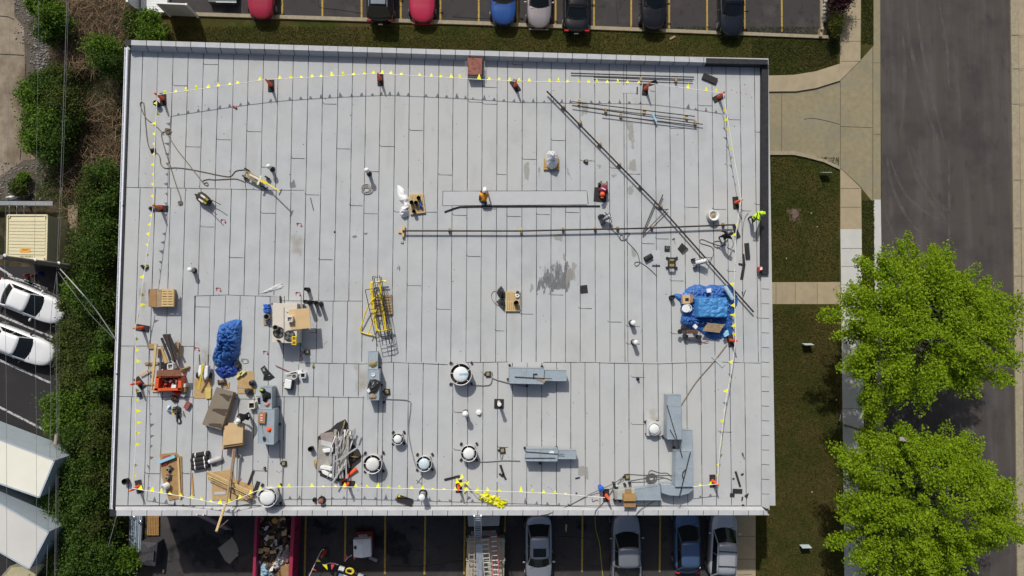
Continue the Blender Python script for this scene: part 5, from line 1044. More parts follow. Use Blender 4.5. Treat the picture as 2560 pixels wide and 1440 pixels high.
solo(MB().lump([(835, 577), (839, 578), (838, 582), (834, 581)], RZ, .08, seed=94), 'rubber_chip', m_rubber, 'tiny black chip alone in the west middle', 'chip')
solo(MB().lump([(660, 728), (690, 712), (708, 708), (705, 720), (680, 728), (650, 735)], RZ, .08, seed=95, rough=.6, jag=.3), 'plastic_film', M('film', (.62, .61, .60), .4), 'wisp of clear plastic film above the rooftop unit', 'plastic')
o = MB(); o.pp(rect(1005, 605, 7, 5, 10), RZ+.08, RZ); solo(o, 'pale_block', m_curbm, 'pale block below the wooden cross', 'block')

# ================================================================ SOUTHWEST YARD OF MATERIALS
t_ = thing('tool_chest', 'open orange steel tool chest full of hand tools', 'tool chest', P(425, 955, RZ)); zz = RZ+.65
ow = MB()
for px in ([(391, 941), (453, 940), (453, 944), (391, 945)], [(383, 971), (453, 970), (452, 976), (383, 977)], [(390, 941), (398, 941), (394, 976), (386, 976)], [(446, 941), (453, 941), (453, 975), (444, 975)]): ow.pp(px, zz, RZ+.05)
ow.build('chest_wall', m_gang, t_); MB().pp([(392, 942), (452, 942), (452, 974), (388, 974)], RZ+.2, RZ+.05).build('chest_floor', M('chest_in', (.25, .03, .01)), t_)
MB().pp([(392, 926), (453, 925), (453, 940), (391, 940)], RZ+.95, RZ+.9).build('lid', M('lid_brown', (.22, .09, .05), .6), t_)
mats_ = [m_dark, m_red, m_wood2, m_gray, m_brass, m_wht, m_orange, m_cream]
for k in range(26): 
    x, y = random.uniform(399, 443), random.uniform(946, 970); solo(MB().pp(rect(x, y, random.uniform(3, 9), random.uniform(2, 5), random.uniform(0, 180)), RZ+.25+random.random()*.25, RZ+.2), 'hand_tool', mats_[k % 8], 'jumbled hand tool inside the open orange tool chest', 'hand tool', 'hand tools in the tool chest')
solo(MB().pp([(429, 962), (440, 962), (439, 970), (428, 970)], zz+.03, zz-.1), 'white_carton', m_wht, 'white carton with a blue mark in the corner of the tool chest', 'carton')
def board(px, zt, label, mat=m_wood, h=.06, cat='board', group='lumber by the tool chest', name='wood_board'): return solo(MB().pp(px, RZ+zt, RZ+zt-h), name, mat, label, cat, group)
board([(386, 860), (392, 860), (386, 925), (379, 976), (380, 925)], .5, 'tallest pale plank left of the tool chest', h=.1); board([(388, 940), (392, 940), (389, 977), (385, 977)], .6, 'short plank against the tool chest wall'); board([(367, 860), (389, 859), (389, 871), (370, 872)], .12, 'tan board end at the top of the planks', m_wood2); board([(362, 906), (395, 905), (395, 911), (361, 912)], .1, 'tan crosspiece under the planks', m_wood2); board([(358, 961), (388, 960), (388, 963), (358, 963)], .08, 'thin crosspiece beside the red cone', m_wood2); board([(347, 937), (381, 919), (382, 922), (349, 940)], .2, 'thin stick angled left of the planks', m_wood)
board([(379, 977), (430, 975), (430, 980), (379, 980)], .1, 'board edge below the tool chest', m_wood); board([(393, 872), (401, 872), (399, 895), (394, 895)], .15, 'tan board among the planks', m_wood2); board([(400, 865), (403, 864), (420, 905), (412, 909)], .55, 'broad orange tan plank beside the steel studs', M('plank_tan', (.50, .32, .11), .8)); board([(441, 856), (448, 856), (446, 878), (444, 892)], .4, 'tan tube right of the steel studs', m_card2, .12); board([(447, 858), (452, 860), (451, 893), (447, 893)], .2, 'tan lath right of the tube', m_wood)
for k, (a, b_) in enumerate((((409, 836), (438, 905)), ((413, 836), (437, 896)), ((423, 835), (440, 900)), ((404, 845), (426, 900)), ((417, 836), (434, 902)), ((426, 845), (441, 880)))):
    solo(MB().beam(P(*a, RZ+.5+k*.03), P(*b_, RZ+.55+k*.03), .12, .08), 'steel_stud', [M('stud_dark', (.06, .045, .04), .5, .4), m_dark][k % 2], 'dark steel channel in the bundle above the tool chest', 'steel channel', 'dark steel channels')
bucket(432, 915.5, .15, .35, 'white square pail among the dark channels', m_wht, RZ+.3, m_gray, sq=True)
solo(MB().pp([(402, 905), (425, 908), (424, 920), (402, 923)], RZ+.3, RZ), 'folded_bag', m_bag, 'dark folded bag under the steel channels', 'bag')
solo(MB().lump([(452, 918), (461, 919), (470, 914), (475, 917), (466, 927), (455, 935), (451, 928)], RZ, .3, seed=101, rough=.6), 'power_tool', m_brass, 'yellow and black power tool right of the lumber', 'tool', smooth=False)
solo(MB().lump([(390, 934), (405, 925), (413, 930), (408, 940), (395, 945)], RZ+.6, .15, seed=102, rough=.5), 'cord_heap', M('cord_amber', (.40, .20, .02)), 'amber cord heaped on the tool chest corner', 'cord')
solo(MB().lump([(430, 975), (440, 973), (452, 982), (447, 991), (437, 990)], RZ, .4, seed=103, rough=.15), 'red_bucket', m_red, 'red bucket tipped below the tool chest', 'bucket', smooth=True); solo(MB().pp([(452, 984), (463, 986), (460, 993), (451, 989)], RZ+.35, RZ+.3), 'plastic_square', m_curbm, 'grey plastic square beside the red bucket', 'plastic square')
solo(MB().pp([(451, 959), (464, 959), (463, 968), (451, 968)], RZ+.45, RZ), 'white_crate', m_cream, 'cream crate with tools right of the chest', 'crate'); solo(MB().pp([(455, 971), (464, 969), (463, 980), (453, 980)], RZ+.4, RZ), 'tool_case', m_brass, 'brass brown case below the cream crate', 'case')
solo(MB().lump([(424, 990), (436, 987), (444, 996), (446, 1003), (436, 1007), (424, 1000)], RZ, .35, seed=104, rough=.5), 'circular_saw', M('saw_brown', (.09, .06, .05), .6), 'brown power saw below the red bucket', 'saw'); solo(MB().ptube([(411, 1000), (420, 998), (428, 996)], RZ+.04, .02, 5), 'cord', m_cable, 'cord of the brown power saw', 'cord')
solo(MB().lump([(431, 1018), (442, 1015), (451, 1020), (451, 1031), (443, 1036), (433, 1034)], RZ, .4, seed=105, rough=.35, flat=3), 'tool_bag', m_bag, 'black tool bag with yellow trim below the saw', 'bag', smooth=True); solo(MB().ptube([(432, 1020), (431, 1034), (441, 1036)], RZ+.3, .03, 5), 'bag_strap', m_yel, 'yellow strap along the black tool bag', 'strap')
solo(MB().lump([(418, 1014), (426, 1014), (423, 1022), (430, 1030), (426, 1034), (417, 1030)], RZ, .25, seed=106, rough=.5), 'blue_towels', M('towel', (.50, .66, .78), .8), 'light blue towels left of the tool bag', 'towels'); solo(MB().pp(rect(467, 1014, 12, 17, 28), RZ+.2, RZ), 'saw_case', M('case_red', (.28, .09, .08), .6), 'reddish case right of the tool bag', 'case')
solo(MB().lump([(452, 1030), (458, 1027), (463, 1040), (463, 1044)], RZ, .15, seed=107), 'gray_tool', m_gray, 'grey tool between the bag and the reddish case', 'tool'); solo(MB().ptube([(446, 1038), (442, 1050), (446, 1058), (452, 1055), (449, 1044), (444, 1036)], RZ+.05, .04, 6), 'harness', m_bag, 'black harness strap loop below the tool bag', 'harness')
bucket(319, 1201, .17, .35, 'black pail alone by the west gutter', m_rubber)
# white hand truck, plywood, spool
k_ = thing('hand_truck', 'white and yellow two cylinder hand truck on the plywood', 'hand truck', P(507, 935, RZ))
MB().pp([(497, 914), (504, 912), (503, 935), (496, 944), (494, 930)], RZ+.6, RZ+.2).build('tank', m_wht, k_, bevel=.05); MB().pp([(511, 915), (520, 914), (519, 940), (511, 951), (509, 940)], RZ+.6, RZ+.2).build('tank', m_wht, k_, bevel=.05); MB().beam(P(508, 912, RZ+.7), P(497, 972, RZ+.3), .1, .06).build('handle', m_yel, k_)
for x, y in ((495, 938), (525, 938)): c = P(x, y, RZ+.18); MB().cyl(c-Vector((.06, 0, 0)), c+Vector((.06, 0, 0)), .18, n=18).build('wheel', m_rubber, k_)
MB().ptube([(498, 886), (500, 912)], RZ+.5, .025, 6, False).build('lever', m_dark, k_); MB().ptube([(521, 886), (520, 915)], RZ+.5, .025, 6, False).build('lever', m_dark, k_)
def ply(px, zt, label, mat=m_osb, h=.02): return solo(MB().pp(px, RZ+zt, RZ+zt-h), 'plywood_sheet', mat, label, 'plywood', 'plywood sheets on the roof')
ply([(486, 946), (530, 942), (530, 996), (485, 996)], .03, 'plywood sheet under the hand truck'); ply([(592, 930), (635, 927), (636, 972), (595, 970)], .03, 'plywood sheet below the blue bundle'); ply([(593, 974), (638, 972), (638, 983), (594, 984)], .04, 'narrow plywood strip under the black lump'); ply([(553, 966), (574, 955), (572, 972)], .05, 'plywood scrap beside the spool')
o = MB(); c = P(555, 957, RZ+.2); o.lathe(c-Vector((.2, .0, 0)), [(.001, 0), (.17, 0), (.17, .05), (.1, .05), (.1, .35), (.17, .35), (.17, .4), (.001, .4)], 20, Vector((1, .25, 0))); solo(o, 'cable_spool', M('spool_brown', (.12, .08, .055), .7), 'brown cable spool above the stained boards', 'spool')
for px, t in (([(588, 944), (602, 928), (606, 932), (594, 945)], 'left yellow foam offcut at the tarp foot'), ([(598, 935), (609, 926), (614, 930), (603, 940)], 'right yellow foam offcut at the tarp foot')): solo(MB().pp(px, RZ+.2, RZ+.05), 'foam_offcut', M('foam_yellow', (.70, .63, .25), .8), t, 'foam offcut', 'yellow foam offcuts')
solo(MB().pp([(512, 970), (528, 970), (526, 996), (514, 997)], RZ+.12, RZ+.03), 'yellow_stack', M('foam_ochre', (.58, .46, .14), .8), 'stack of ochre offcuts beside the stained boards', 'offcuts')
for k in range(6):
    dx = k*1.1; px = [(541+dx*1.2, 968+k*.4), (584+dx, 980+k*.4), (553+dx, 1075+k*.2), (505+dx, 1061+k*.4)]
    solo(MB().pp(px, RZ+.62-k*.09, RZ+.54-k*.09), 'insulation_board', m_brown if k == 0 else m_wood2, ['top wet brown board of the big stack with dark stains', 'second board of the big brown stack', 'third board of the big brown stack', 'fourth board of the big brown stack', 'fifth board of the big brown stack', 'bottom board of the big brown stack'][k], 'board', 'stack of brown boards')
m_wet = stainmat('wet_stain', (.085, .062, .042), 1.7, .40, .46, (.7, 2.0, 1), .9)
tb = [x for x in bpy.data.objects if x.get('label', '').startswith('top wet brown')][0]
for px in ([(545, 983), (584, 985), (576, 1010), (558, 1000)], [(520, 1017), (572, 1020), (565, 1045), (545, 1035), (522, 1025)], [(507, 1056), (560, 1058), (555, 1073), (515, 1064)]): s_, mm, nm = stain('', px, RZ+.624, m_wet, 30); s_.build('water_stain', mm, tb)
for k in range(5):
    px = [[(571, 1058), (608, 1057), (606, 1107), (556, 1114)], [(572, 1060), (609, 1058), (607, 1112), (557, 1119)], [(572, 1062), (611, 1059), (609, 1113), (557, 1121)], [(573, 1063), (610, 1060), (609, 1116), (557, 1124)], [(560, 1065), (607, 1062), (606, 1118), (555, 1125)]][k]
    solo(MB().pp(px, RZ+.95-k*.12, RZ+.84-k*.12), 'osb_board', [m_card, m_card, M('card_red', (.40, .17, .07), .8), MATS['card_red'], m_card][k], ['top pale tan board', 'second pale board', 'upper red brown board', 'lower red brown board', 'bottom pale board'][k]+' of the stack below the stained boards', 'board', 'stack of tan boards')
b_ = thing('spare_bucket', 'black round bucket lid on the plywood below the blue bundle', 'bucket', P(633, 957, RZ)); MB().lathe(wloc(b_), [(.17, 0), (.18, .25), (.1, .27), (.06, .33), (.001, .34)], 20).build('lid', m_bag, b_)
solo(MB().lump([(609, 974), (620, 971), (632, 974), (633, 984), (622, 990), (611, 985)], RZ+.04, .38, seed=111, rough=.3), 'trash_bag', m_bag, 'round black bag on the narrow plywood strip', 'bag', 'black rubbish bags', smooth=True)
bucket(634, 1012, .17, .4, 'cream square pail left of the southwest duct', m_cream, RZ, m_bag, sq=True); solo(MB().pp([(643, 995), (652, 994), (652, 1011), (645, 1010)], RZ+.45, RZ), 'black_bag', m_bag, 'small black pack against the southwest duct', 'pack')
o = thing('cooler', 'white cooler with rounded lid by the broom', 'cooler', P(720, 961, RZ)); MB().pp(rect(721, 962, 19, 25, 8), RZ+.42, RZ).build('cooler_body', m_dark, o, bevel=.05); MB().pp(rect(719.5, 960, 17, 23, 8), RZ+.5, RZ+.42).build('lid', m_wht, o, bevel=.04); MB().ptube([(711, 955), (707, 960), (709, 966)], RZ+.3, .02, 5).build('handle', m_dark, o)
bucket(739.5, 940, .16, .4, 'white round pail with grey contents by the broom', m_wht, RZ, m_gray); bucket(760.5, 937.5, .14, .35, 'white square pail with black contents by the broom', m_wht, RZ, m_bag, sq=True); solo(MB().pp(rect(749, 930, 10, 10, -8), RZ+.25, RZ), 'white_tub', m_wht, 'white tub between the two pails', 'tub')
o = thing('push_broom', 'broom with reddish handle lying by the pails', 'broom', P(705, 925, RZ)); MB().ptube([(688, 913), (728, 931)], RZ+.1, .022, 6, False).build('handle', M('broom_red', (.28, .07, .06), .6), o); MB().lump([(726, 930), (737, 927), (741, 932), (732, 938)], RZ, .15, seed=113).build('brush', M('brush', (.12, .07, .06), .9), o)
solo(MB().pp([(712, 933), (744, 926), (745, 928), (713, 935)], RZ+.2, RZ+.17), 'white_batten', m_wht, 'white batten crossing the broom', 'batten'); solo(MB().lump([(779, 912), (784, 909), (787, 918), (782, 922)], RZ, .12, seed=114), 'leaf_scrap', m_brass, 'brown crumpled scrap right of the pails', 'scrap')
# scrap metal heap
solo(MB().pp([(863, 1048), (871, 1061), (872, 1085), (884, 1110), (898, 1126), (903, 1138), (902, 1154), (888, 1166), (870, 1185), (840, 1196), (815, 1196), (800, 1190), (795, 1130), (794, 1092), (812, 1080), (826, 1073), (842, 1058)], RZ+.02, RZ+.004), 'ground_tarp', M('tarp_black', (.035, .032, .03), .8, bump=.5, bscale=9), 'black sheet spread under the scrap metal heap', 'tarp')
for px, t in (([(800, 1084), (833, 1080), (832, 1106), (803, 1101)], 'pinkish brown panel at the upper left of the scrap heap'), ):
    solo(MB().pp(px, RZ+.15, RZ+.05), 'scrap_panel', M('panel_brown', (.30, .25, .23), .7), t, 'panel')
solo(MB().pp([(797, 1100), (832, 1106), (829, 1180), (792, 1176)], RZ+.2, RZ+.05), 'scrap_panel', M('panel_olive', (.33, .31, .27), .6, scale=3, var=.2), 'long grey brown panel forming the left side of the scrap heap', 'panel'); solo(MB().pp([(803, 1100), (831, 1107), (830, 1119), (802, 1113)], RZ+.25, RZ+.2), 'scrap_panel', m_cap, 'pale plate across the top of the long panel', 'panel')
rnd = random.Random(5)
for k in range(58):
    x = rnd.uniform(828, 874); y = rnd.uniform(1085, 1185) if k < 46 else rnd.uniform(1078, 1100)
    L = rnd.uniform(25, 90) if k < 46 else rnd.uniform(8, 20); a = R_(rnd.gauss(96, 11)) if k < 50 else R_(rnd.uniform(60, 130))
    x -= (y-1130)*.15; dx, dy = math.cos(a)*L/2, math.sin(a)*L/2
    if y+abs(dy) > 1196: y = 1196-abs(dy)
    if y-abs(dy) < 1074: y = 1074+abs(dy)
    solo(MB().beam(P(x-dx, y-dy, RZ+.1+rnd.random()*.5), P(x+dx, y+dy, RZ+.1+rnd.random()*.5), rnd.uniform(.03, .12), rnd.uniform(.02, .05)), 'metal_strip', [m_steel, M('scrap_gray', (.30, .29, .28), .5, .3, var=.3), m_steel, M('scrap_tan', (.38, .35, .30), .6, var=.2)][k % 4], 'grey metal strip in the tangled scrap heap', 'metal strip', 'metal strips of the scrap heap')
for a, b_, t in (((838, 1154), (900, 1115), 'long pale bar lying across the whole scrap heap'), ((830, 1208), (858, 1163), 'pale bar sticking out at the bottom of the scrap heap'), ((889, 1070), (884, 1095), 'grey bar poking out at the upper right of the scrap heap')): solo(MB().beam(P(*a, RZ+.75), P(*b_, RZ+.65), .1, .03), 'metal_strip', m_steel, t, 'metal bar')
for px, t in (([(805, 1124), (832, 1120), (832, 1130), (809, 1132)], 'uppermost white gutter piece'), ([(800, 1166), (808, 1164), (830, 1168), (829, 1178), (800, 1172)], 'middle white gutter piece'), ([(803, 1176), (812, 1176), (831, 1188), (828, 1195), (806, 1184)], 'lowest white gutter piece')): solo(MB().pp(px, RZ+.5, RZ+.2), 'gutter_piece', m_wht, t+' on the left of the scrap heap', 'gutter', 'white gutter pieces', bevel=.03)
solo(MB().pp([(853, 1170), (860, 1176), (848, 1205), (840, 1202)], RZ+.45, RZ+.1), 'black_bag', m_bag, 'black sleeve at the foot of the scrap heap', 'bag'); solo(MB().beam(P(862, 1052, RZ+.2), P(857, 1072, RZ+.2), .06, .06), 'wood_stick', m_brass, 'brass coloured stick at the tip of the black sheet', 'stick'); solo(MB().beam(P(877, 1141, RZ+.1), P(896, 1143, RZ+.1), .06, .04), 'brass_fitting', M('brass', (.55, .42, .12), .4, .6), 'brass fitting on the right of the black sheet', 'fitting')
solo(MB().lump([(784, 1150), (793, 1148), (795, 1165), (800, 1178), (790, 1175), (784, 1160)], RZ, .15, seed=120, rough=.6), 'debris_pile', M('debris_ochre', (.34, .25, .12), .9), 'ochre debris along the left edge of the scrap heap', 'debris'); bucket(780, 1120, .15, .4, 'black pail tipped left of the scrap heap', m_rubber)
# membrane rolls
for k, (x, y, t) in enumerate(((502, 1136, 'uppermost, set apart'), (499, 1148, 'second from the top'), (500.5, 1157.5, 'third from the top'), (501.5, 1167, 'lowest, touching the lumber'))):
    o = thing('membrane_roll', 'black membrane roll with two white bands, '+t, 'roll', P(x, y, RZ), 'black membrane rolls'); a, b_ = P(x-21, y+3.5, RZ+.15), P(x+21, y-3.5, RZ+.15); MB().cyl(a, b_, .145, n=20).build('roll_body', m_rubber, o, bevel=.01)
    for u in (.22, .8): c = a.lerp(b_, u); d = (b_-a).normalized(); MB().cyl(c-d*.025, c+d*.025, .152, n=20).build('band', m_wht, o)
propane('grey propane tank lying down right of the membrane rolls', 541, 1149, .18, (-.85, -.25, .1), L=.7, r=.16, mat=M('tank_mid', (.48, .47, .46), .5)); solo(MB().ptube([(530, 1154), (534, 1164), (540, 1160), (537, 1153)], RZ+.03, .02, 5), 'gas_hose', m_cable, 'short hose loop at the lying propane tank', 'hose'); bucket(601, 1139, .12, .3, 'beige pail below the stack of tan boards', m_cream, RZ, m_gray)
ply([(399, 1136), (440, 1131), (447, 1140), (454, 1141), (456, 1230), (458, 1244), (422, 1251), (404, 1190)], .06, 'long brown plywood sheet in the southwest corner', M('ply_brown', (.36, .22, .09), .8, scale=4, var=.15), .05)
board([(443, 1145), (447, 1144), (452, 1246), (447, 1248)], .14, 'narrow plank along the right edge of the brown plywood', m_wood, group=None); solo(MB().beam(P(397, 1156, RZ+.2), P(438, 1140, RZ+.2), .17, .17), 'foam_bar', m_ltblue, 'light blue foam bar across the brown plywood', 'foam bar'); solo(MB().lump([(406, 1142), (425, 1137), (428, 1146), (418, 1164), (402, 1168)], RZ+.06, .1, seed=130, rough=.6, jag=.2), 'red_strap', M('strap_red', (.30, .05, .05), .8), 'red straps under the light blue foam bar', 'strap')
for (x, y, a, t) in ((425, 1173, 40, 'upper'), (422.5, 1194, 5, 'lower')): o = thing('flashing_boot', t+' black flashing boot on the brown plywood', 'flashing boot', P(x, y, RZ+.06)); MB().pp(rect(x, y, 14, 14, a), RZ+.1, RZ+.06).build('base_plate', m_rubber, o); MB().lathe(P(x-3, y, RZ+.1), [(.12, 0), (.09, .2), (.06, .2)], 16).build('collar', m_gray, o)
o = MB(); a, b_ = P(407, 1220, RZ+.5), P(419, 1213, RZ+.2); o.cyl(b_, a, .19, n=22); solo(o, 'white_pail', m_wht, 'white pail standing at the lower left of the brown plywood', 'pail'); solo(MB().cyl(a, a+(a-b_).normalized()*.01, .15, n=20), 'pail_sticker', m_curbm, 'grey sticker on the white pail', 'sticker')
board([(477, 1182), (480, 1182), (485, 1238), (480, 1238)], .06, 'single orange lath between the plywood and lumber pile', M('lath', (.50, .28, .10), .8), group=None)
ply([(531, 1181), (581, 1173), (586, 1200), (633, 1212), (632, 1252), (530, 1250)], .04, 'plywood under the lumber pile'); 
for k in range(11):
    o_ = k*2.3; a, b_ = (517+o_*.25, 1178+o_*1.25), (634-o_*.3-(k % 3)*4, 1232+o_*1.05); 
    if k > 7: a = (527+(k-8)*3, 1196+(k-8)*2); b_ = (628-(k-8)*2, 1244+(k-8)*4)
    solo(MB().beam(P(*a, RZ+.42-(k % 4)*.07), P(*b_, RZ+.42-(k % 4)*.07), .1, .05), 'lumber', [m_wood, M('pine_pale', (.66, .50, .26), .8, scale=4, var=.1)][k % 2], 'pale pine stick in the fanned lumber pile', 'lumber', 'pine sticks of the lumber pile')
solo(MB().pp([(536, 1230), (564, 1229), (564, 1236), (536, 1237)], RZ+.07, RZ+.04), 'metal_flashing', m_cap, 'pale metal strip on the plywood under the lumber', 'flashing')
# hoist: two slender poles standing out over the south parapet
ho = thing('hoist_mast', 'slender wooden hoist poles leaning out over the south parapet', 'hoist', P(562, 1262, RZ))
MB().ptube([(584, 1120), (566, 1262)], [RZ+.6, RZ+.9], .05, 6, False).build('pole', M('mast', (.45, .30, .18), .8), ho); MB().ptube([(589, 1112), (575, 1250)], [RZ+.6, RZ+.6], .045, 6, False).build('pole', M('mast2', (.33, .22, .15), .8), ho); MB().ptube([(564, 1258), (541, 1329)], [RZ+.9, RZ+2.2], .07, 6, False).build('boom', m_wood, ho)
for t in (.45, .6, .75): MB().ptube([(584-18*t, 1120+142*t), (589-14*t, 1112+138*t)], RZ+.75, .03, 5, False).build('brace', MATS['mast2'], ho)
MB().ptube([(568, 1256), (590, 1250), (625, 1244)], RZ+.5, .04, 6).build('stay', m_wood2, ho); MB().ptube([(545, 1322), (557, 1312), (570, 1300)], [RZ+1.8, RZ+1, RZ+.4], .02, 5).build('stay', m_wood2, ho)
cv = thing('ladder_hoist', 'pinkish metal hoist ladder leaning against the south wall', 'ladder', P(570, 1325, 0)); mp_ = M('ladder_pink', (.40, .30, .32), .5, .3)
for dx, dy in ((0, 0), (16, 0)): MB().beam(P(492+dx, 1287+dy, RZ+.55), P(566+dx*.8, 1324+dy, .3), .09, .09).build('rail', mp_, cv)
st_ = MB()
for k in range(24): t = (k+.5)/24; st_.beam(P(492, 1287, RZ+.55).lerp(P(566, 1324, .3), t), P(508, 1287, RZ+.55).lerp(P(578.8, 1324, .3), t), .04, .04)
st_.build('rungs', mp_, cv)
# roll of new membrane being laid
solo(MB().pp([(1108, 478.5), (1467, 477.5), (1469, 511), (1108, 513.5)], RZ+.012, RZ+.004), 'membrane_sheet', node_layers(M('new_membrane', (.50, .505, .51), .9, scale=2, var=.03, spec=.2), [((.56, .56, .56), 40, .6, .7, .4, None), ((.40, .40, .40), 50, .62, .72, .4, None)]), 'fresh pale membrane sheet laid crosswise before the orange shirt worker', 'membrane')
solo(MB().pp([(1486, 468), (1493, 468), (1516, 470), (1516, 503), (1512, 506), (1484, 503)], RZ+.03, RZ+.004), 'kneeling_mat', m_rubber, 'black mat under the maroon worker', 'mat')
# ================================================================ VEHICLES
m_glass = M('car_glass', (0.010, 0.014, 0.014), 0.06, var=0.1, spec=0.6, scale=1)
m_rim = M('alloy_rim', (0.45, 0.45, 0.46), 0.35, 0.7)
m_head = M('headlight', (0.62, 0.64, 0.60), 0.15, spec=0.8)
m_tail = M('taillight', (0.50, 0.02, 0.03), 0.25)
m_trim = M('black_trim', (0.018, 0.018, 0.020), 0.45)
def paint(name, c, m=0.0, r=0.3): return M(name, c, r, m, var=0.03, scale=1, coat=0.6)
def car(name, label, col, front=None, rear=None, head=90.0, L=4.6, W=1.8, kind='sedan', cowl=1.3, glass=0.75, tail=None, hb=0.92, hr=1.45, extras=()):
    """head: direction the nose points, degrees clockwise from the photo's right; front or rear is a photo pixel"""
    a = R_(-head); d = Vector((math.cos(a), math.sin(a), 0))
    c = (P(*front, 0.45)-d*L/2) if front else (P(*rear, 0.45)+d*L/2); c.z = 0
    o = thing(name, label, 'pickup truck' if kind == 'pickup' else 'car', c, 'parked cars'); o.rotation_euler = (0, 0, a)
    xf, xr_ = L/2, -L/2
    xw = xf-cowl; xrf = xw-glass                              # windscreen foot and head
    if kind == 'sedan': xrb = xr_+(tail or 0.75); xrr = xrb+0.75
    elif kind == 'pickup': xrb = xr_+2.0; xrr = xrb+0.12
    else: xrb = xr_+(tail or 0.22); xrr = xrb+0.38
    def wf(x):
        t = 2*x/L; e = 3.2 if t > 0 else 5.0
        return W/2*(max(0.0, 1-abs(t)**(e*1.6)))**(1/2.6)*(0.985 if t > 0 else 1)
    def hf(x):
        if x > xw: t = (x-xw)/cowl; return hb-0.02-0.20*t**2.2
        if kind == 'pickup' and x < xrb-0.05: return 0.62
        if kind == 'sedan' and x < xrb: return hb+0.06-0.10*((xrb-x)/0.8)**2
        return hb+0.02
    xs = [xr_+L*t for t in (0.002, 0.012, 0.03, 0.06, 0.11, 0.18)]+list(np.linspace(xr_+L*.25, xr_+L*.78, 10))+[xr_+L*t for t in (0.83, 0.88, 0.92, 0.955, 0.98, 0.993, 0.999)]
    if kind == 'pickup': xs = sorted(xs+[xrb-0.06, xrb-0.04])
    b = MB(); vs = []; K = 13
    for x in xs:
        w_, h_ = max(wf(x), 0.25), hf(x); e = min(1, (L/2-abs(x))/0.12); lo = 0.26+0.10*(1-e); h2 = lo+(h_-lo)*(0.80+0.2*min(1, e*1.2))
        half = [(0.90, lo), (1.0, lo+.16), (1.0, lo+(h2-lo)*.62), (.97, h2-.08), (.90, h2-.015), (.5, h2+.015)]
        row = [(-p*w_, z) for p, z in half]+[(0, h2+.022)]+[(p*w_, z) for p, z in half[::-1]]
        vs += [(x, y, z) for y, z in row]
    n = len(xs); fs = [(k*K+i, k*K+i+1, (k+1)*K+i+1, (k+1)*K+i) for k in range(n-1) for i in range(K-1)]
    fs += [tuple(range(K-1, -1, -1)), tuple((n-1)*K+i for i in range(K)), ] + [((k+1)*K, (k+1)*K+K-1, k*K+K-1, k*K) for k in range(n-1)]
    b.add(vs, fs); body = b.build('body', col, o, smooth=True, local=True)
    # glasshouse
    wb, wr = W/2*.90, W/2*.70; zb = hb-.01; NF = 7
    def edge(x, w_, bow, z): return [Vector((x+bow*(1-(2*i/(NF-1)-1)**2), w_*(1-2*i/(NF-1)), z-.03*abs(2*i/(NF-1)-1)**3)) for i in range(NF)]
    A = edge(xw-.16, wb*.93, .20, zb); B = edge(xrf-.06, wr, .09, hr-.03)
    Cc = edge(xrb+.10, wb*.95, -.14, zb+.02); Dd = edge(xrr+.03, wr*.97, -.05, hr-.03)
    def quadstrip(P1, P2): 
        m = MB(); k = len(P1); m.add(P1+P2, [(i, i+1, k+i+1, k+i) for i in range(k-1)]); return m
    quadstrip(A, B).build('windshield', m_glass, o, local=True); 
    quadstrip(Dd, Cc).build('rear_window', m_glass, o, local=True)
    for s, i in ((1, 0), (-1, NF-1)):
        m = MB(); q = [A[i], B[i], Dd[i], Cc[i]]; m.add(q if s > 0 else q[::-1], [(0, 1, 2, 3)]); m.build('side_window', m_glass, o, local=True)
        MB().tube([A[i]+Vector((.03, 0, -.02)), B[i]], .035, 6).build('pillar', col, o, local=True); MB().tube([Cc[i]+Vector((-.03, 0, -.02)), Dd[i]], .05, 6).build('pillar', col, o, local=True); pl = MB()
        xm = (A[i].x+Cc[i].x)/2; t1 = (xm-Cc[i].x)/(A[i].x-Cc[i].x); t2 = (xm-Dd[i].x)/(B[i].x-Dd[i].x); pl.tube([Cc[i].lerp(A[i], t1), Dd[i].lerp(B[i], max(0, min(1, t2)))], .028, 5)
        pl.build('pillar', col, o, local=True)
    rf = MB(); rows = 7; vs = []
    for k in range(rows):
        t = k/(rows-1); 
        for i in range(NF):
            p = B[i].lerp(Dd[i], t); u = 2*i/(NF-1)-1
            p = p+Vector((0, 0, .035+.045*(1-u*u)*(1-(2*t-1)**4))); p.y *= 1.03; vs.append(p)
    fs = [(k*NF+i, k*NF+i+1, (k+1)*NF+i+1, (k+1)*NF+i) for k in range(rows-1) for i in range(NF-1)]
    rf.add(vs, fs); rim = [k*NF for k in range(rows)]+[(rows-1)*NF+i for i in range(1, NF)]+[k*NF+NF-1 for k in range(rows-2, -1, -1)]+[i for i in range(NF-2, 0, -1)]
    base = len(rf.v); rf.v += [(rf.v[i][0], rf.v[i][1]*.99, rf.v[i][2]-.06) for i in rim]; m_ = len(rim)
    rf.f += [(rim[i], rim[(i+1) % m_], base+(i+1) % m_, base+i) for i in range(m_)]; rf.mi += [0]*m_
    rf.build('roof', col, o, smooth=True, local=True)
    # wheels
    for x in (xf-.85, xr_+.85):
        for s in (-1, 1):
            t = MB().cyl((x, s*(W/2-.19), .33), (x, s*(W/2+.02), .33), .33, n=22).build('wheel', m_rubber, o, local=True)
            r = MB().cyl((x, s*(W/2), .33), (x, s*(W/2+.035), .33), .21, n=16).build('rim', m_rim, t, local=True)
    hz = hf(xf-.25)-.06
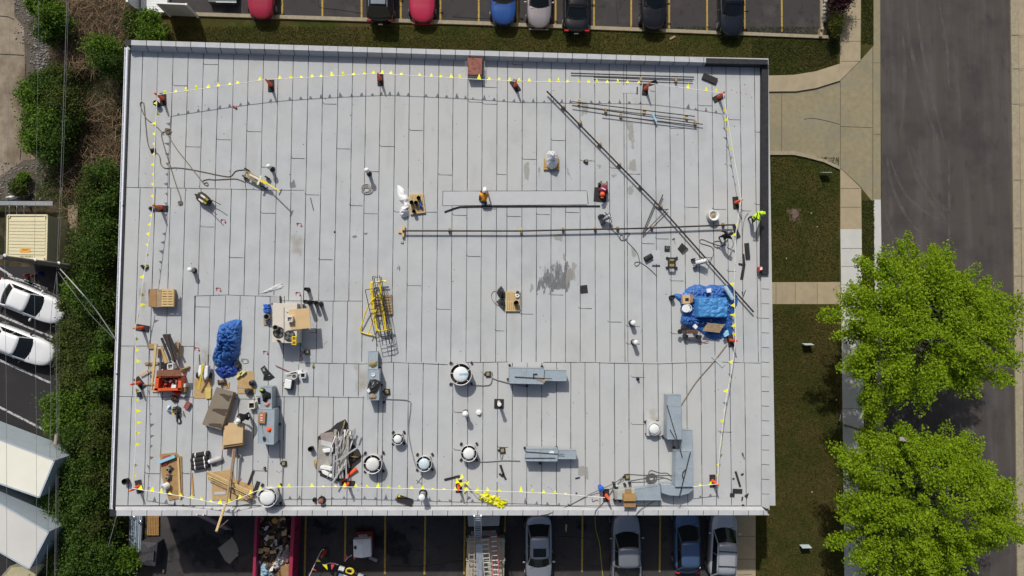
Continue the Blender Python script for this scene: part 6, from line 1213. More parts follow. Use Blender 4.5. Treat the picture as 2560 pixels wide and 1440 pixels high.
    for s in (-1, 1):
        w_ = wf(xf-.22)
        MB().add([(xf-.10, s*w_*.55, hz-.16), (xf-.42, s*(wf(xf-.42)*.985), hz-.02), (xf-.50, s*wf(xf-.5)*.90, hz+.045), (xf-.20, s*w_*.62, hz+.02), (xf-.05, s*w_*.5, hz-.14)], [(0, 1, 2, 3), (0, 3, 4)] if s > 0 else [(3, 2, 1, 0), (4, 3, 0)]).build('headlight', m_head, o, local=True).modifiers.new('thick', 'SOLIDIFY').thickness = .03
        MB().box((xr_+.07, s*(W/2*.78), hf(xr_+.25)-.14), (.10, W*.16, .16)).build('taillight', m_tail, o, local=True, bevel=.02)
        mr = MB().ball((xw-.42, s*(W/2+.09), hb+.07), (.07, .13, .075), 10, 7); mr.beam((xw-.42, s*(W/2-.06), hb+.03), (xw-.42, s*(W/2+.06), hb+.05), .04, .03); mr.build('mirror', m_trim if 'mirrors' not in extras else col, o, smooth=True, local=True)
        MB().box((0.1, s*(W/2+.004), hb-.12), (.16, .025, .03)).build('door_handle', m_rim if 'chrome' in extras else col, o, local=True)
    MB().box((xf-.05, 0, .48), (.10, W*.55, .16)).build('grille', m_trim, o, local=True, bevel=.02)
    MB().box((xf+.0, 0, .33), (.06, W*.80, .10)).build('front_bumper', m_trim if kind != 'sedan' else col, o, local=True, bevel=.02); MB().box((xr_-.0, 0, .38), (.07, W*.84, .14)).build('rear_bumper', m_trim if kind == 'suv' else col, o, local=True, bevel=.02)
    MB().box((xr_-.03, 0, .58), (.02, .30, .14)).build('number_plate', m_fanw, o, local=True)
    wp = MB(); wp.beam((xw-.1, .5, hb+.03), (xw-.02, -.15, hb+.03), .02, .02); wp.beam((xw-.1, -.05, hb+.03), (xw+.0, -.6, hb+.03), .02, .02); wp.build('wiper', m_trim, o, local=True)
    z = hr+.05
    if 'sunroof' in extras: MB().box((xrf-.42, 0, z+.022), (.55, .85, .02)).build('sunroof', m_glass, o, local=True, bevel=.008)
    if 'roof_sheen' in extras: MB().box(((xrf+xrr)/2, 0, z+.012), ((xrf-xrr)*.78, wr*1.5, .05)).build('roof_sky_sheen', M('sky_sheen', (.16, .19, .23), .12, spec=.8), o, local=True, bevel=.01)  # pale bluish panel: sky reflection on the roof put into its colour
    if 'rails' in extras:
        for s in (-1, 1): MB().tube([(xrf-.15, s*wr*.93, z-.02), (xrf-.2, s*wr*.93, z+.06), (xrr+.1, s*wr*.93, z+.06), (xrr+.05, s*wr*.93, z-.02)], .025, 6).build('roof_rail', m_trim if 'chrome' not in extras else m_rim, o, local=True)
    if 'bars' in extras:
        for x in (xrf-.55, xrr+.6): MB().beam((x, -wr*.95, z+.07), (x, wr*.95, z+.07), .05, .03).build('cross_bar', m_trim, o, local=True)
        rb = MB()
        for k in range(5): rb.beam((xrf-.2, -.5+k*.25, z+.03), (xrr+.15, -.5+k*.25, z+.03), .02, .012)
        rb.build('roof_rib', col, o, local=True)
    if kind == 'pickup':
        for s in (-1, 1): MB().box(((xr_+xrb)/2+.02, s*(W/2-.06), .85), (xrb-xr_-.04, .12, .48)).build('bed_wall', col, o, local=True, bevel=.03)
        MB().box((xr_+.06, 0, .84), (.08, W-.2, .46)).build('tailgate', col, o, local=True, bevel=.02); MB().box(((xr_+xrb)/2, 0, .645), (xrb-xr_-.1, W-.24, .03)).build('bed_floor', M('bed_liner', (.05, .045, .04), .8, scale=3, c2=(.12, .11, .09)), o, local=True)
    return o
pr, pk, pb = paint('paint_crimson', (.34, .018, .045)), paint('paint_black', (.011, .011, .013), 0.1, .22), paint('paint_cobalt', (.025, .085, .30), .2)
ps, pg, pw = paint('paint_silver', (.42, .43, .45), .55), paint('paint_gunmetal', (.30, .31, .33), .5), paint('paint_white', (.80, .80, .80))
pdb, pbk2, pcham = paint('paint_steelblue', (.075, .13, .24), .35), paint('paint_midnight', (.013, .016, .024), .2, .22), paint('paint_champagne', (.40, .36, .36), .5)
car('parked_car', 'crimson hatchback nearest the white enclosure, nose over the north kerb', pr, front=(655, 50), L=4.4, kind='hatch', cowl=1.15, hb=.98, hr=1.6)
car('parked_suv', 'black sport utility with painted sky sheen on its roof, tail over the north kerb', pk, rear=(952, 62), head=-90, L=4.7, W=1.86, kind='suv', hb=1.1, hr=1.75, extras=('rails', 'roof_sheen', 'chrome'))
car('parked_car', 'bright red car two bays right of the black sport utility', paint('paint_cherry', (.42, .02, .06)), front=(1056, 58), L=4.6, kind='sedan', cowl=1.45, W=1.82)
car('parked_car', 'blue crossover parked between the red and the champagne cars', pb, front=(1258, 65), L=4.5, kind='suv', cowl=1.3, hb=1.02, hr=1.65)
car('parked_car', 'champagne grey sedan right of the blue crossover', pcham, front=(1347, 72), L=4.6, kind='sedan', cowl=1.2, W=1.75, extras=('mirrors',))
car('parked_car', 'black sedan parked tail first with red rear lamps over the kerb', pk, rear=(1440, 85), head=-90, L=4.9, W=1.84, kind='sedan', tail=.72, extras=('chrome',))
car('parked_car', 'black car with pale triangular headlamps, second from right in the north row', pk, front=(1631, 77), L=4.5, kind='hatch', cowl=1.25, hb=.98, hr=1.55)
car('parked_car', 'midnight black sedan at the right end of the north row', pbk2, front=(1826, 92), L=4.6, kind='sedan', cowl=1.2, hr=1.48)
car('parked_car', 'silver sedan with a sunroof parked below the south parapet', ps, front=(1346, 1463), L=4.85, kind='sedan', cowl=1.3, tail=.6, extras=('sunroof', 'mirrors'))
car('parked_pickup', 'grey pickup with an empty bed parked below the south parapet', pg, front=(1561, 1268), head=-90, L=5.7, W=1.95, kind='pickup', cowl=1.4, glass=.85, hb=1.15, hr=1.8, extras=('mirrors',))
car('parked_car', 'steel blue wagon parked left of the silver sport utility', pdb, front=(1713, 1262), head=-90, L=4.45, W=1.76, kind='hatch', cowl=1.15, glass=.95, hb=.98, hr=1.58)
car('parked_suv', 'silver sport utility with roof bars beside the tan pavement', paint('paint_bright', (.52, .53, .55), .4), front=(1806, 1266), head=-86.5, L=4.75, W=1.85, kind='suv', cowl=1.2, glass=.85, hb=1.08, hr=1.72, extras=('rails', 'bars', 'mirrors', 'chrome'))
car('parked_car', 'upper of two white sedans in the west lot', pw, front=(165, 789), head=22, L=4.8, kind='sedan', cowl=1.3, extras=('mirrors',))
car('parked_car', 'lower of two white sedans in the west lot', pw, front=(139, 893), head=21, L=4.8, kind='sedan', cowl=1.3)
bp_ = car('parked_pickup', 'black pickup with a loaded open bed at the bottom edge', pk, rear=(836, 1452), head=20, L=5.6, W=1.95, kind='pickup', cowl=1.4, hb=1.15, hr=1.8)
solo(MB().ptube([(872, 1420), (882, 1424), (878, 1434), (866, 1431), (868, 1422), (880, 1422), (884, 1430), (874, 1436), (864, 1428)], 1.0, .05, 6), 'hose_coil', m_yel, 'coil of yellow hose in the bed of the black pickup', 'hose')
for k, (x, y, m_) in enumerate(((853, 1424, m_wht), (864, 1436, m_fanw), (886, 1436, m_bag), (900, 1443, m_cap), (852, 1440, M('blue_grey', (.2, .25, .4))))): solo(MB().pp(rect(x, y, 14, 11, 20), .95, .67), 'load_carton', m_, ['white carton at the rear of the black pickup bed', 'pale carton under the yellow hose', 'black sack in the black pickup bed', 'grey white panel in the black pickup bed', 'blue grey carton at the tailgate of the black pickup'][k], 'carton', bevel=.03)

# ---------------------------------------------------------------- box trailers and containers in the west
def trailer(label, top, zt, zb, roofm, sidem, name='box_trailer'):
    o = thing(name, label, 'trailer', P(top[0][0], top[0][1], 0)); 
    q = [P(x, y, zt) for x, y in top]; c = sum(q, Vector())/4
    MB().pp(top, zt-.03, zb).build('box_body', sidem, o); MB().prism([c+(p-c)*.985 for p in q], zt-.03, zt).build('roof', roofm, o)
    t = MB()
    for k in range(4): t.beam(q[k]+Vector((0, 0, -.02)), q[(k+1) % 4]+Vector((0, 0, -.02)), .09, .08)
    t.build('edge_trim', sidem, o)
    for k in (0, 1):
        a = q[1].lerp(q[2], .2 if k == 0 else .8); b = q[0].lerp(q[3], .2 if k == 0 else .8); p = a.lerp(b, .2); p.z = .5; d = (q[2]-q[1]).normalized()
        MB().cyl(p-d*.15, p+d*.15, .5, n=20).build('wheel', m_rubber, o)
    return o
m_tr1, m_tr2 = node_layers(M('trailer_cream', (.80, .78, .66), .6, scale=1, var=.03), [((.70, .68, .57), .7, .5, .7, .5, None)]), node_layers(M('trailer_gray', (.62, .60, .56), .7, scale=1, var=.04), [((.52, .50, .47), .5, .45, .7, .7, None)])
m_trs = M('trailer_side', (.40, .46, .50), .5, scale=2, var=.05)
trailer('cream roofed box trailer slanted in the west lot, upper of two', [(-115, 1056), (136, 1151), (98, 1243), (-152, 1156)], 3.9, 1.1, m_tr1, m_trs)
trailer('grey roofed box trailer slanted in the west lot, lower of two', [(-100, 1201), (121, 1330), (73, 1422), (-147, 1295)], 3.9, 1.1, m_tr2, m_trs)
o = thing('shipping_container', 'short cream shipping container with ribbed roof at the left edge', 'container', P(67, 594, 0)); m_ct = node_layers(M('container_cream', (.72, .65, .42), .6, scale=2, var=.03), [((.50, .40, .22), 2.0, .62, .75, .5, None)])
top = [(19, 538), (118, 538), (115.5, 651), (17, 648)]; zt = 2.55
MB().pp(top, zt-.04, .12).build('box_body', m_ct, o); q = [P(x, y, zt) for x, y in top]
rb = MB()
for k in range(11): t = (k+1.5)/13.5; rb.beam(q[0].lerp(q[3], t)+Vector((.1, 0, -.03)), q[1].lerp(q[2], t)+Vector((-.1, 0, -.03)), .155, .05)
rb.build('roof_ribs', m_ct, o); t = MB()
for k in range(4): t.beam(q[k]+Vector((0, 0, -.05)), q[(k+1) % 4]+Vector((0, 0, -.05)), .10, .14)
t.build('frame_rail', m_ct, o)
for p in q: c_ = p+(sum(q, Vector())/4-p).normalized()*.12; MB().box(c_+Vector((0, 0, .01)), (.16, .16, .08)).build('corner_casting', m_ct, o); MB().box(c_+Vector((0, 0, .052)), (.06, .09, .006)).build('casting_hole', m_black, o)
sd_ = MB(); a, b_ = P(118, 538, zt-.2), P(115.5, 651, zt-.2)
for k in range(16): p = a.lerp(b_, (k+.5)/16); sd_.box((p.x+.02, p.y, 1.3), (.05, .1, 2.2))
sd_.build('side_corrugation', m_ct, o)
m_or = M('label_orange', (.85, .36, .01), .6); m_tx = M('stencil_gray', (.16, .14, .11), .8)
MB().pp([(50.5, 621.5), (75.5, 621.5), (75.5, 631), (50.5, 631)], zt+.006, zt+.0).build('label_plate', m_or, o)
lp = wloc(o)
textmesh('lettering', 'REAR', .14, m_tx, o, P(63, 624.5, zt+.010)-lp, (0, 0, 0)); textmesh('lettering', 'UBU 903356 5', .13, m_tx, o, P(65, 640.5, zt+.006)-lp, (0, 0, 0))
trailer('tan ribbed container top at the bottom left corner', [(27, 1416), (113, 1409), (62, 1470), (-20, 1470)], 2.5, .1, M('container_tan', (.45, .40, .24), .7, scale=3, var=.1), M('container_tan_side', (.30, .27, .18), .7), 'shipping_container')

# ---------------------------------------------------------------- south lot equipment
dr = M('dumpster_red', (.36, .025, .07), .55, var=.1); o = thing('dumpster', 'long open red dumpster heaped with building rubbish', 'dumpster', P(685, 1390, 0)); zt = 1.75
wl = MB()
for px in ([(638, 1282), (644, 1282), (634, 1560), (626, 1560)], [(729, 1282), (738, 1282), (724, 1560), (716, 1560)], [(638, 1278), (738, 1278), (738, 1283), (638, 1283)]): wl.pp(px, zt, .15)
wl.build('wall', dr, o); MB().pp([(640, 1280), (735, 1280), (722, 1560), (629, 1560)], .35, .15).build('floor', m_dark, o)
for k in range(7): y = 1296+k*34; MB().pp(rect(739-k*1.9, y, 4, 6), 1.6, .3).build('rib', dr, o)
solo(MB().lump([(646, 1285), (728, 1285), (724, 1400), (718, 1540), (634, 1540), (640, 1400)], .4, .75, seed=140, rough=.55, flat=5, rf=2, rings=14, nn=80, zpx=.9), 'rubbish_heap', node_layers(M('rubbish', (.075, .05, .035), .9, scale=4, c2=(.20, .14, .09), bump=1, bscale=12), [((.02, .02, .02), 3, .5, .6, .8, None)]), 'brown rubbish heap filling the red dumpster', 'rubbish')
tm_ = [m_card, m_card2, m_wood2, m_fanw, M('wrap_gray', (.42, .40, .40), .5), m_card, m_dark, M('paper_brown', (.28, .19, .11), .9), m_wood]
rnd = random.Random(11)
def inside(): 
    while True:
        x, y = rnd.uniform(646, 726), rnd.uniform(1290, 1450)
        if x < 734-(y-1282)*.05 and x > 648-(y-1282)*.036: return x, y
for k in range(85):
    x, y = inside(); s = rnd.uniform(4, 15); z = 1.0+rnd.random()*.35; m = Matrix.Rotation(rnd.uniform(0, 6.3), 3, 'Z') @ Matrix.Rotation(rnd.gauss(0, .45), 3, 'X') @ Matrix.Rotation(rnd.gauss(0, .45), 3, 'Y')
    solo(MB().box(P(x, y, z), (s*MG, s*MG*rnd.uniform(.25, .9), .02+.03*rnd.random()), m=m), 'rubbish_piece', tm_[k % 9] if y < 1400 or k % 3 else m_fanw, 'small scrap of cardboard or wood lying in the red dumpster', 'rubbish', 'rubbish pieces in the red dumpster')
solo(MB().lump([(700, 1375), (720, 1360), (722, 1395), (705, 1420), (685, 1430), (678, 1415)], 1.0, .5, seed=141, rough=.6, rf=4), 'plastic_wrap', M('wrap_clear', (.55, .54, .54), .35, bump=.8, bscale=8), 'bundle of clear plastic wrap in the dumpster', 'plastic', smooth=True)
solo(MB().pp([(679, 1300), (686, 1294), (696, 1300), (691, 1310), (681, 1308)], 1.55, 1.2), 'amber_tub', M('tub_amber', (.50, .28, .04), .5), 'amber plastic tub on the dumpster rubbish', 'tub'); solo(MB().pp([(702, 1418), (722, 1414), (721, 1450), (690, 1450)], 1.5, 1.1), 'cardboard_box', m_card2, 'brown carton at the lower end of the dumpster', 'box'); solo(MB().lump([(646, 1412), (676, 1405), (684, 1440), (650, 1450)], 1.0, .5, seed=142, rough=.6), 'blue_sack', M('sack_blue', (.25, .40, .50), .6), 'pale blue sack in the lower dumpster', 'sack', smooth=True)
solo(MB().pp([(545, 1371), (580, 1343), (591, 1360), (597, 1378), (593, 1383), (597, 1388), (588, 1395), (574, 1410), (563, 1402)], .03, .005), 'broken_board', M('board_gray', (.27, .245, .20), .85, var=.06), 'broken grey board lying on the asphalt left of the dumpster', 'board')
sh = thing('steel_sheets', 'stack of long corrugated steel sheets by the southwest wall', 'steel sheets', P(340, 1335, 0)); mz = M('zinc', (.50, .58, .66), .35, .35, var=.08)
for k in range(7): x = 324+k*4.6; MB().pp([(x, 1290), (x+3.3, 1290), (x-3+3.3, 1376+(k % 3)*2.5), (x-3, 1376+(k % 3)*2.5)], .28+.03*(k % 2), .05).build('sheet', mz if k % 2 else M('zinc_dark', (.30, .37, .44), .4, .35), sh)
for x, y in ((335, 1295), (351, 1306)): MB().ball(P(x, y, .35), (.12, .16, .06), 10, 6).build('reflector', M('bright_zinc', (.75, .78, .80), .15, .9), sh, smooth=True)
q = [P(x, y, .16) for x, y in [(369, 1291), (397, 1292), (397, 1338), (367, 1338)]]; o = thing('wooden_pallet', 'orange brown pallet on the ground by the southwest wall', 'pallet', P(382, 1315, 0), 'wooden pallets'); mo = M('pallet_rust', (.36, .20, .07), .8)
for k in range(7): u = (k+.5)/7; MB().beam(q[0].lerp(q[1], u), q[3].lerp(q[2], u), .08, .022).build('slat', mo, o)
for v in (.03, .5, .97): MB().beam(q[0].lerp(q[3], v)-Vector((0, 0, .06)), q[1].lerp(q[2], v)-Vector((0, 0, .06)), .09, .1).build('stringer', mo, o)
o = thing('covered_bin', 'low dark hip lidded bin beside the steel sheets', 'bin', P(370, 1385, 0)); mb_ = M('bin_dark', (.055, .05, .055), .8, var=.2); top = [(353, 1354), (394, 1357), (388, 1416), (348, 1411)]
MB().pp(top, .9, 0).build('bin_body', mb_, o); q = [P(x, y, .93) for x, y in top]; rd = [P(371, 1370, 1.12), P(368, 1400, 1.12)]
MB().add(q+rd, [(1, 0, 4), (2, 1, 4, 5), (3, 2, 5), (0, 3, 5, 4)]).build('hip_lid', mb_, o); MB().pp([(371, 1376), (385, 1378), (383, 1402), (368, 1400)], 1.11, 1.0).build('hatch', mb_, o)
o = thing('roofing_kettle', 'white hip lidded hopper standing on a dark red machine', 'machine', P(905, 1360, 0)); mk = M('kettle_red', (.12, .012, .018), .6)
MB().pp([(890, 1330), (931, 1329), (934, 1372), (888, 1374)], .9, .25).build('machine_body', mk, o, bevel=.03); MB().pp([(897, 1337), (918, 1336), (919, 1346), (895, 1346)], .92, .9).build('data_plate', m_gray, o)
top = [(883, 1349), (926, 1347), (928, 1391), (906, 1395), (884, 1393)]; MB().pp(top, 1.35, .9).build('hopper', m_wht, o); q = [P(x, y, 1.37) for x, y in [(883, 1349), (926, 1347), (928, 1391), (884, 1393)]]; rd = [P(904, 1361, 1.6), P(905, 1394, 1.55)]
MB().add(q+rd, [(1, 0, 4), (2, 1, 4, 5), (3, 2, 5), (0, 3, 5, 4)]).build('hip_lid', m_wht, o); MB().ball(P(888, 1369, 1.45), (.09, .12, .08)).build('vent', m_dark, o, smooth=True)
for x, y in ((892, 1328), (929, 1327)): MB().cyl(P(x, y, .2)-Vector((.08, 0, 0)), P(x, y, .2)+Vector((.08, 0, 0)), .22, n=16).build('wheel', m_rubber, o)
solo(MB().beam(P(923, 1393, .3), P(943, 1402, .3), .2, .06), 'gray_plank', m_gray, 'grey plank with a red patch beside the white hopper', 'plank')
gc = thing('warning_cone', 'orange warning cone standing on the asphalt by the red and yellow flags', 'traffic cone', P(813, 1379, 0)); c = wloc(gc); MB().lathe(c, [(.34, 0), (.34, .06), (.14, .08)], 12).build('base', m_rubber, gc); MB().lathe(c, [(.13, .06), (.11, .35), (.07, .9), (.05, 1.1), (.001, 1.12)], 18).build('cone_body', m_orange, gc, smooth=True)
pl = thing('pennant_line', 'red and yellow pennant line round the cone on the asphalt', 'flag line', P(800, 1400, 0)); MB().ptube([(771, 1445), (785, 1415), (803, 1378), (810, 1374)], .9, .02, 5).build('rope', m_rope, pl); MB().ptube([(806, 1410), (812, 1412), (822, 1408), (832, 1408), (846, 1412)], .9, .02, 5).build('rope', m_rope, pl); MB().ptube([(863, 1402), (870, 1394), (880, 1388)], .9, .02, 5).build('rope', m_rope, pl)
for k, (px, m_) in enumerate((([(793, 1396), (790, 1404), (803, 1405)], m_flag), ([(781, 1419), (779, 1424), (792, 1427)], m_flagr), ([(806, 1412), (817, 1410), (819, 1425)], m_flag), ([(827, 1409), (837, 1410), (829, 1425)], m_flagr), ([(860, 1390), (868, 1387), (869, 1396), (864, 1401)], m_flagr), ([(883, 1394), (890, 1394), (885, 1401)], m_flagr))): MB().pp(px, .9, .894).build('pennant', m_, pl)
# ladder truck
lt = thing('ladder_truck', 'pale utility truck with a cream bed under a ladder rack', 'truck', P(1210, 1400, 0)); mt_ = M('truck_pale', (.42, .41, .37), .6, scale=2, var=.06)
MB().pp([(1168, 1284), (1251, 1284), (1248, 1315), (1171, 1317)], 2.0, .5).build('cab', mt_, lt, bevel=.06); MB().pp([(1168, 1345), (1262, 1345), (1258, 1560), (1160, 1560)], 1.15, .5).build('bed', node_layers(M('bed_cream', (.42, .37, .27), .7, scale=2, var=.06), [((.22, .19, .14), 1.5, .5, .7, .6, (4, .5, 1))]), lt); MB().pp([(1171, 1317), (1248, 1316), (1248, 1345), (1171, 1345)], .8, .5).build('chassis', m_dark, lt)
MB().pp([(1177, 1328), (1240, 1326), (1242, 1340), (1177, 1342)], 1.0, .8).build('tool_box', M('toolbox_gray', (.20, .19, .17), .6), lt)
rk = MB()
for y in (1352, 1401): rk.beam(P(1166, y, 1.9), P(1262, y, 1.9), .05, .05)
for x, y in ((1166, 1352), (1262, 1352), (1166, 1401), (1262, 1401)): p = P(x, y, 1.9); rk.beam((p.x, p.y, 1.1), p, .05, .05)
rk.build('ladder_rack', mt_, lt)
for x in (1168, 1256):
    for y in (1300, 1430): p = P(x, y, .4); MB().cyl(p-Vector((.12, 0, 0)), p+Vector((.12, 0, 0)), .4, n=20).build('wheel', m_rubber, lt)
def ladder(label, a, b, w_, za, zb, n_, mat, rungm=None, group='ladders on the truck and wall', wp=.055):
    A, B = P(*a, za), P(*b, zb); d = (B-A).normalized(); s = Vector((-d.y, d.x, 0)).normalized()*w_/2
    o = thing('extension_ladder', label, 'ladder', A, group)
    for q_ in (s, -s): MB().beam(A+q_, B+q_, wp, .08).build('rail', mat, o)
    for k in range(n_): p = A.lerp(B, (k+.5)/n_); MB().beam(p+s, p-s, .05, .03).build('rung', rungm or mat, o)
    return o
al = M('aluminium', (.58, .60, .63), .35, .6)
ladder('pale aluminium ladder from the ground up to the south parapet', (1196, 1362), (1194, 1289), .40, .1, RZ+.9, 17, al)
ladder('tan timber coloured ladder on the left of the truck', (1180, 1337), (1176, 1560), .34, 2.0, 2.0, 20, M('ladder_tan', (.42, .36, .29), .6)); ladder('grey green ladder right of the silver plank', (1209+1, 1345), (1232, 1560), .40, 2.05, 2.05, 20, M('ladder_olive', (.45, .47, .40), .5), m_fanw) if False else None
ladder('grey ladder with pale rungs between the plank and the red ladder', (1212, 1344), (1228, 1560), .42, 2.05, 2.05, 19, M('ladder_grey', (.40, .41, .38), .5), M('rung_pale', (.66, .66, .56), .5)); ladder('red fibreglass ladder on the right of the truck', (1234, 1336), (1246, 1560), .42, 2.08, 2.08, 19, M('ladder_red', (.55, .10, .11), .5), m_fanw)
pk_ = thing('aluminium_plank', 'silver grooved scaffold plank lying between the ladders', 'plank', P(1200, 1440, 2))
for k in range(5): MB().pp([(1190.5+k*3.2, 1361), (1193.2+k*3.2, 1361), (1193.4+k*3.3, 1560), (1190.2+k*3.3, 1560)], 2.12, 2.06).build('board', al, pk_)
o = MB().ptube([(1488, 1290), (1489, 1320), (1499, 1360), (1502, 1390), (1507, 1440)], .05, .03, 6); solo(o, 'yellow_hose', M('hose_yellow', (.40, .36, .06), .7), 'yellow hose snaking over the asphalt left of the grey pickup', 'hose')
solo(MB().pp([(1414, 1310), (1418, 1312), (1416, 1332), (1413, 1325)], .05, .01), 'lumber_scrap', m_wood, 'splintered pale wood scrap on the asphalt', 'wood'); solo(MB().pp(rect(408, 1428, 4, 9, 8), .05, .01), 'lumber_scrap', m_wood, 'small yellow wood scrap on the asphalt by the bin', 'wood'); solo(MB().pp(rect(1681, 94, 15, 4.5, -28), .08, .01), 'lumber_scrap', m_wood2, 'short board lying on the north grass strip', 'wood')

# ---------------------------------------------------------------- north enclosure
m_vin = M('vinyl_white', (.72, .72, .70), .5, scale=2, var=.04); o = thing('vinyl_fence', 'white vinyl fence panel leaning out over the north lot corner', 'fence', P(450, 36, 0)); zt = 1.9
a, b_ = P(393, 8, zt), P(466, 11, zt); a0, b0 = P(414, 36, 0), P(487, 38, 0)
for p, p0 in ((a, a0), (b_, b0)): MB().beam((p.x, p.y, 0), p+Vector((0, 0, .05)), .13, .13).build('post', m_vin, o)
MB().add([(a.x, a.y, .1), (b_.x, b_.y, .1), (b_.x, b_.y, zt-.05), (a.x, a.y, zt-.05)], [(0, 1, 2, 3)]).build('panel', M('vinyl_gray', (.46, .47, .44), .6), o).modifiers.new('thick', 'SOLIDIFY').thickness = .05
MB().beam(a, b_, .09, .08).build('top_rail', m_vin, o)
o = thing('vinyl_fence', 'white vinyl fence side wall of the waste enclosure', 'fence', P(330, 0, 0)); a, b_ = P(318, 3, zt), P(318, -90, zt)
MB().add([(a.x, a.y, 0), (b_.x, b_.y, 0), (b_.x, b_.y, zt), (a.x, a.y, zt)], [(0, 1, 2, 3)]).build('panel', m_vin, o).modifiers.new('thick', 'SOLIDIFY').thickness = .06; MB().beam((a.x, a.y, 0), a+Vector((0, 0, .05)), .13, .13).build('post', m_vin, o); MB().beam(a, b_, .1, .08).build('top_rail', m_vin, o)
o = thing('waste_shelter', 'white board topped waste shelter at the top left of the north lot', 'shelter', P(385, 0, 0)); MB().pp([(352, -90), (418, -90), (418, 28), (352, 28)], .35, 0).build('base', m_vin, o)
sb = MB()
for k in range(13): y = -60+k*7; sb.pp([(368, y), (418, y), (418, y+6.4), (368, y+6.4)], .38, .3)
sb.build('board', m_fanw, o)
o = thing('steel_rack', 'low dark steel rack cut by the top edge in the north lot', 'rack', P(552, 0, 0)); MB().pp([(519, -40), (592, -40), (591, 7), (520, 5)], .5, .1).build('frame', M('rack_dark', (.06, .07, .07), .5, .3), o, bevel=.02); MB().beam(P(540, 5, .55), P(591, 6, .55), .06, .06).build('rail', m_galv, o)
for k in range(6): solo(MB().ball(P(2061+random.uniform(-2, 3), 4+k*9.5, .1), (.16, .14, .12), 8, 6), 'border_stone', M('border_stone', (.38, .36, .32), .9), 'rough grey stone edging the planting strip by the north lot', 'stone', 'border stones by the north lot')
solo(MB().pp(rect(2056, 70, 7, 7), .45, 0), 'stone_block', m_walk, 'upright stone block at the corner of the north lot', 'block'); solo(MB().pp(rect(2053, 83, 7, 15), .3, 0), 'stone_block', m_walk, 'long stone block at the corner of the north lot', 'block')
# ================================================================ VEGETATION
def leafmesh(name, cen, size, mat, parent=None, flat=0.5, origin=None, stretch=1.0, seed=0):
    """one mesh of many small leaves at the given world points"""
    rg = np.random.default_rng(seed); n = len(cen); o = np.array(wloc(parent)) if parent is not None else np.array(origin)
    nr = rg.normal(size=(n, 3)); nr[:, 2] = np.abs(nr[:, 2])+flat; nr /= np.linalg.norm(nr, axis=1)[:, None]
    t = rg.normal(size=(n, 3)); t -= (t*nr).sum(1)[:, None]*nr; t /= np.linalg.norm(t, axis=1)[:, None]
    b = np.cross(nr, t); s = size*rg.uniform(0.6, 1.3, n)[:, None]
    L = t*s*stretch; W_ = b*s*.55
    v = np.stack([cen-L, cen+W_, cen+L, cen-W_], 1).reshape(-1, 3)-o
    me = bpy.data.meshes.new(name); me.vertices.add(4*n); me.vertices.foreach_set('co', v.ravel())
    me.loops.add(4*n); me.loops.foreach_set('vertex_index', np.arange(4*n)); me.polygons.add(n); me.polygons.foreach_set('loop_start', np.arange(n)*4); me.polygons.foreach_set('loop_total', np.full(n, 4))
    me.materials.append(mat); me.update(calc_edges=True); me.validate()
    ob = bpy.data.objects.new(name, me); COL.objects.link(ob)
    if parent is not None: ob.parent = parent
    else: ob.location = Vector(origin)
    return ob
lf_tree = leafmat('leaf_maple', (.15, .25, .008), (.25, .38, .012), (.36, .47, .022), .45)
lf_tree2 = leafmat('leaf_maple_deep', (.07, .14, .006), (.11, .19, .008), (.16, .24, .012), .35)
lf_bush = leafmat('leaf_bush', (.030, .062, .010), (.065, .125, .018), (.12, .19, .030), .3)
lf_bush2 = leafmat('leaf_bright', (.05, .11, .010), (.10, .19, .016), (.17, .26, .03), .3)
lf_dark = leafmat('leaf_olive', (.038, .058, .012), (.075, .105, .020), (.13, .16, .035), .3)
lf_purple = leafmat('leaf_purple', (.022, .008, .010), (.045, .014, .018), (.075, .03, .03), .15)
lf_round = leafmat('leaf_yew', (.035, .045, .005), (.065, .075, .008), (.10, .11, .012), .15)
m_bark = M('bark', (.10, .08, .06), .95, scale=8, var=.3, bump=.5)
def clumps(c, rx, ry, rz, n, rg, shell=.55, zmin=-.4):
    out = []
    while len(out) < n:
        d = rg.normal(size=3); d /= np.linalg.norm(d)
        if d[2] < zmin: continue
        r = rg.uniform(shell, 1.0)**.7; a = math.atan2(d[1], d[0])
        k = 1+.12*math.sin(3*a+c[0])+.10*math.sin(5*a+c[1]*2)+.07*math.sin(9*a+c[0]*3)
        out.append((c[0]+d[0]*r*rx*k, c[1]+d[1]*r*ry*k, c[2]+d[2]*r*rz))
    return np.array(out)
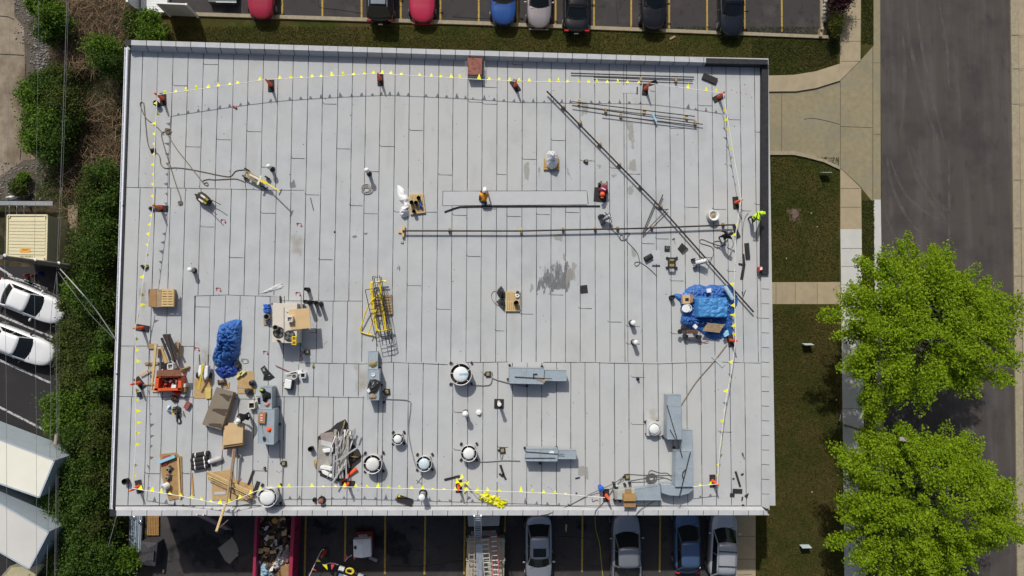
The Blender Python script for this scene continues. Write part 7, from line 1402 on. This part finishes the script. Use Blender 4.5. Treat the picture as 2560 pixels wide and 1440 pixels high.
def tree(label, base, cpx, zc, rx, ry, rz, seed, nc=150, per=230):
    rg = np.random.default_rng(seed); b = P(*base, 0); c = P(*cpx, zc); o = thing('street_tree', label, 'tree', b, 'trees along the street')
    cl = clumps(c, rx, ry, rz, nc, rg); pts = []; deep = []
    for q in cl:
        r = rg.uniform(.30, .85); m = int(per*r*1.3); d = rg.normal(size=(m, 3)); d /= np.linalg.norm(d, axis=1)[:, None]; d *= (rg.uniform(.05, 1, m)**.6)[:, None]
        ax_ = q-np.array(c); ax_[2] *= .3; ax_ /= np.linalg.norm(ax_)+1e-6; d = d*r*np.array([.75, .75, .5])+ax_*(d@ax_)[:, None]*r*.8; pts.append(q+d)
    pts = np.concatenate(pts); leafmesh('crown', pts, .082, lf_tree, o, 1.1, seed=seed)
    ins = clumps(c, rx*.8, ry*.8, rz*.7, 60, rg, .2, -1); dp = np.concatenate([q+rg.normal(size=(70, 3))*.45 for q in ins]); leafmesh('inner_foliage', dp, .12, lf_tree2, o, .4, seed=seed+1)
    t = MB(); fork = b.lerp(c, .42); fork.z = 2.6; pth = [b, b+Vector((.05, .03, 1.2)), fork]
    for k, (a, bb) in enumerate(zip(pth, pth[1:])): t.cyl(a, bb, .19-.03*k, .16-.03*k, 12)
    for k in range(0, nc, 7):
        q = Vector(cl[k]); mid = fork.lerp(q, .5)+Vector((0, 0, .5)); t.cyl(fork, mid, .075, .045, 6); t.cyl(mid, q, .045, .012, 6)
        for j in (1, 2): e = Vector(cl[(k+j) % nc]); 
        if (e-mid).length < 3: t.cyl(mid, e, .03, .01, 5)
    t.build('trunk', m_bark, o)
    return o
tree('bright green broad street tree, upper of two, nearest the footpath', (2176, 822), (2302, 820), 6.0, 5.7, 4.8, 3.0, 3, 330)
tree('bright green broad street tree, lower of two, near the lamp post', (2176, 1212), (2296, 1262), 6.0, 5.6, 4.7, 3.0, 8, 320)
def bush(label, px, py, r, h, mat, seed, n=1400, size=.085, ell=1.0, name='bush', group='bushes along the west side'):
    rg = np.random.default_rng(seed); rr = r*mpp(h*.6); c = P(px, py, h*.55); o = thing(name, label, 'bush', (c.x, c.y, 0), group)
    cl = clumps(c, rr*.85, rr*.85*ell, h*.45, 26, rg, .3, -.3); m = n//26; pts = []
    for q in cl: s = rg.uniform(.28, .5)*rr; d = rg.normal(size=(m, 3))*np.array([s, s, s*.6])*.55; pts.append(q+d)
    pts = np.concatenate(pts); pts[:, 2] = np.maximum(pts[:, 2], .04); leafmesh('foliage', pts, size, mat, o, .5, seed=seed, stretch=1.15)
    t = MB()
    for k in range(7): q = Vector(cl[k*3]); t.tube([(c.x+rg.normal()*.1, c.y+rg.normal()*.1, 0), Vector((c.x, c.y, 0)).lerp(q, .5), q], .03, 5)
    t.build('stem', m_bark, o); return o
B = [(112, 8, 30, 3.2, 1), (140, 48, 38, 3.4, 1), (130, 88, 30, 2.6, 0), (104, 20, 24, 2.4, 1), (262, 130, 40, 3.4, 1), (280, 165, 38, 3.4, 0), (150, 190, 32, 2.2, 2), (88, 245, 38, 3.0, 1), (125, 220, 38, 2.8, 0), (160, 262, 44, 3.0, 2), (110, 300, 42, 3.2, 1), (168, 305, 36, 2.8, 0), (100, 350, 38, 2.8, 1), (145, 340, 42, 3.0, 0), (140, 385, 36, 2.4, 0), (260, 445, 44, 3.6, 0), (240, 480, 42, 3.4, 2), (275, 500, 40, 3.4, 0), (245, 525, 38, 3.2, 0), (265, 570, 36, 3.4, 0), (225, 590, 40, 3.2, 2), (255, 625, 48, 3.6, 0), (215, 650, 38, 3.0, 2), (235, 690, 42, 3.2, 0), (205, 730, 34, 2.4, 1), (180, 760, 24, 1.8, 2), (235, 765, 42, 2.8, 0), (270, 725, 26, 2.6, 2), (195, 815, 40, 2.4, 2), (165, 850, 24, 1.8, 2), (225, 850, 44, 2.6, 2), (272, 845, 24, 3.0, 0), (180, 895, 38, 2.4, 2), (225, 920, 46, 2.6, 2), (266, 900, 26, 3.0, 1), (200, 965, 44, 2.6, 2), (262, 965, 26, 3.0, 0), (165, 1010, 38, 2.8, 1), (205, 1025, 46, 3.0, 1), (250, 1040, 34, 2.8, 2), (150, 1055, 34, 2.6, 1), (195, 1075, 44, 3.0, 0), (240, 1105, 42, 2.8, 2), (200, 1130, 36, 2.4, 2), (215, 1175, 48, 3.2, 0), (175, 1200, 46, 3.0, 0), (250, 1195, 36, 3.0, 2), (135, 1225, 36, 2.4, 0), (170, 1245, 46, 3.2, 0), (225, 1240, 44, 3.2, 0), (140, 1275, 38, 2.6, 0), (190, 1290, 48, 3.2, 0), (245, 1300, 40, 2.8, 2), (150, 1325, 36, 2.6, 1), (200, 1345, 50, 3.2, 0), (255, 1365, 38, 2.8, 0), (150, 1390, 44, 2.8, 2), (210, 1405, 52, 3.2, 0), (265, 1425, 36, 2.4, 0), (120, 1415, 34, 2.4, 2), (170, 1440, 44, 2.8, 0), (315, 1400, 32, 1.8, 1), (375, 60, 30, 1.8, 1), (350, 78, 28, 1.8, 2), (380, 85, 32, 1.9, 1), (335, 50, 24, 1.6, 2), (45, 470, 18, .8, 2), (60, 445, 14, .8, 1)]
wh = ['beside the alley top', 'above the north thicket', 'against the west wall', 'by the gravel', 'over the alley edge', 'by the container', 'between the container and wall', 'beside the white sedans', 'in the west verge', 'over the box trailers', 'below the trailers', 'near the southwest corner']
shade = ['mid green', 'bright green', 'olive']
def spot(x, y):
    if x > 290: return 'at the northwest corner of the lot' if y < 200 else 'beside the steel sheets at the southwest'
    h_ = 'against the building' if x > 235 else 'midway in the west strip' if x > 170 else 'outermost in the west strip'
    v_ = 'beside the alley' if y < 330 else 'near the gravel end' if y < 500 else 'level with the cream container' if y < 690 else 'level with the white sedans' if y < 950 else 'level with the empty white bay' if y < 1070 else 'level with the upper trailer' if y < 1220 else 'level with the lower trailer' if y < 1370 else 'at the bottom edge'
    return h_+', '+v_
seen = {}
for k, (x, y, r, h, m_) in enumerate(B):
    l_ = shade[m_]+' bush '+spot(x, y); seen.setdefault(l_, []).append(k)
for l_, ks in seen.items():
    for i, k in enumerate(ks):
        x, y, r, h, m_ = B[k]
        srt = sorted(ks, key=lambda q: B[q][1]); rank = srt.index(k); lab = l_
        if len(ks) > 1: lab = ['topmost ', 'second ', 'third ', 'fourth ', 'fifth ', 'sixth '][rank]+l_
        bush(lab, x, y, r*1.08, h, (lf_bush, lf_bush2, lf_dark)[m_], 200+k, n=int(1500+r*45), size=.062 if m_ != 1 else .072, ell=random.uniform(.8, 1.2))
o = bush('clipped round yew bush at the corner of the north lot', 2088, 62, 27, 1.6, lf_round, 400, 3000, .045, 1.3, 'round_bush', 'shrubs by the pavement'); bush('dark purple leaved shrub at the top edge by the pavement', 2098, -2, 36, 2.2, lf_purple, 401, 3600, .07, .9, 'purple_shrub', 'shrubs by the pavement')
# dry brush, weeds and grass that nobody could count
rg = np.random.default_rng(5)
def twigs(n, zone, name, label, cols, hmax=1.2, zlo=.02):
    mb = MB()
    for k in range(n):
        x, y = zone(); L = rg.uniform(.25, 1.2); a = rg.uniform(0, 6.28); p = P(x, y, rg.uniform(zlo, hmax)); el = rg.normal()*.3
        q = p+Vector((math.cos(a)*L, math.sin(a)*L, math.sin(el)*L*.6)); q.z = max(.02, q.z); mb.cur = int(rg.integers(0, len(cols))); w_ = rg.uniform(.006, .016)
        d = (q-p).normalized(); s = Vector((-d.y, d.x, 0))*w_; mb.add([p-s, p+s, q+s*.4, q-s*.4], [(0, 1, 2, 3)])
    return tag(mb.build(name, cols), label, 'brush', kind='stuff')
tw = [M('twig_tan', (.20, .13, .065), .9), M('twig_brown', (.10, .06, .03), .9), M('twig_pale', (.30, .21, .12), .9), M('twig_dark', (.03, .022, .015), .9), MATS['twig_brown'], MATS['twig_dark']]  # dark twigs listed twice, putting the thicket's shadows into the colour mix
def z1():
    r = rg.random()
    if r < .5: return rg.uniform(165, 320), rg.uniform(-15, 110)
    if r < .7: return rg.uniform(140, 240), rg.uniform(95, 175)
    if r < .85: return rg.uniform(150, 300), rg.uniform(340, 480)
    return rg.uniform(190, 300), rg.uniform(250, 420)
twigs(8000, z1, 'dry_brush', 'dense dry brown brush in the northwest thicket', tw)
def z2(): return rg.uniform(150, 292), rg.uniform(470, 1440)
twigs(2600, z2, 'dry_brush', 'scattered dry twigs among the west bushes', tw, .5)
def groundleaves(zones, n, size, mat, name, label, z0=.03, z1_=.3, seed=9):
    r2 = np.random.default_rng(seed); pts = []
    for (x0, x1, y0, y1), f in zones:
        for k in range(int(n*f)): p = P(r2.uniform(x0, x1), r2.uniform(y0, y1), r2.uniform(z0, z1_)); pts.append(p)
    pts = np.array([tuple(p) for p in pts]); ob = leafmesh(name, pts, size, mat, None, .5, origin=(pts[:, 0].mean(), pts[:, 1].mean(), 0), seed=seed); return tag(ob, label, 'ground cover', kind='stuff')
groundleaves([((150, 300, -10, 480), .4), ((145, 295, 480, 900), .35), ((140, 290, 900, 1440), .35), ((300, 420, 60, 105), .06), ((260, 316, 1290, 1440), .08)], 26000, .055, lf_dark, 'undergrowth', 'low olive undergrowth along the west side of the building', .02, .45)
groundleaves([((150, 300, 690, 1000), .5), ((150, 290, 1000, 1440), .4), ((90, 160, 380, 500), .1)], 9000, .06, lf_bush, 'undergrowth', 'low green weeds along the west side of the building', .02, .5, 12)
lf_grass = leafmat('grass_blade', (.022, .034, .005), (.042, .056, .008), (.075, .078, .015), .15); lf_straw = leafmat('grass_straw', (.055, .043, .012), (.085, .064, .02), (.13, .095, .033), .1)
groundleaves([((430, 2095, 66, 150), .42), ((1880, 2095, 100, 186), .12), ((1900, 2098, 392, 702), .22), ((1925, 2100, 762, 1100), .12), ((1890, 2108, 1100, 1440), .14), ((2154, 2183, -5, 110), .04), ((2155, 2186, 500, 650), .04)], 60000, .045, lf_grass, 'grass', 'short mown grass round the building', .005, .05, 21)
groundleaves([((430, 1500, 95, 150), .3), ((500, 900, 70, 150), .15), ((1930, 2090, 780, 1010), .3), ((1895, 2100, 1000, 1440), .5), ((2000, 2095, 130, 165), .05)], 24000, .04, lf_straw, 'grass', 'dry straw coloured patches in the mown grass', .005, .05, 22)
# ================================================================ LEFT SIDE: wires, pole, rails
o = thing('utility_pole', 'wooden utility pole beside the cream container, leaning away to the left edge', 'utility pole', P(226, 673, 0)); b = P(226, 673, 0); t = Vector((b.x, b.y, 8.6)); MB().cyl(b, t, .17, .12, 14).build('pole', M('pole_gray', (.20, .18, .15), .95, scale=6, var=.2), o)
hz = []
for wx, wy in ((12, 646), (86, 653), (142, 675)):
    rw = math.hypot(wx-1199, wy-805); rb_ = math.hypot(226-1199, 673-805); h = D*(1-rb_/rw); hz.append(h); c = Vector((b.x, b.y, h)); MB().lathe(c+Vector((.14, .1, 0)), [(.05, -.05), (.09, 0), (.09, .05), (.001, .08)], 12).build('insulator', m_fanw, o)
def wire(label, px, z, r=.008, mat=None): return solo(MB().ptube(px, z, r, 5), 'overhead_wire', mat or M('wire_gray', (.22, .22, .22), .5), label, 'wire', 'overhead wires on the west side')
wire('leftmost overhead wire crossing the container', [(26, -20), (20, 330), (12, 646), (16, 1000), (17, 1460)], hz[0]); wire('middle overhead wire crossing the container roof', [(97, -20), (92, 360), (86, 653), (91, 1080), (91, 1460)], hz[1]); wire('thick overhead wire nearest the bushes', [(168, -20), (155, 360), (142, 675)], hz[2], .014)
wire('thin overhead wire beside the thick one', [(172, -20), (160, 360), (146, 675)], hz[2]); 
for k, (a, bb, c_) in enumerate(((126, 127, 116), (140, 142, 136), (144, 145, 139), (148, 148, 144))): wire(['first','second','third','last'][k]+' of the four close wires running down over the west bushes', [(142, 678), (a, 820), (bb, 1050), (c_, 1460)], hz[2]-.1*k, .011 if k < 2 else .007)
wire('upper service wire slanting to the building corner', [(150, 672), (195, 722), (240, 775), (288, 846)], [hz[2], 7, 6.4, 5.6], .03, M('service_pale', (.45, .45, .44), .5)); wire('lower service wire slanting to the building edge', [(146, 680), (175, 720), (230, 790), (287, 848)], [hz[2]-.4, 6.3, 5.9, 5.4], .018)
wire('ground wire slanting down from the southwest corner of the building', [(291, 1292), (278, 1340), (262, 1400), (250, 1450)], [4.5, 3, 1.5, .2], .02, M('wire_pale', (.40, .40, .38), .5))
o = thing('guard_rail', 'long grey guard rail above the container by the gravel', 'guard rail', P(70, 510, 0)); MB().beam(P(-80, 507, .7), P(133, 509, .7), .28, .12).build('beam', M('rail_gray', (.26, .28, .30), .6, .2, var=.15), o)
for x in (23, 42, 60): p = P(x, 512, .6); MB().beam((p.x, p.y, 0), p, .1, .1).build('post', M('rail_gray'+'p', (.3, .3, .3), .6), o); MB().beam(P(x, 514, .3), P(x, 536, .1), .03, .03).build('stake', m_fanw, o)
solo(MB().pp([(170, 514), (194, 512), (193, 604), (170, 606)], .3, 0), 'concrete_slab', M('slab', (.26, .20, .14), .9, scale=3, var=.2), 'brown concrete slab standing out of the bushes by the container', 'slab'); solo(MB().pp([(152, 618), (180, 620), (180, 648), (153, 649)], .15, 0), 'wooden_pallet', M('dark_wood', (.06, .045, .035), .9), 'dark rotten pallet right of the container', 'pallet'); solo(MB().lump([(22, 476), (34, 467), (48, 470), (50, 482), (38, 488), (25, 485)], 0, .5, seed=150), 'drum', M('drum_brown', (.16, .12, .08), .8), 'brown rusty drum lying by the gravel', 'drum', smooth=True); solo(MB().lump([(13, 494), (25, 488), (45, 490), (38, 498), (14, 500)], 0, .25, seed=151, rough=.6), 'white_rubble', m_fanw, 'white rubble bag by the gravel', 'rubble'); solo(MB().pp([(137, 1066), (145, 1066), (142, 1116), (136, 1114)], 4.3, 4.1), 'timber_post', M('timber_gray', (.30, .27, .22), .9), 'grey timber post end above the upper trailer', 'post') if False else None
o = MB(); o.cyl(P(145, 1062, .3), P(138, 1114, 4.3), .11, .10, 10); solo(o, 'timber_post', M('timber_gray', (.30, .27, .22), .9), 'grey timber post rising beside the upper trailer', 'post')
solo(MB().lump([(185, 680), (205, 680), (208, 715), (190, 718)], 0, .1, seed=152, rough=.4), 'rock_pile', M('rock_gray', (.22, .22, .20), .9), 'grey rocks in the bushes below the pole', 'rocks'); solo(MB().lump([(94, 680), (106, 678), (108, 688), (97, 690)], 0, .4, seed=153), 'blue_drum', M('drum_blue', (.01, .02, .16), .5), 'dark blue drum in the shade above the white sedans', 'drum')
for k, (x, y) in enumerate(((66, 688), (84, 690))): solo(MB().lump([(x-5, y-4), (x+4, y-5), (x+5, y+5), (x-3, y+6)], 0, .5, seed=154+k), 'red_jug', M('jug_red', (.28, .06, .05), .6), ['left', 'right'][k]+' reddish jug above the white sedans', 'jug')
# ================================================================ STREET SIDE FURNITURE
o = thing('street_lamp', 'grey street lamp leaning over the lower tree from the grass edge', 'street lamp', P(2112, 1063, 0)); b = P(2112, 1063, 0); t = P(2176, 1082, 3.4*0+3.0); tp = Vector((b.x, b.y, 6.7)); mL = M('lamp_gray', (.24, .22, .19), .6, .2)
MB().cyl(b, tp, .085, .06, 12).build('pole', mL, o); hd = P(2255, 1098, 6.9); MB().tube([tp, tp.lerp(hd, .5)+Vector((0, 0, .1)), hd], .045, 8).build('arm', mL, o); MB().box(hd+Vector((.05, 0, 0)), (.42, .24, .14), rz=-.1).build('lamp_head', M('lamp_head', (.34, .31, .28), .6), o, bevel=.03)
o = thing('bicycle', 'black bicycle leaning at the grass edge beside the lamp post', 'bicycle', P(2098, 1050, 0)); c = P(2098, 1050, .36)
def ringt(c, r, ax, rr, n=26): 
    u = ax.cross(Vector((0, 0, 1))).normalized(); v = ax.cross(u).normalized(); return [c+(u*math.cos(k*2*math.pi/n)+v*math.sin(k*2*math.pi/n))*r for k in range(n+1)]
fw = Vector((.25, .97, 0)).normalized(); ax = Vector((.9, -.2, .45)).normalized()
W1, W2 = c+fw*.52, c-fw*.52
for w_ in (W1, W2):
    MB().tube(ringt(w_, .34, ax, 0), .022, 6).build('wheel', m_rubber, o); s_ = MB()
    for k in range(8): q = ringt(w_, .33, ax, 0, 8)[k]; s_.tube([w_, q], .004, 4)
    s_.build('spokes', m_rim, o)
upv = (Vector((0, 0, 1))-ax*ax.z).normalized(); seat = c-fw*.18+upv*.5; hb_ = c+fw*.36+upv*.52; bbk = c-upv*.05
f = MB()
for a, b_ in ((W2, bbk), (bbk, seat), (W2, seat), (seat, hb_), (bbk, hb_), (hb_, W1)): f.tube([a, b_], .018, 6)
f.build('frame', M('bike_silver', (.35, .36, .37), .35, .5), o); MB().beam(hb_-ax*.26, hb_+ax*.26, .03, .03).build('handlebar', m_dark, o); MB().box(seat+upv*.05, (.14, .26, .06)).build('saddle', m_dark, o)
for k, (x, y, a, t) in enumerate(((2057, 431, 0, 'at the driveway bend'), (2013, 857, -3, 'below the footpath'), (2007, 1358, -2, 'in the lower lawn'))):
    o = thing('yard_sign', 'small white yard sign on the lawn '+t, 'yard sign', P(x, y+3, 0), 'yard signs on the east lawn'); p = P(x, y+3, 0); MB().box(p+Vector((0, 0, .42)), (.66, .03, .45), m=Matrix.Rotation(R_(12), 3, 'X')).build('panel', M('sign_pale', (.50, .58, .58), .5), o)
    for s in (-.2, .2): MB().beam(p+Vector((s, 0, 0)), p+Vector((s, 0, .3)), .015, .015).build('stake', m_rim, o)
o = thing('manhole', 'round reddish access cover in the east lawn', 'manhole', P(1983, 537, 0)); MB().cyl(P(1983, 535, .0), P(1983, 535, .05), .36, n=28).build('cover', M('manhole_red', (.16, .11, .09), .8, scale=6, var=.2), o); s_, mm, nm = stain('', [(1965, 520), (2003, 520), (2006, 552), (1985, 565), (1966, 552)], .012, stainmat('worn_soil', (.17, .12, .06), 2, .3, .6, (1, 1, 1), .9)); s_.build('worn_rim', mm, o)
for k, (x, y) in enumerate(((2028, 533), (1966, 646), (2043, 557+10), (2091, 1000), (2030, 1230))): solo(MB().lump([(x-1.5, y-1), (x+1.5, y-1), (x+1, y+1.5), (x-1, y+1)], .01, .04, seed=160+k), 'litter', m_wht, ['white litter scrap right of the manhole', 'white litter scrap near the lawn below the manhole', 'white litter scrap far right of the manhole', 'white litter scrap beside the lower tree', 'white litter scrap in the lower lawn'][k], 'litter')
# ================================================================ PEOPLE
m_skin = M('skin', (.32, .19, .13), .6, var=.05); m_skind = M('skin_dark', (.12, .07, .05), .6, var=.05)
def person(label, px, py, J, cols, hat=None, facing=(0, 1), hatk=True):
    """J: joints as (photo x, photo y, height above the roof); cols: shirt, trousers, shoes, skin"""
    o = thing('person', label, 'person', P(px, py, RZ), 'roofing crew'); org = wloc(o); j = {k: P(v[0], v[1], RZ+v[2])-org for k, v in J.items()}
    fc = Vector((*facing, 0)).normalized()
    rad = dict(pelvis=.15, spine=.14, chest=.165, neck=.062, head=.10, crown=.085, sl=.085, sr=.085, el=.055, er=.055, hl=.04, hr=.04, tl=.10, tr=.10, kl=.075, kr=.075, al=.05, ar=.05, fl=.045, fr=.045)
    j['spine'] = j['pelvis'].lerp(j['chest'], .5); j['crown'] = j['head']+(j['head']-j['neck']).normalized()*.11
    sd_ = (j['sr']-j['sl']).normalized(); 
    if 'tl' not in j: j['tl'] = j['pelvis']-sd_*.10-Vector((0, 0, .05)); j['tr'] = j['pelvis']+sd_*.10-Vector((0, 0, .05))
    E = [('pelvis', 'spine'), ('spine', 'chest'), ('chest', 'neck'), ('neck', 'head'), ('head', 'crown'), ('chest', 'sl'), ('sl', 'el'), ('el', 'hl'), ('chest', 'sr'), ('sr', 'er'), ('er', 'hr'), ('pelvis', 'tl'), ('tl', 'kl'), ('kl', 'al'), ('al', 'fl'), ('pelvis', 'tr'), ('tr', 'kr'), ('kr', 'ar'), ('ar', 'fr')]
    names = list(rad); V = [j[k] for k in names]; Rd = [rad[k] for k in names]; ed = [(names.index(a), names.index(b)) for a, b in E]; grp = list(names)
    V.append(j['head']+fc*.125-Vector((0, 0, .01))); Rd.append(.018); ed.append((names.index('head'), len(V)-1)); grp.append('head')      # nose
    for h, e in (('hl', 'el'), ('hr', 'er')):
        d = (j[h]-j[e]).normalized(); s = d.cross(Vector((0, 0, 1))); s = s.normalized() if s.length > .1 else Vector((1, 0, 0)); hi = names.index(h); sg = 1 if h == 'hl' else -1
        V.append(j[h]+d*.07); Rd.append(.036); pi = len(V)-1; ed.append((hi, pi)); grp.append(h)
        for q in range(4):
            L = (.065, .08, .075, .058)[q]; a = V[pi]+s*(q-1.5)*.021+d*.025; V.append(a); Rd.append(.011); k1 = len(V)-1; ed.append((pi, k1)); grp.append(h)
            V.append(a+d*L*.6-Vector((0, 0, .012))); Rd.append(.0095); ed.append((k1, k1+1)); grp.append(h); V.append(a+d*L*.8-Vector((0, 0, .035))); Rd.append(.008); ed.append((k1+1, k1+2)); grp.append(h)
        V.append(V[hi]+d*.03+s*sg*.045); Rd.append(.013); ed.append((hi, len(V)-1)); grp.append(h); V.append(V[-1]+d*.04+s*sg*.015); Rd.append(.011); ed.append((len(V)-2, len(V)-1)); grp.append(h)
    me = bpy.data.meshes.new('body'); me.from_pydata([tuple(v) for v in V], ed, []); ob = bpy.data.objects.new('body', me); COL.objects.link(ob)
    sk = ob.modifiers.new('skin', 'SKIN'); lay = me.skin_vertices[0].data if len(me.skin_vertices) else None
    if lay is None:
        bm = bmesh.new(); bm.from_mesh(me); bm.verts.layers.skin.verify(); bm.to_mesh(me); bm.free(); lay = me.skin_vertices[0].data
    for i, r in enumerate(Rd): lay[i].radius = (r, r); lay[i].use_root = (i == 0)
    ss = ob.modifiers.new('sub', 'SUBSURF'); ss.levels = 2; ss.render_levels = 2
    dg = bpy.context.evaluated_depsgraph_get(); m2 = bpy.data.meshes.new_from_object(ob.evaluated_get(dg)); ob.modifiers.clear(); ob.data = m2; m2.name = 'body'; m2.materials.clear()
    for c_ in cols: m2.materials.append(c_)
    cls = {'pelvis': 1, 'tl': 1, 'tr': 1, 'kl': 1, 'kr': 1, 'al': 2, 'ar': 2, 'fl': 2, 'fr': 2, 'head': 3, 'crown': 3, 'neck': 3, 'hl': 3, 'hr': 3}
    seg = [(V[a], V[b], grp[a], grp[b]) for a, b in ed]
    for p in m2.polygons:
        c_ = p.center; best = None
        for a, b, ga, gb in seg:
            ab = b-a; t = max(0, min(1, (c_-a).dot(ab)/max(ab.length_squared, 1e-9))); dd = (c_-a-ab*t).length
            if best is None or dd < best[0]: best = (dd, ga, gb, t)
        _, ga, gb, t = best; pr_ = (ga, gb); g = gb if t > .5 else ga
        k = cls.get(g, 0)
        if pr_ in (('el', 'hl'), ('er', 'hr')): k = 3 if t > .15 else 0
        if pr_ in (('kl', 'al'), ('kr', 'ar')): k = 2 if t > .85 else 1
        if pr_ in (('al', 'fl'), ('ar', 'fr')): k = 2
        if pr_ == ('pelvis', 'spine'): k = 1 if t < .35 else 0
        if pr_ == ('chest', 'neck'): k = 3 if t > .75 else 0
        p.material_index = k
    m2.polygons.foreach_set('use_smooth', [True]*len(m2.polygons)); ob.parent = o
    sx = Vector((-fc.y, fc.x, 0))
    for s in (-1, 1): MB().ball(org+j['head']+fc*.098+sx*s*.036+Vector((0, 0, .015)), .013, 8, 6).build('eye', m_dark, o); MB().ball(org+j['head']+sx*s*.105-Vector((0, 0, .01)), (.02, .025, .032), 8, 6).build('ear', cols[3], o)
    MB().beam(org+j['head']+fc*.10-sx*.025-Vector((0, 0, .055)), org+j['head']+fc*.10+sx*.025-Vector((0, 0, .055)), .015, .012).build('mouth', M('lip', (.22, .08, .07), .6), o)
    if hat is not None:
        c_ = org+j['head']; up_ = (j['crown']-j['head']).normalized()*.35+Vector((0, 0, .65)); up_.normalize()
        MB().lathe(c_+up_*.035, [(.155, -.005), (.158, .005), (.137, .02), (.13, .075), (.10, .125), (.05, .15), (.001, .156)], 22, up_).build('hard_hat', hat, o, smooth=True); MB().box(c_+fc*.15+up_*.035, (.17, .17, .012), rz=math.atan2(fc.y, fc.x)).build('hat_brim', hat, o)
    else: MB().ball(org+j['head']+Vector((0, 0, .03))-fc*.015, (.118, .118, .115)).build('hair', m_dark, o, smooth=True)
    return o
m_hv = M('shirt_orange', (.85, .33, .02), .8, bump=.5, bscale=10); m_lime = M('shirt_lime', (.55, .85, .03), .8, bump=.5, bscale=10); m_maroon = M('shirt_maroon', (.22, .018, .06), .8, bump=.5, bscale=10); m_jean = M('trousers_dark', (.045, .03, .03), .9); m_blk = M('clothes_black', (.012, .012, .013), .9); m_boot = M('boot', (.04, .03, .025), .7)
person('person in bright orange shirt and white hard hat kneeling on the new membrane', 1210, 500, dict(pelvis=(1209, 504, .42), chest=(1211, 489, .72), neck=(1212, 482, .84), head=(1212, 477.5, .92), sl=(1203.5, 488, .70), el=(1200, 483, .42), hl=(1204, 475, .10), sr=(1219, 488, .70), er=(1222, 490, .42), hr=(1219, 480, .10), kl=(1200.5, 488, .42), al=(1199, 500, .09), fl=(1198, 497, .05), kr=(1213, 498, .09), ar=(1213, 512, .08), fr=(1214, 516, .06)), [m_hv, m_jean, m_boot, m_skind], m_wht, (0, 1))
person('person in maroon shirt and orange hard hat bending over the black mat', 1508, 468, dict(pelvis=(1512, 461, .52), chest=(1509, 473, .62), neck=(1507, 480, .60), head=(1506, 485, .58), sl=(1500, 473, .58), el=(1497, 478, .34), hl=(1501, 487, .08), sr=(1517, 475, .58), er=(1518, 482, .34), hr=(1512, 490, .08), kl=(1504, 465, .12), al=(1503, 455, .08), fl=(1503, 452, .05), kr=(1516, 466, .12), ar=(1517, 456, .08), fr=(1518, 453, .05)), [m_maroon, M('trousers_khaki', (.22, .16, .10), .9), m_boot, m_skind], m_orange, (-.1, -1))
solo(MB().lump([(1495, 457), (1500, 454), (1503, 459), (1501, 466), (1495, 466)], RZ, .3, seed=170, rough=.4), 'knee_bag', m_bag, 'small black bag left of the maroon worker', 'bag', smooth=True); MB().pp([(1504.5, 468.5), (1514, 473), (1513.5, 475), (1504, 470.5)], RZ+.84, RZ+.78).build('back_print', m_wht, [x for x in bpy.data.objects if x.get('label', '').startswith('person in maroon')][0])
hv = person('person in lime yellow shirt with black harness stooping at the east parapet', 1877, 549, dict(pelvis=(1883, 548, .90), chest=(1893, 540, 1.18), neck=(1899, 536, 1.20), head=(1903, 534, 1.10), sl=(1895, 532, 1.18), el=(1899, 530, .85), hl=(1900, 535, .55), sr=(1895, 549, 1.18), er=(1900, 549, .85), hr=(1902, 544, .55), kl=(1878, 542, .48), al=(1872, 545, .09), fl=(1870, 549, .05), kr=(1884, 552, .48), ar=(1882, 555, .09), fr=(1880, 559, .05)), [m_lime, m_jean, m_boot, m_skind], m_lime, (1, .2))
o = hv
hs = MB(); hs.tube([P(1886, 554, RZ+1.12), P(1892, 541, RZ+1.37), P(1894, 531, RZ+1.26)], .028, 5); hs.tube([P(1884, 541, RZ+1.08), P(1890, 547, RZ+1.30), P(1900, 550, RZ+1.2)], .028, 5); hs.build('harness', m_black, o)
person('person in black clothes and hood standing with a torch near the east flags', 1812, 600, dict(pelvis=(1811, 592, .92), chest=(1819, 588, 1.25), neck=(1824, 585, 1.40), head=(1828.5, 583, 1.46), sl=(1814, 580, 1.25), el=(1806, 578, 1.12), hl=(1800, 577, 1.05), sr=(1825, 594, 1.25), er=(1828, 596, 1.0), hr=(1829, 597, .85), kl=(1805, 591, .5), al=(1799, 592, .10), fl=(1797, 596, .05), kr=(1811, 597, .5), ar=(1812, 599, .1), fr=(1814, 601, .05)), [m_blk, m_blk, m_boot, m_skind], None, (1, .3))
person('person in black clothes and white hard hat bending by the stack of tan boards', 610, 1048, dict(pelvis=(616, 1042, .88), chest=(606, 1044, 1.12), neck=(600, 1048, 1.18), head=(597, 1051, 1.16), sl=(604, 1052, 1.10), el=(601, 1057, .85), hl=(597, 1059, .62), sr=(601, 1036, 1.10), er=(598, 1036, .85), hr=(594, 1040, .62), kl=(620, 1048, .46), al=(624, 1042, .09), fl=(621, 1041, .05), kr=(618, 1035, .46), ar=(621, 1031, .09), fr=(618, 1030, .05)), [m_blk, m_blk, M('boot_white', (.65, .65, .66), .6), m_skind], m_wht, (-.9, -.5))
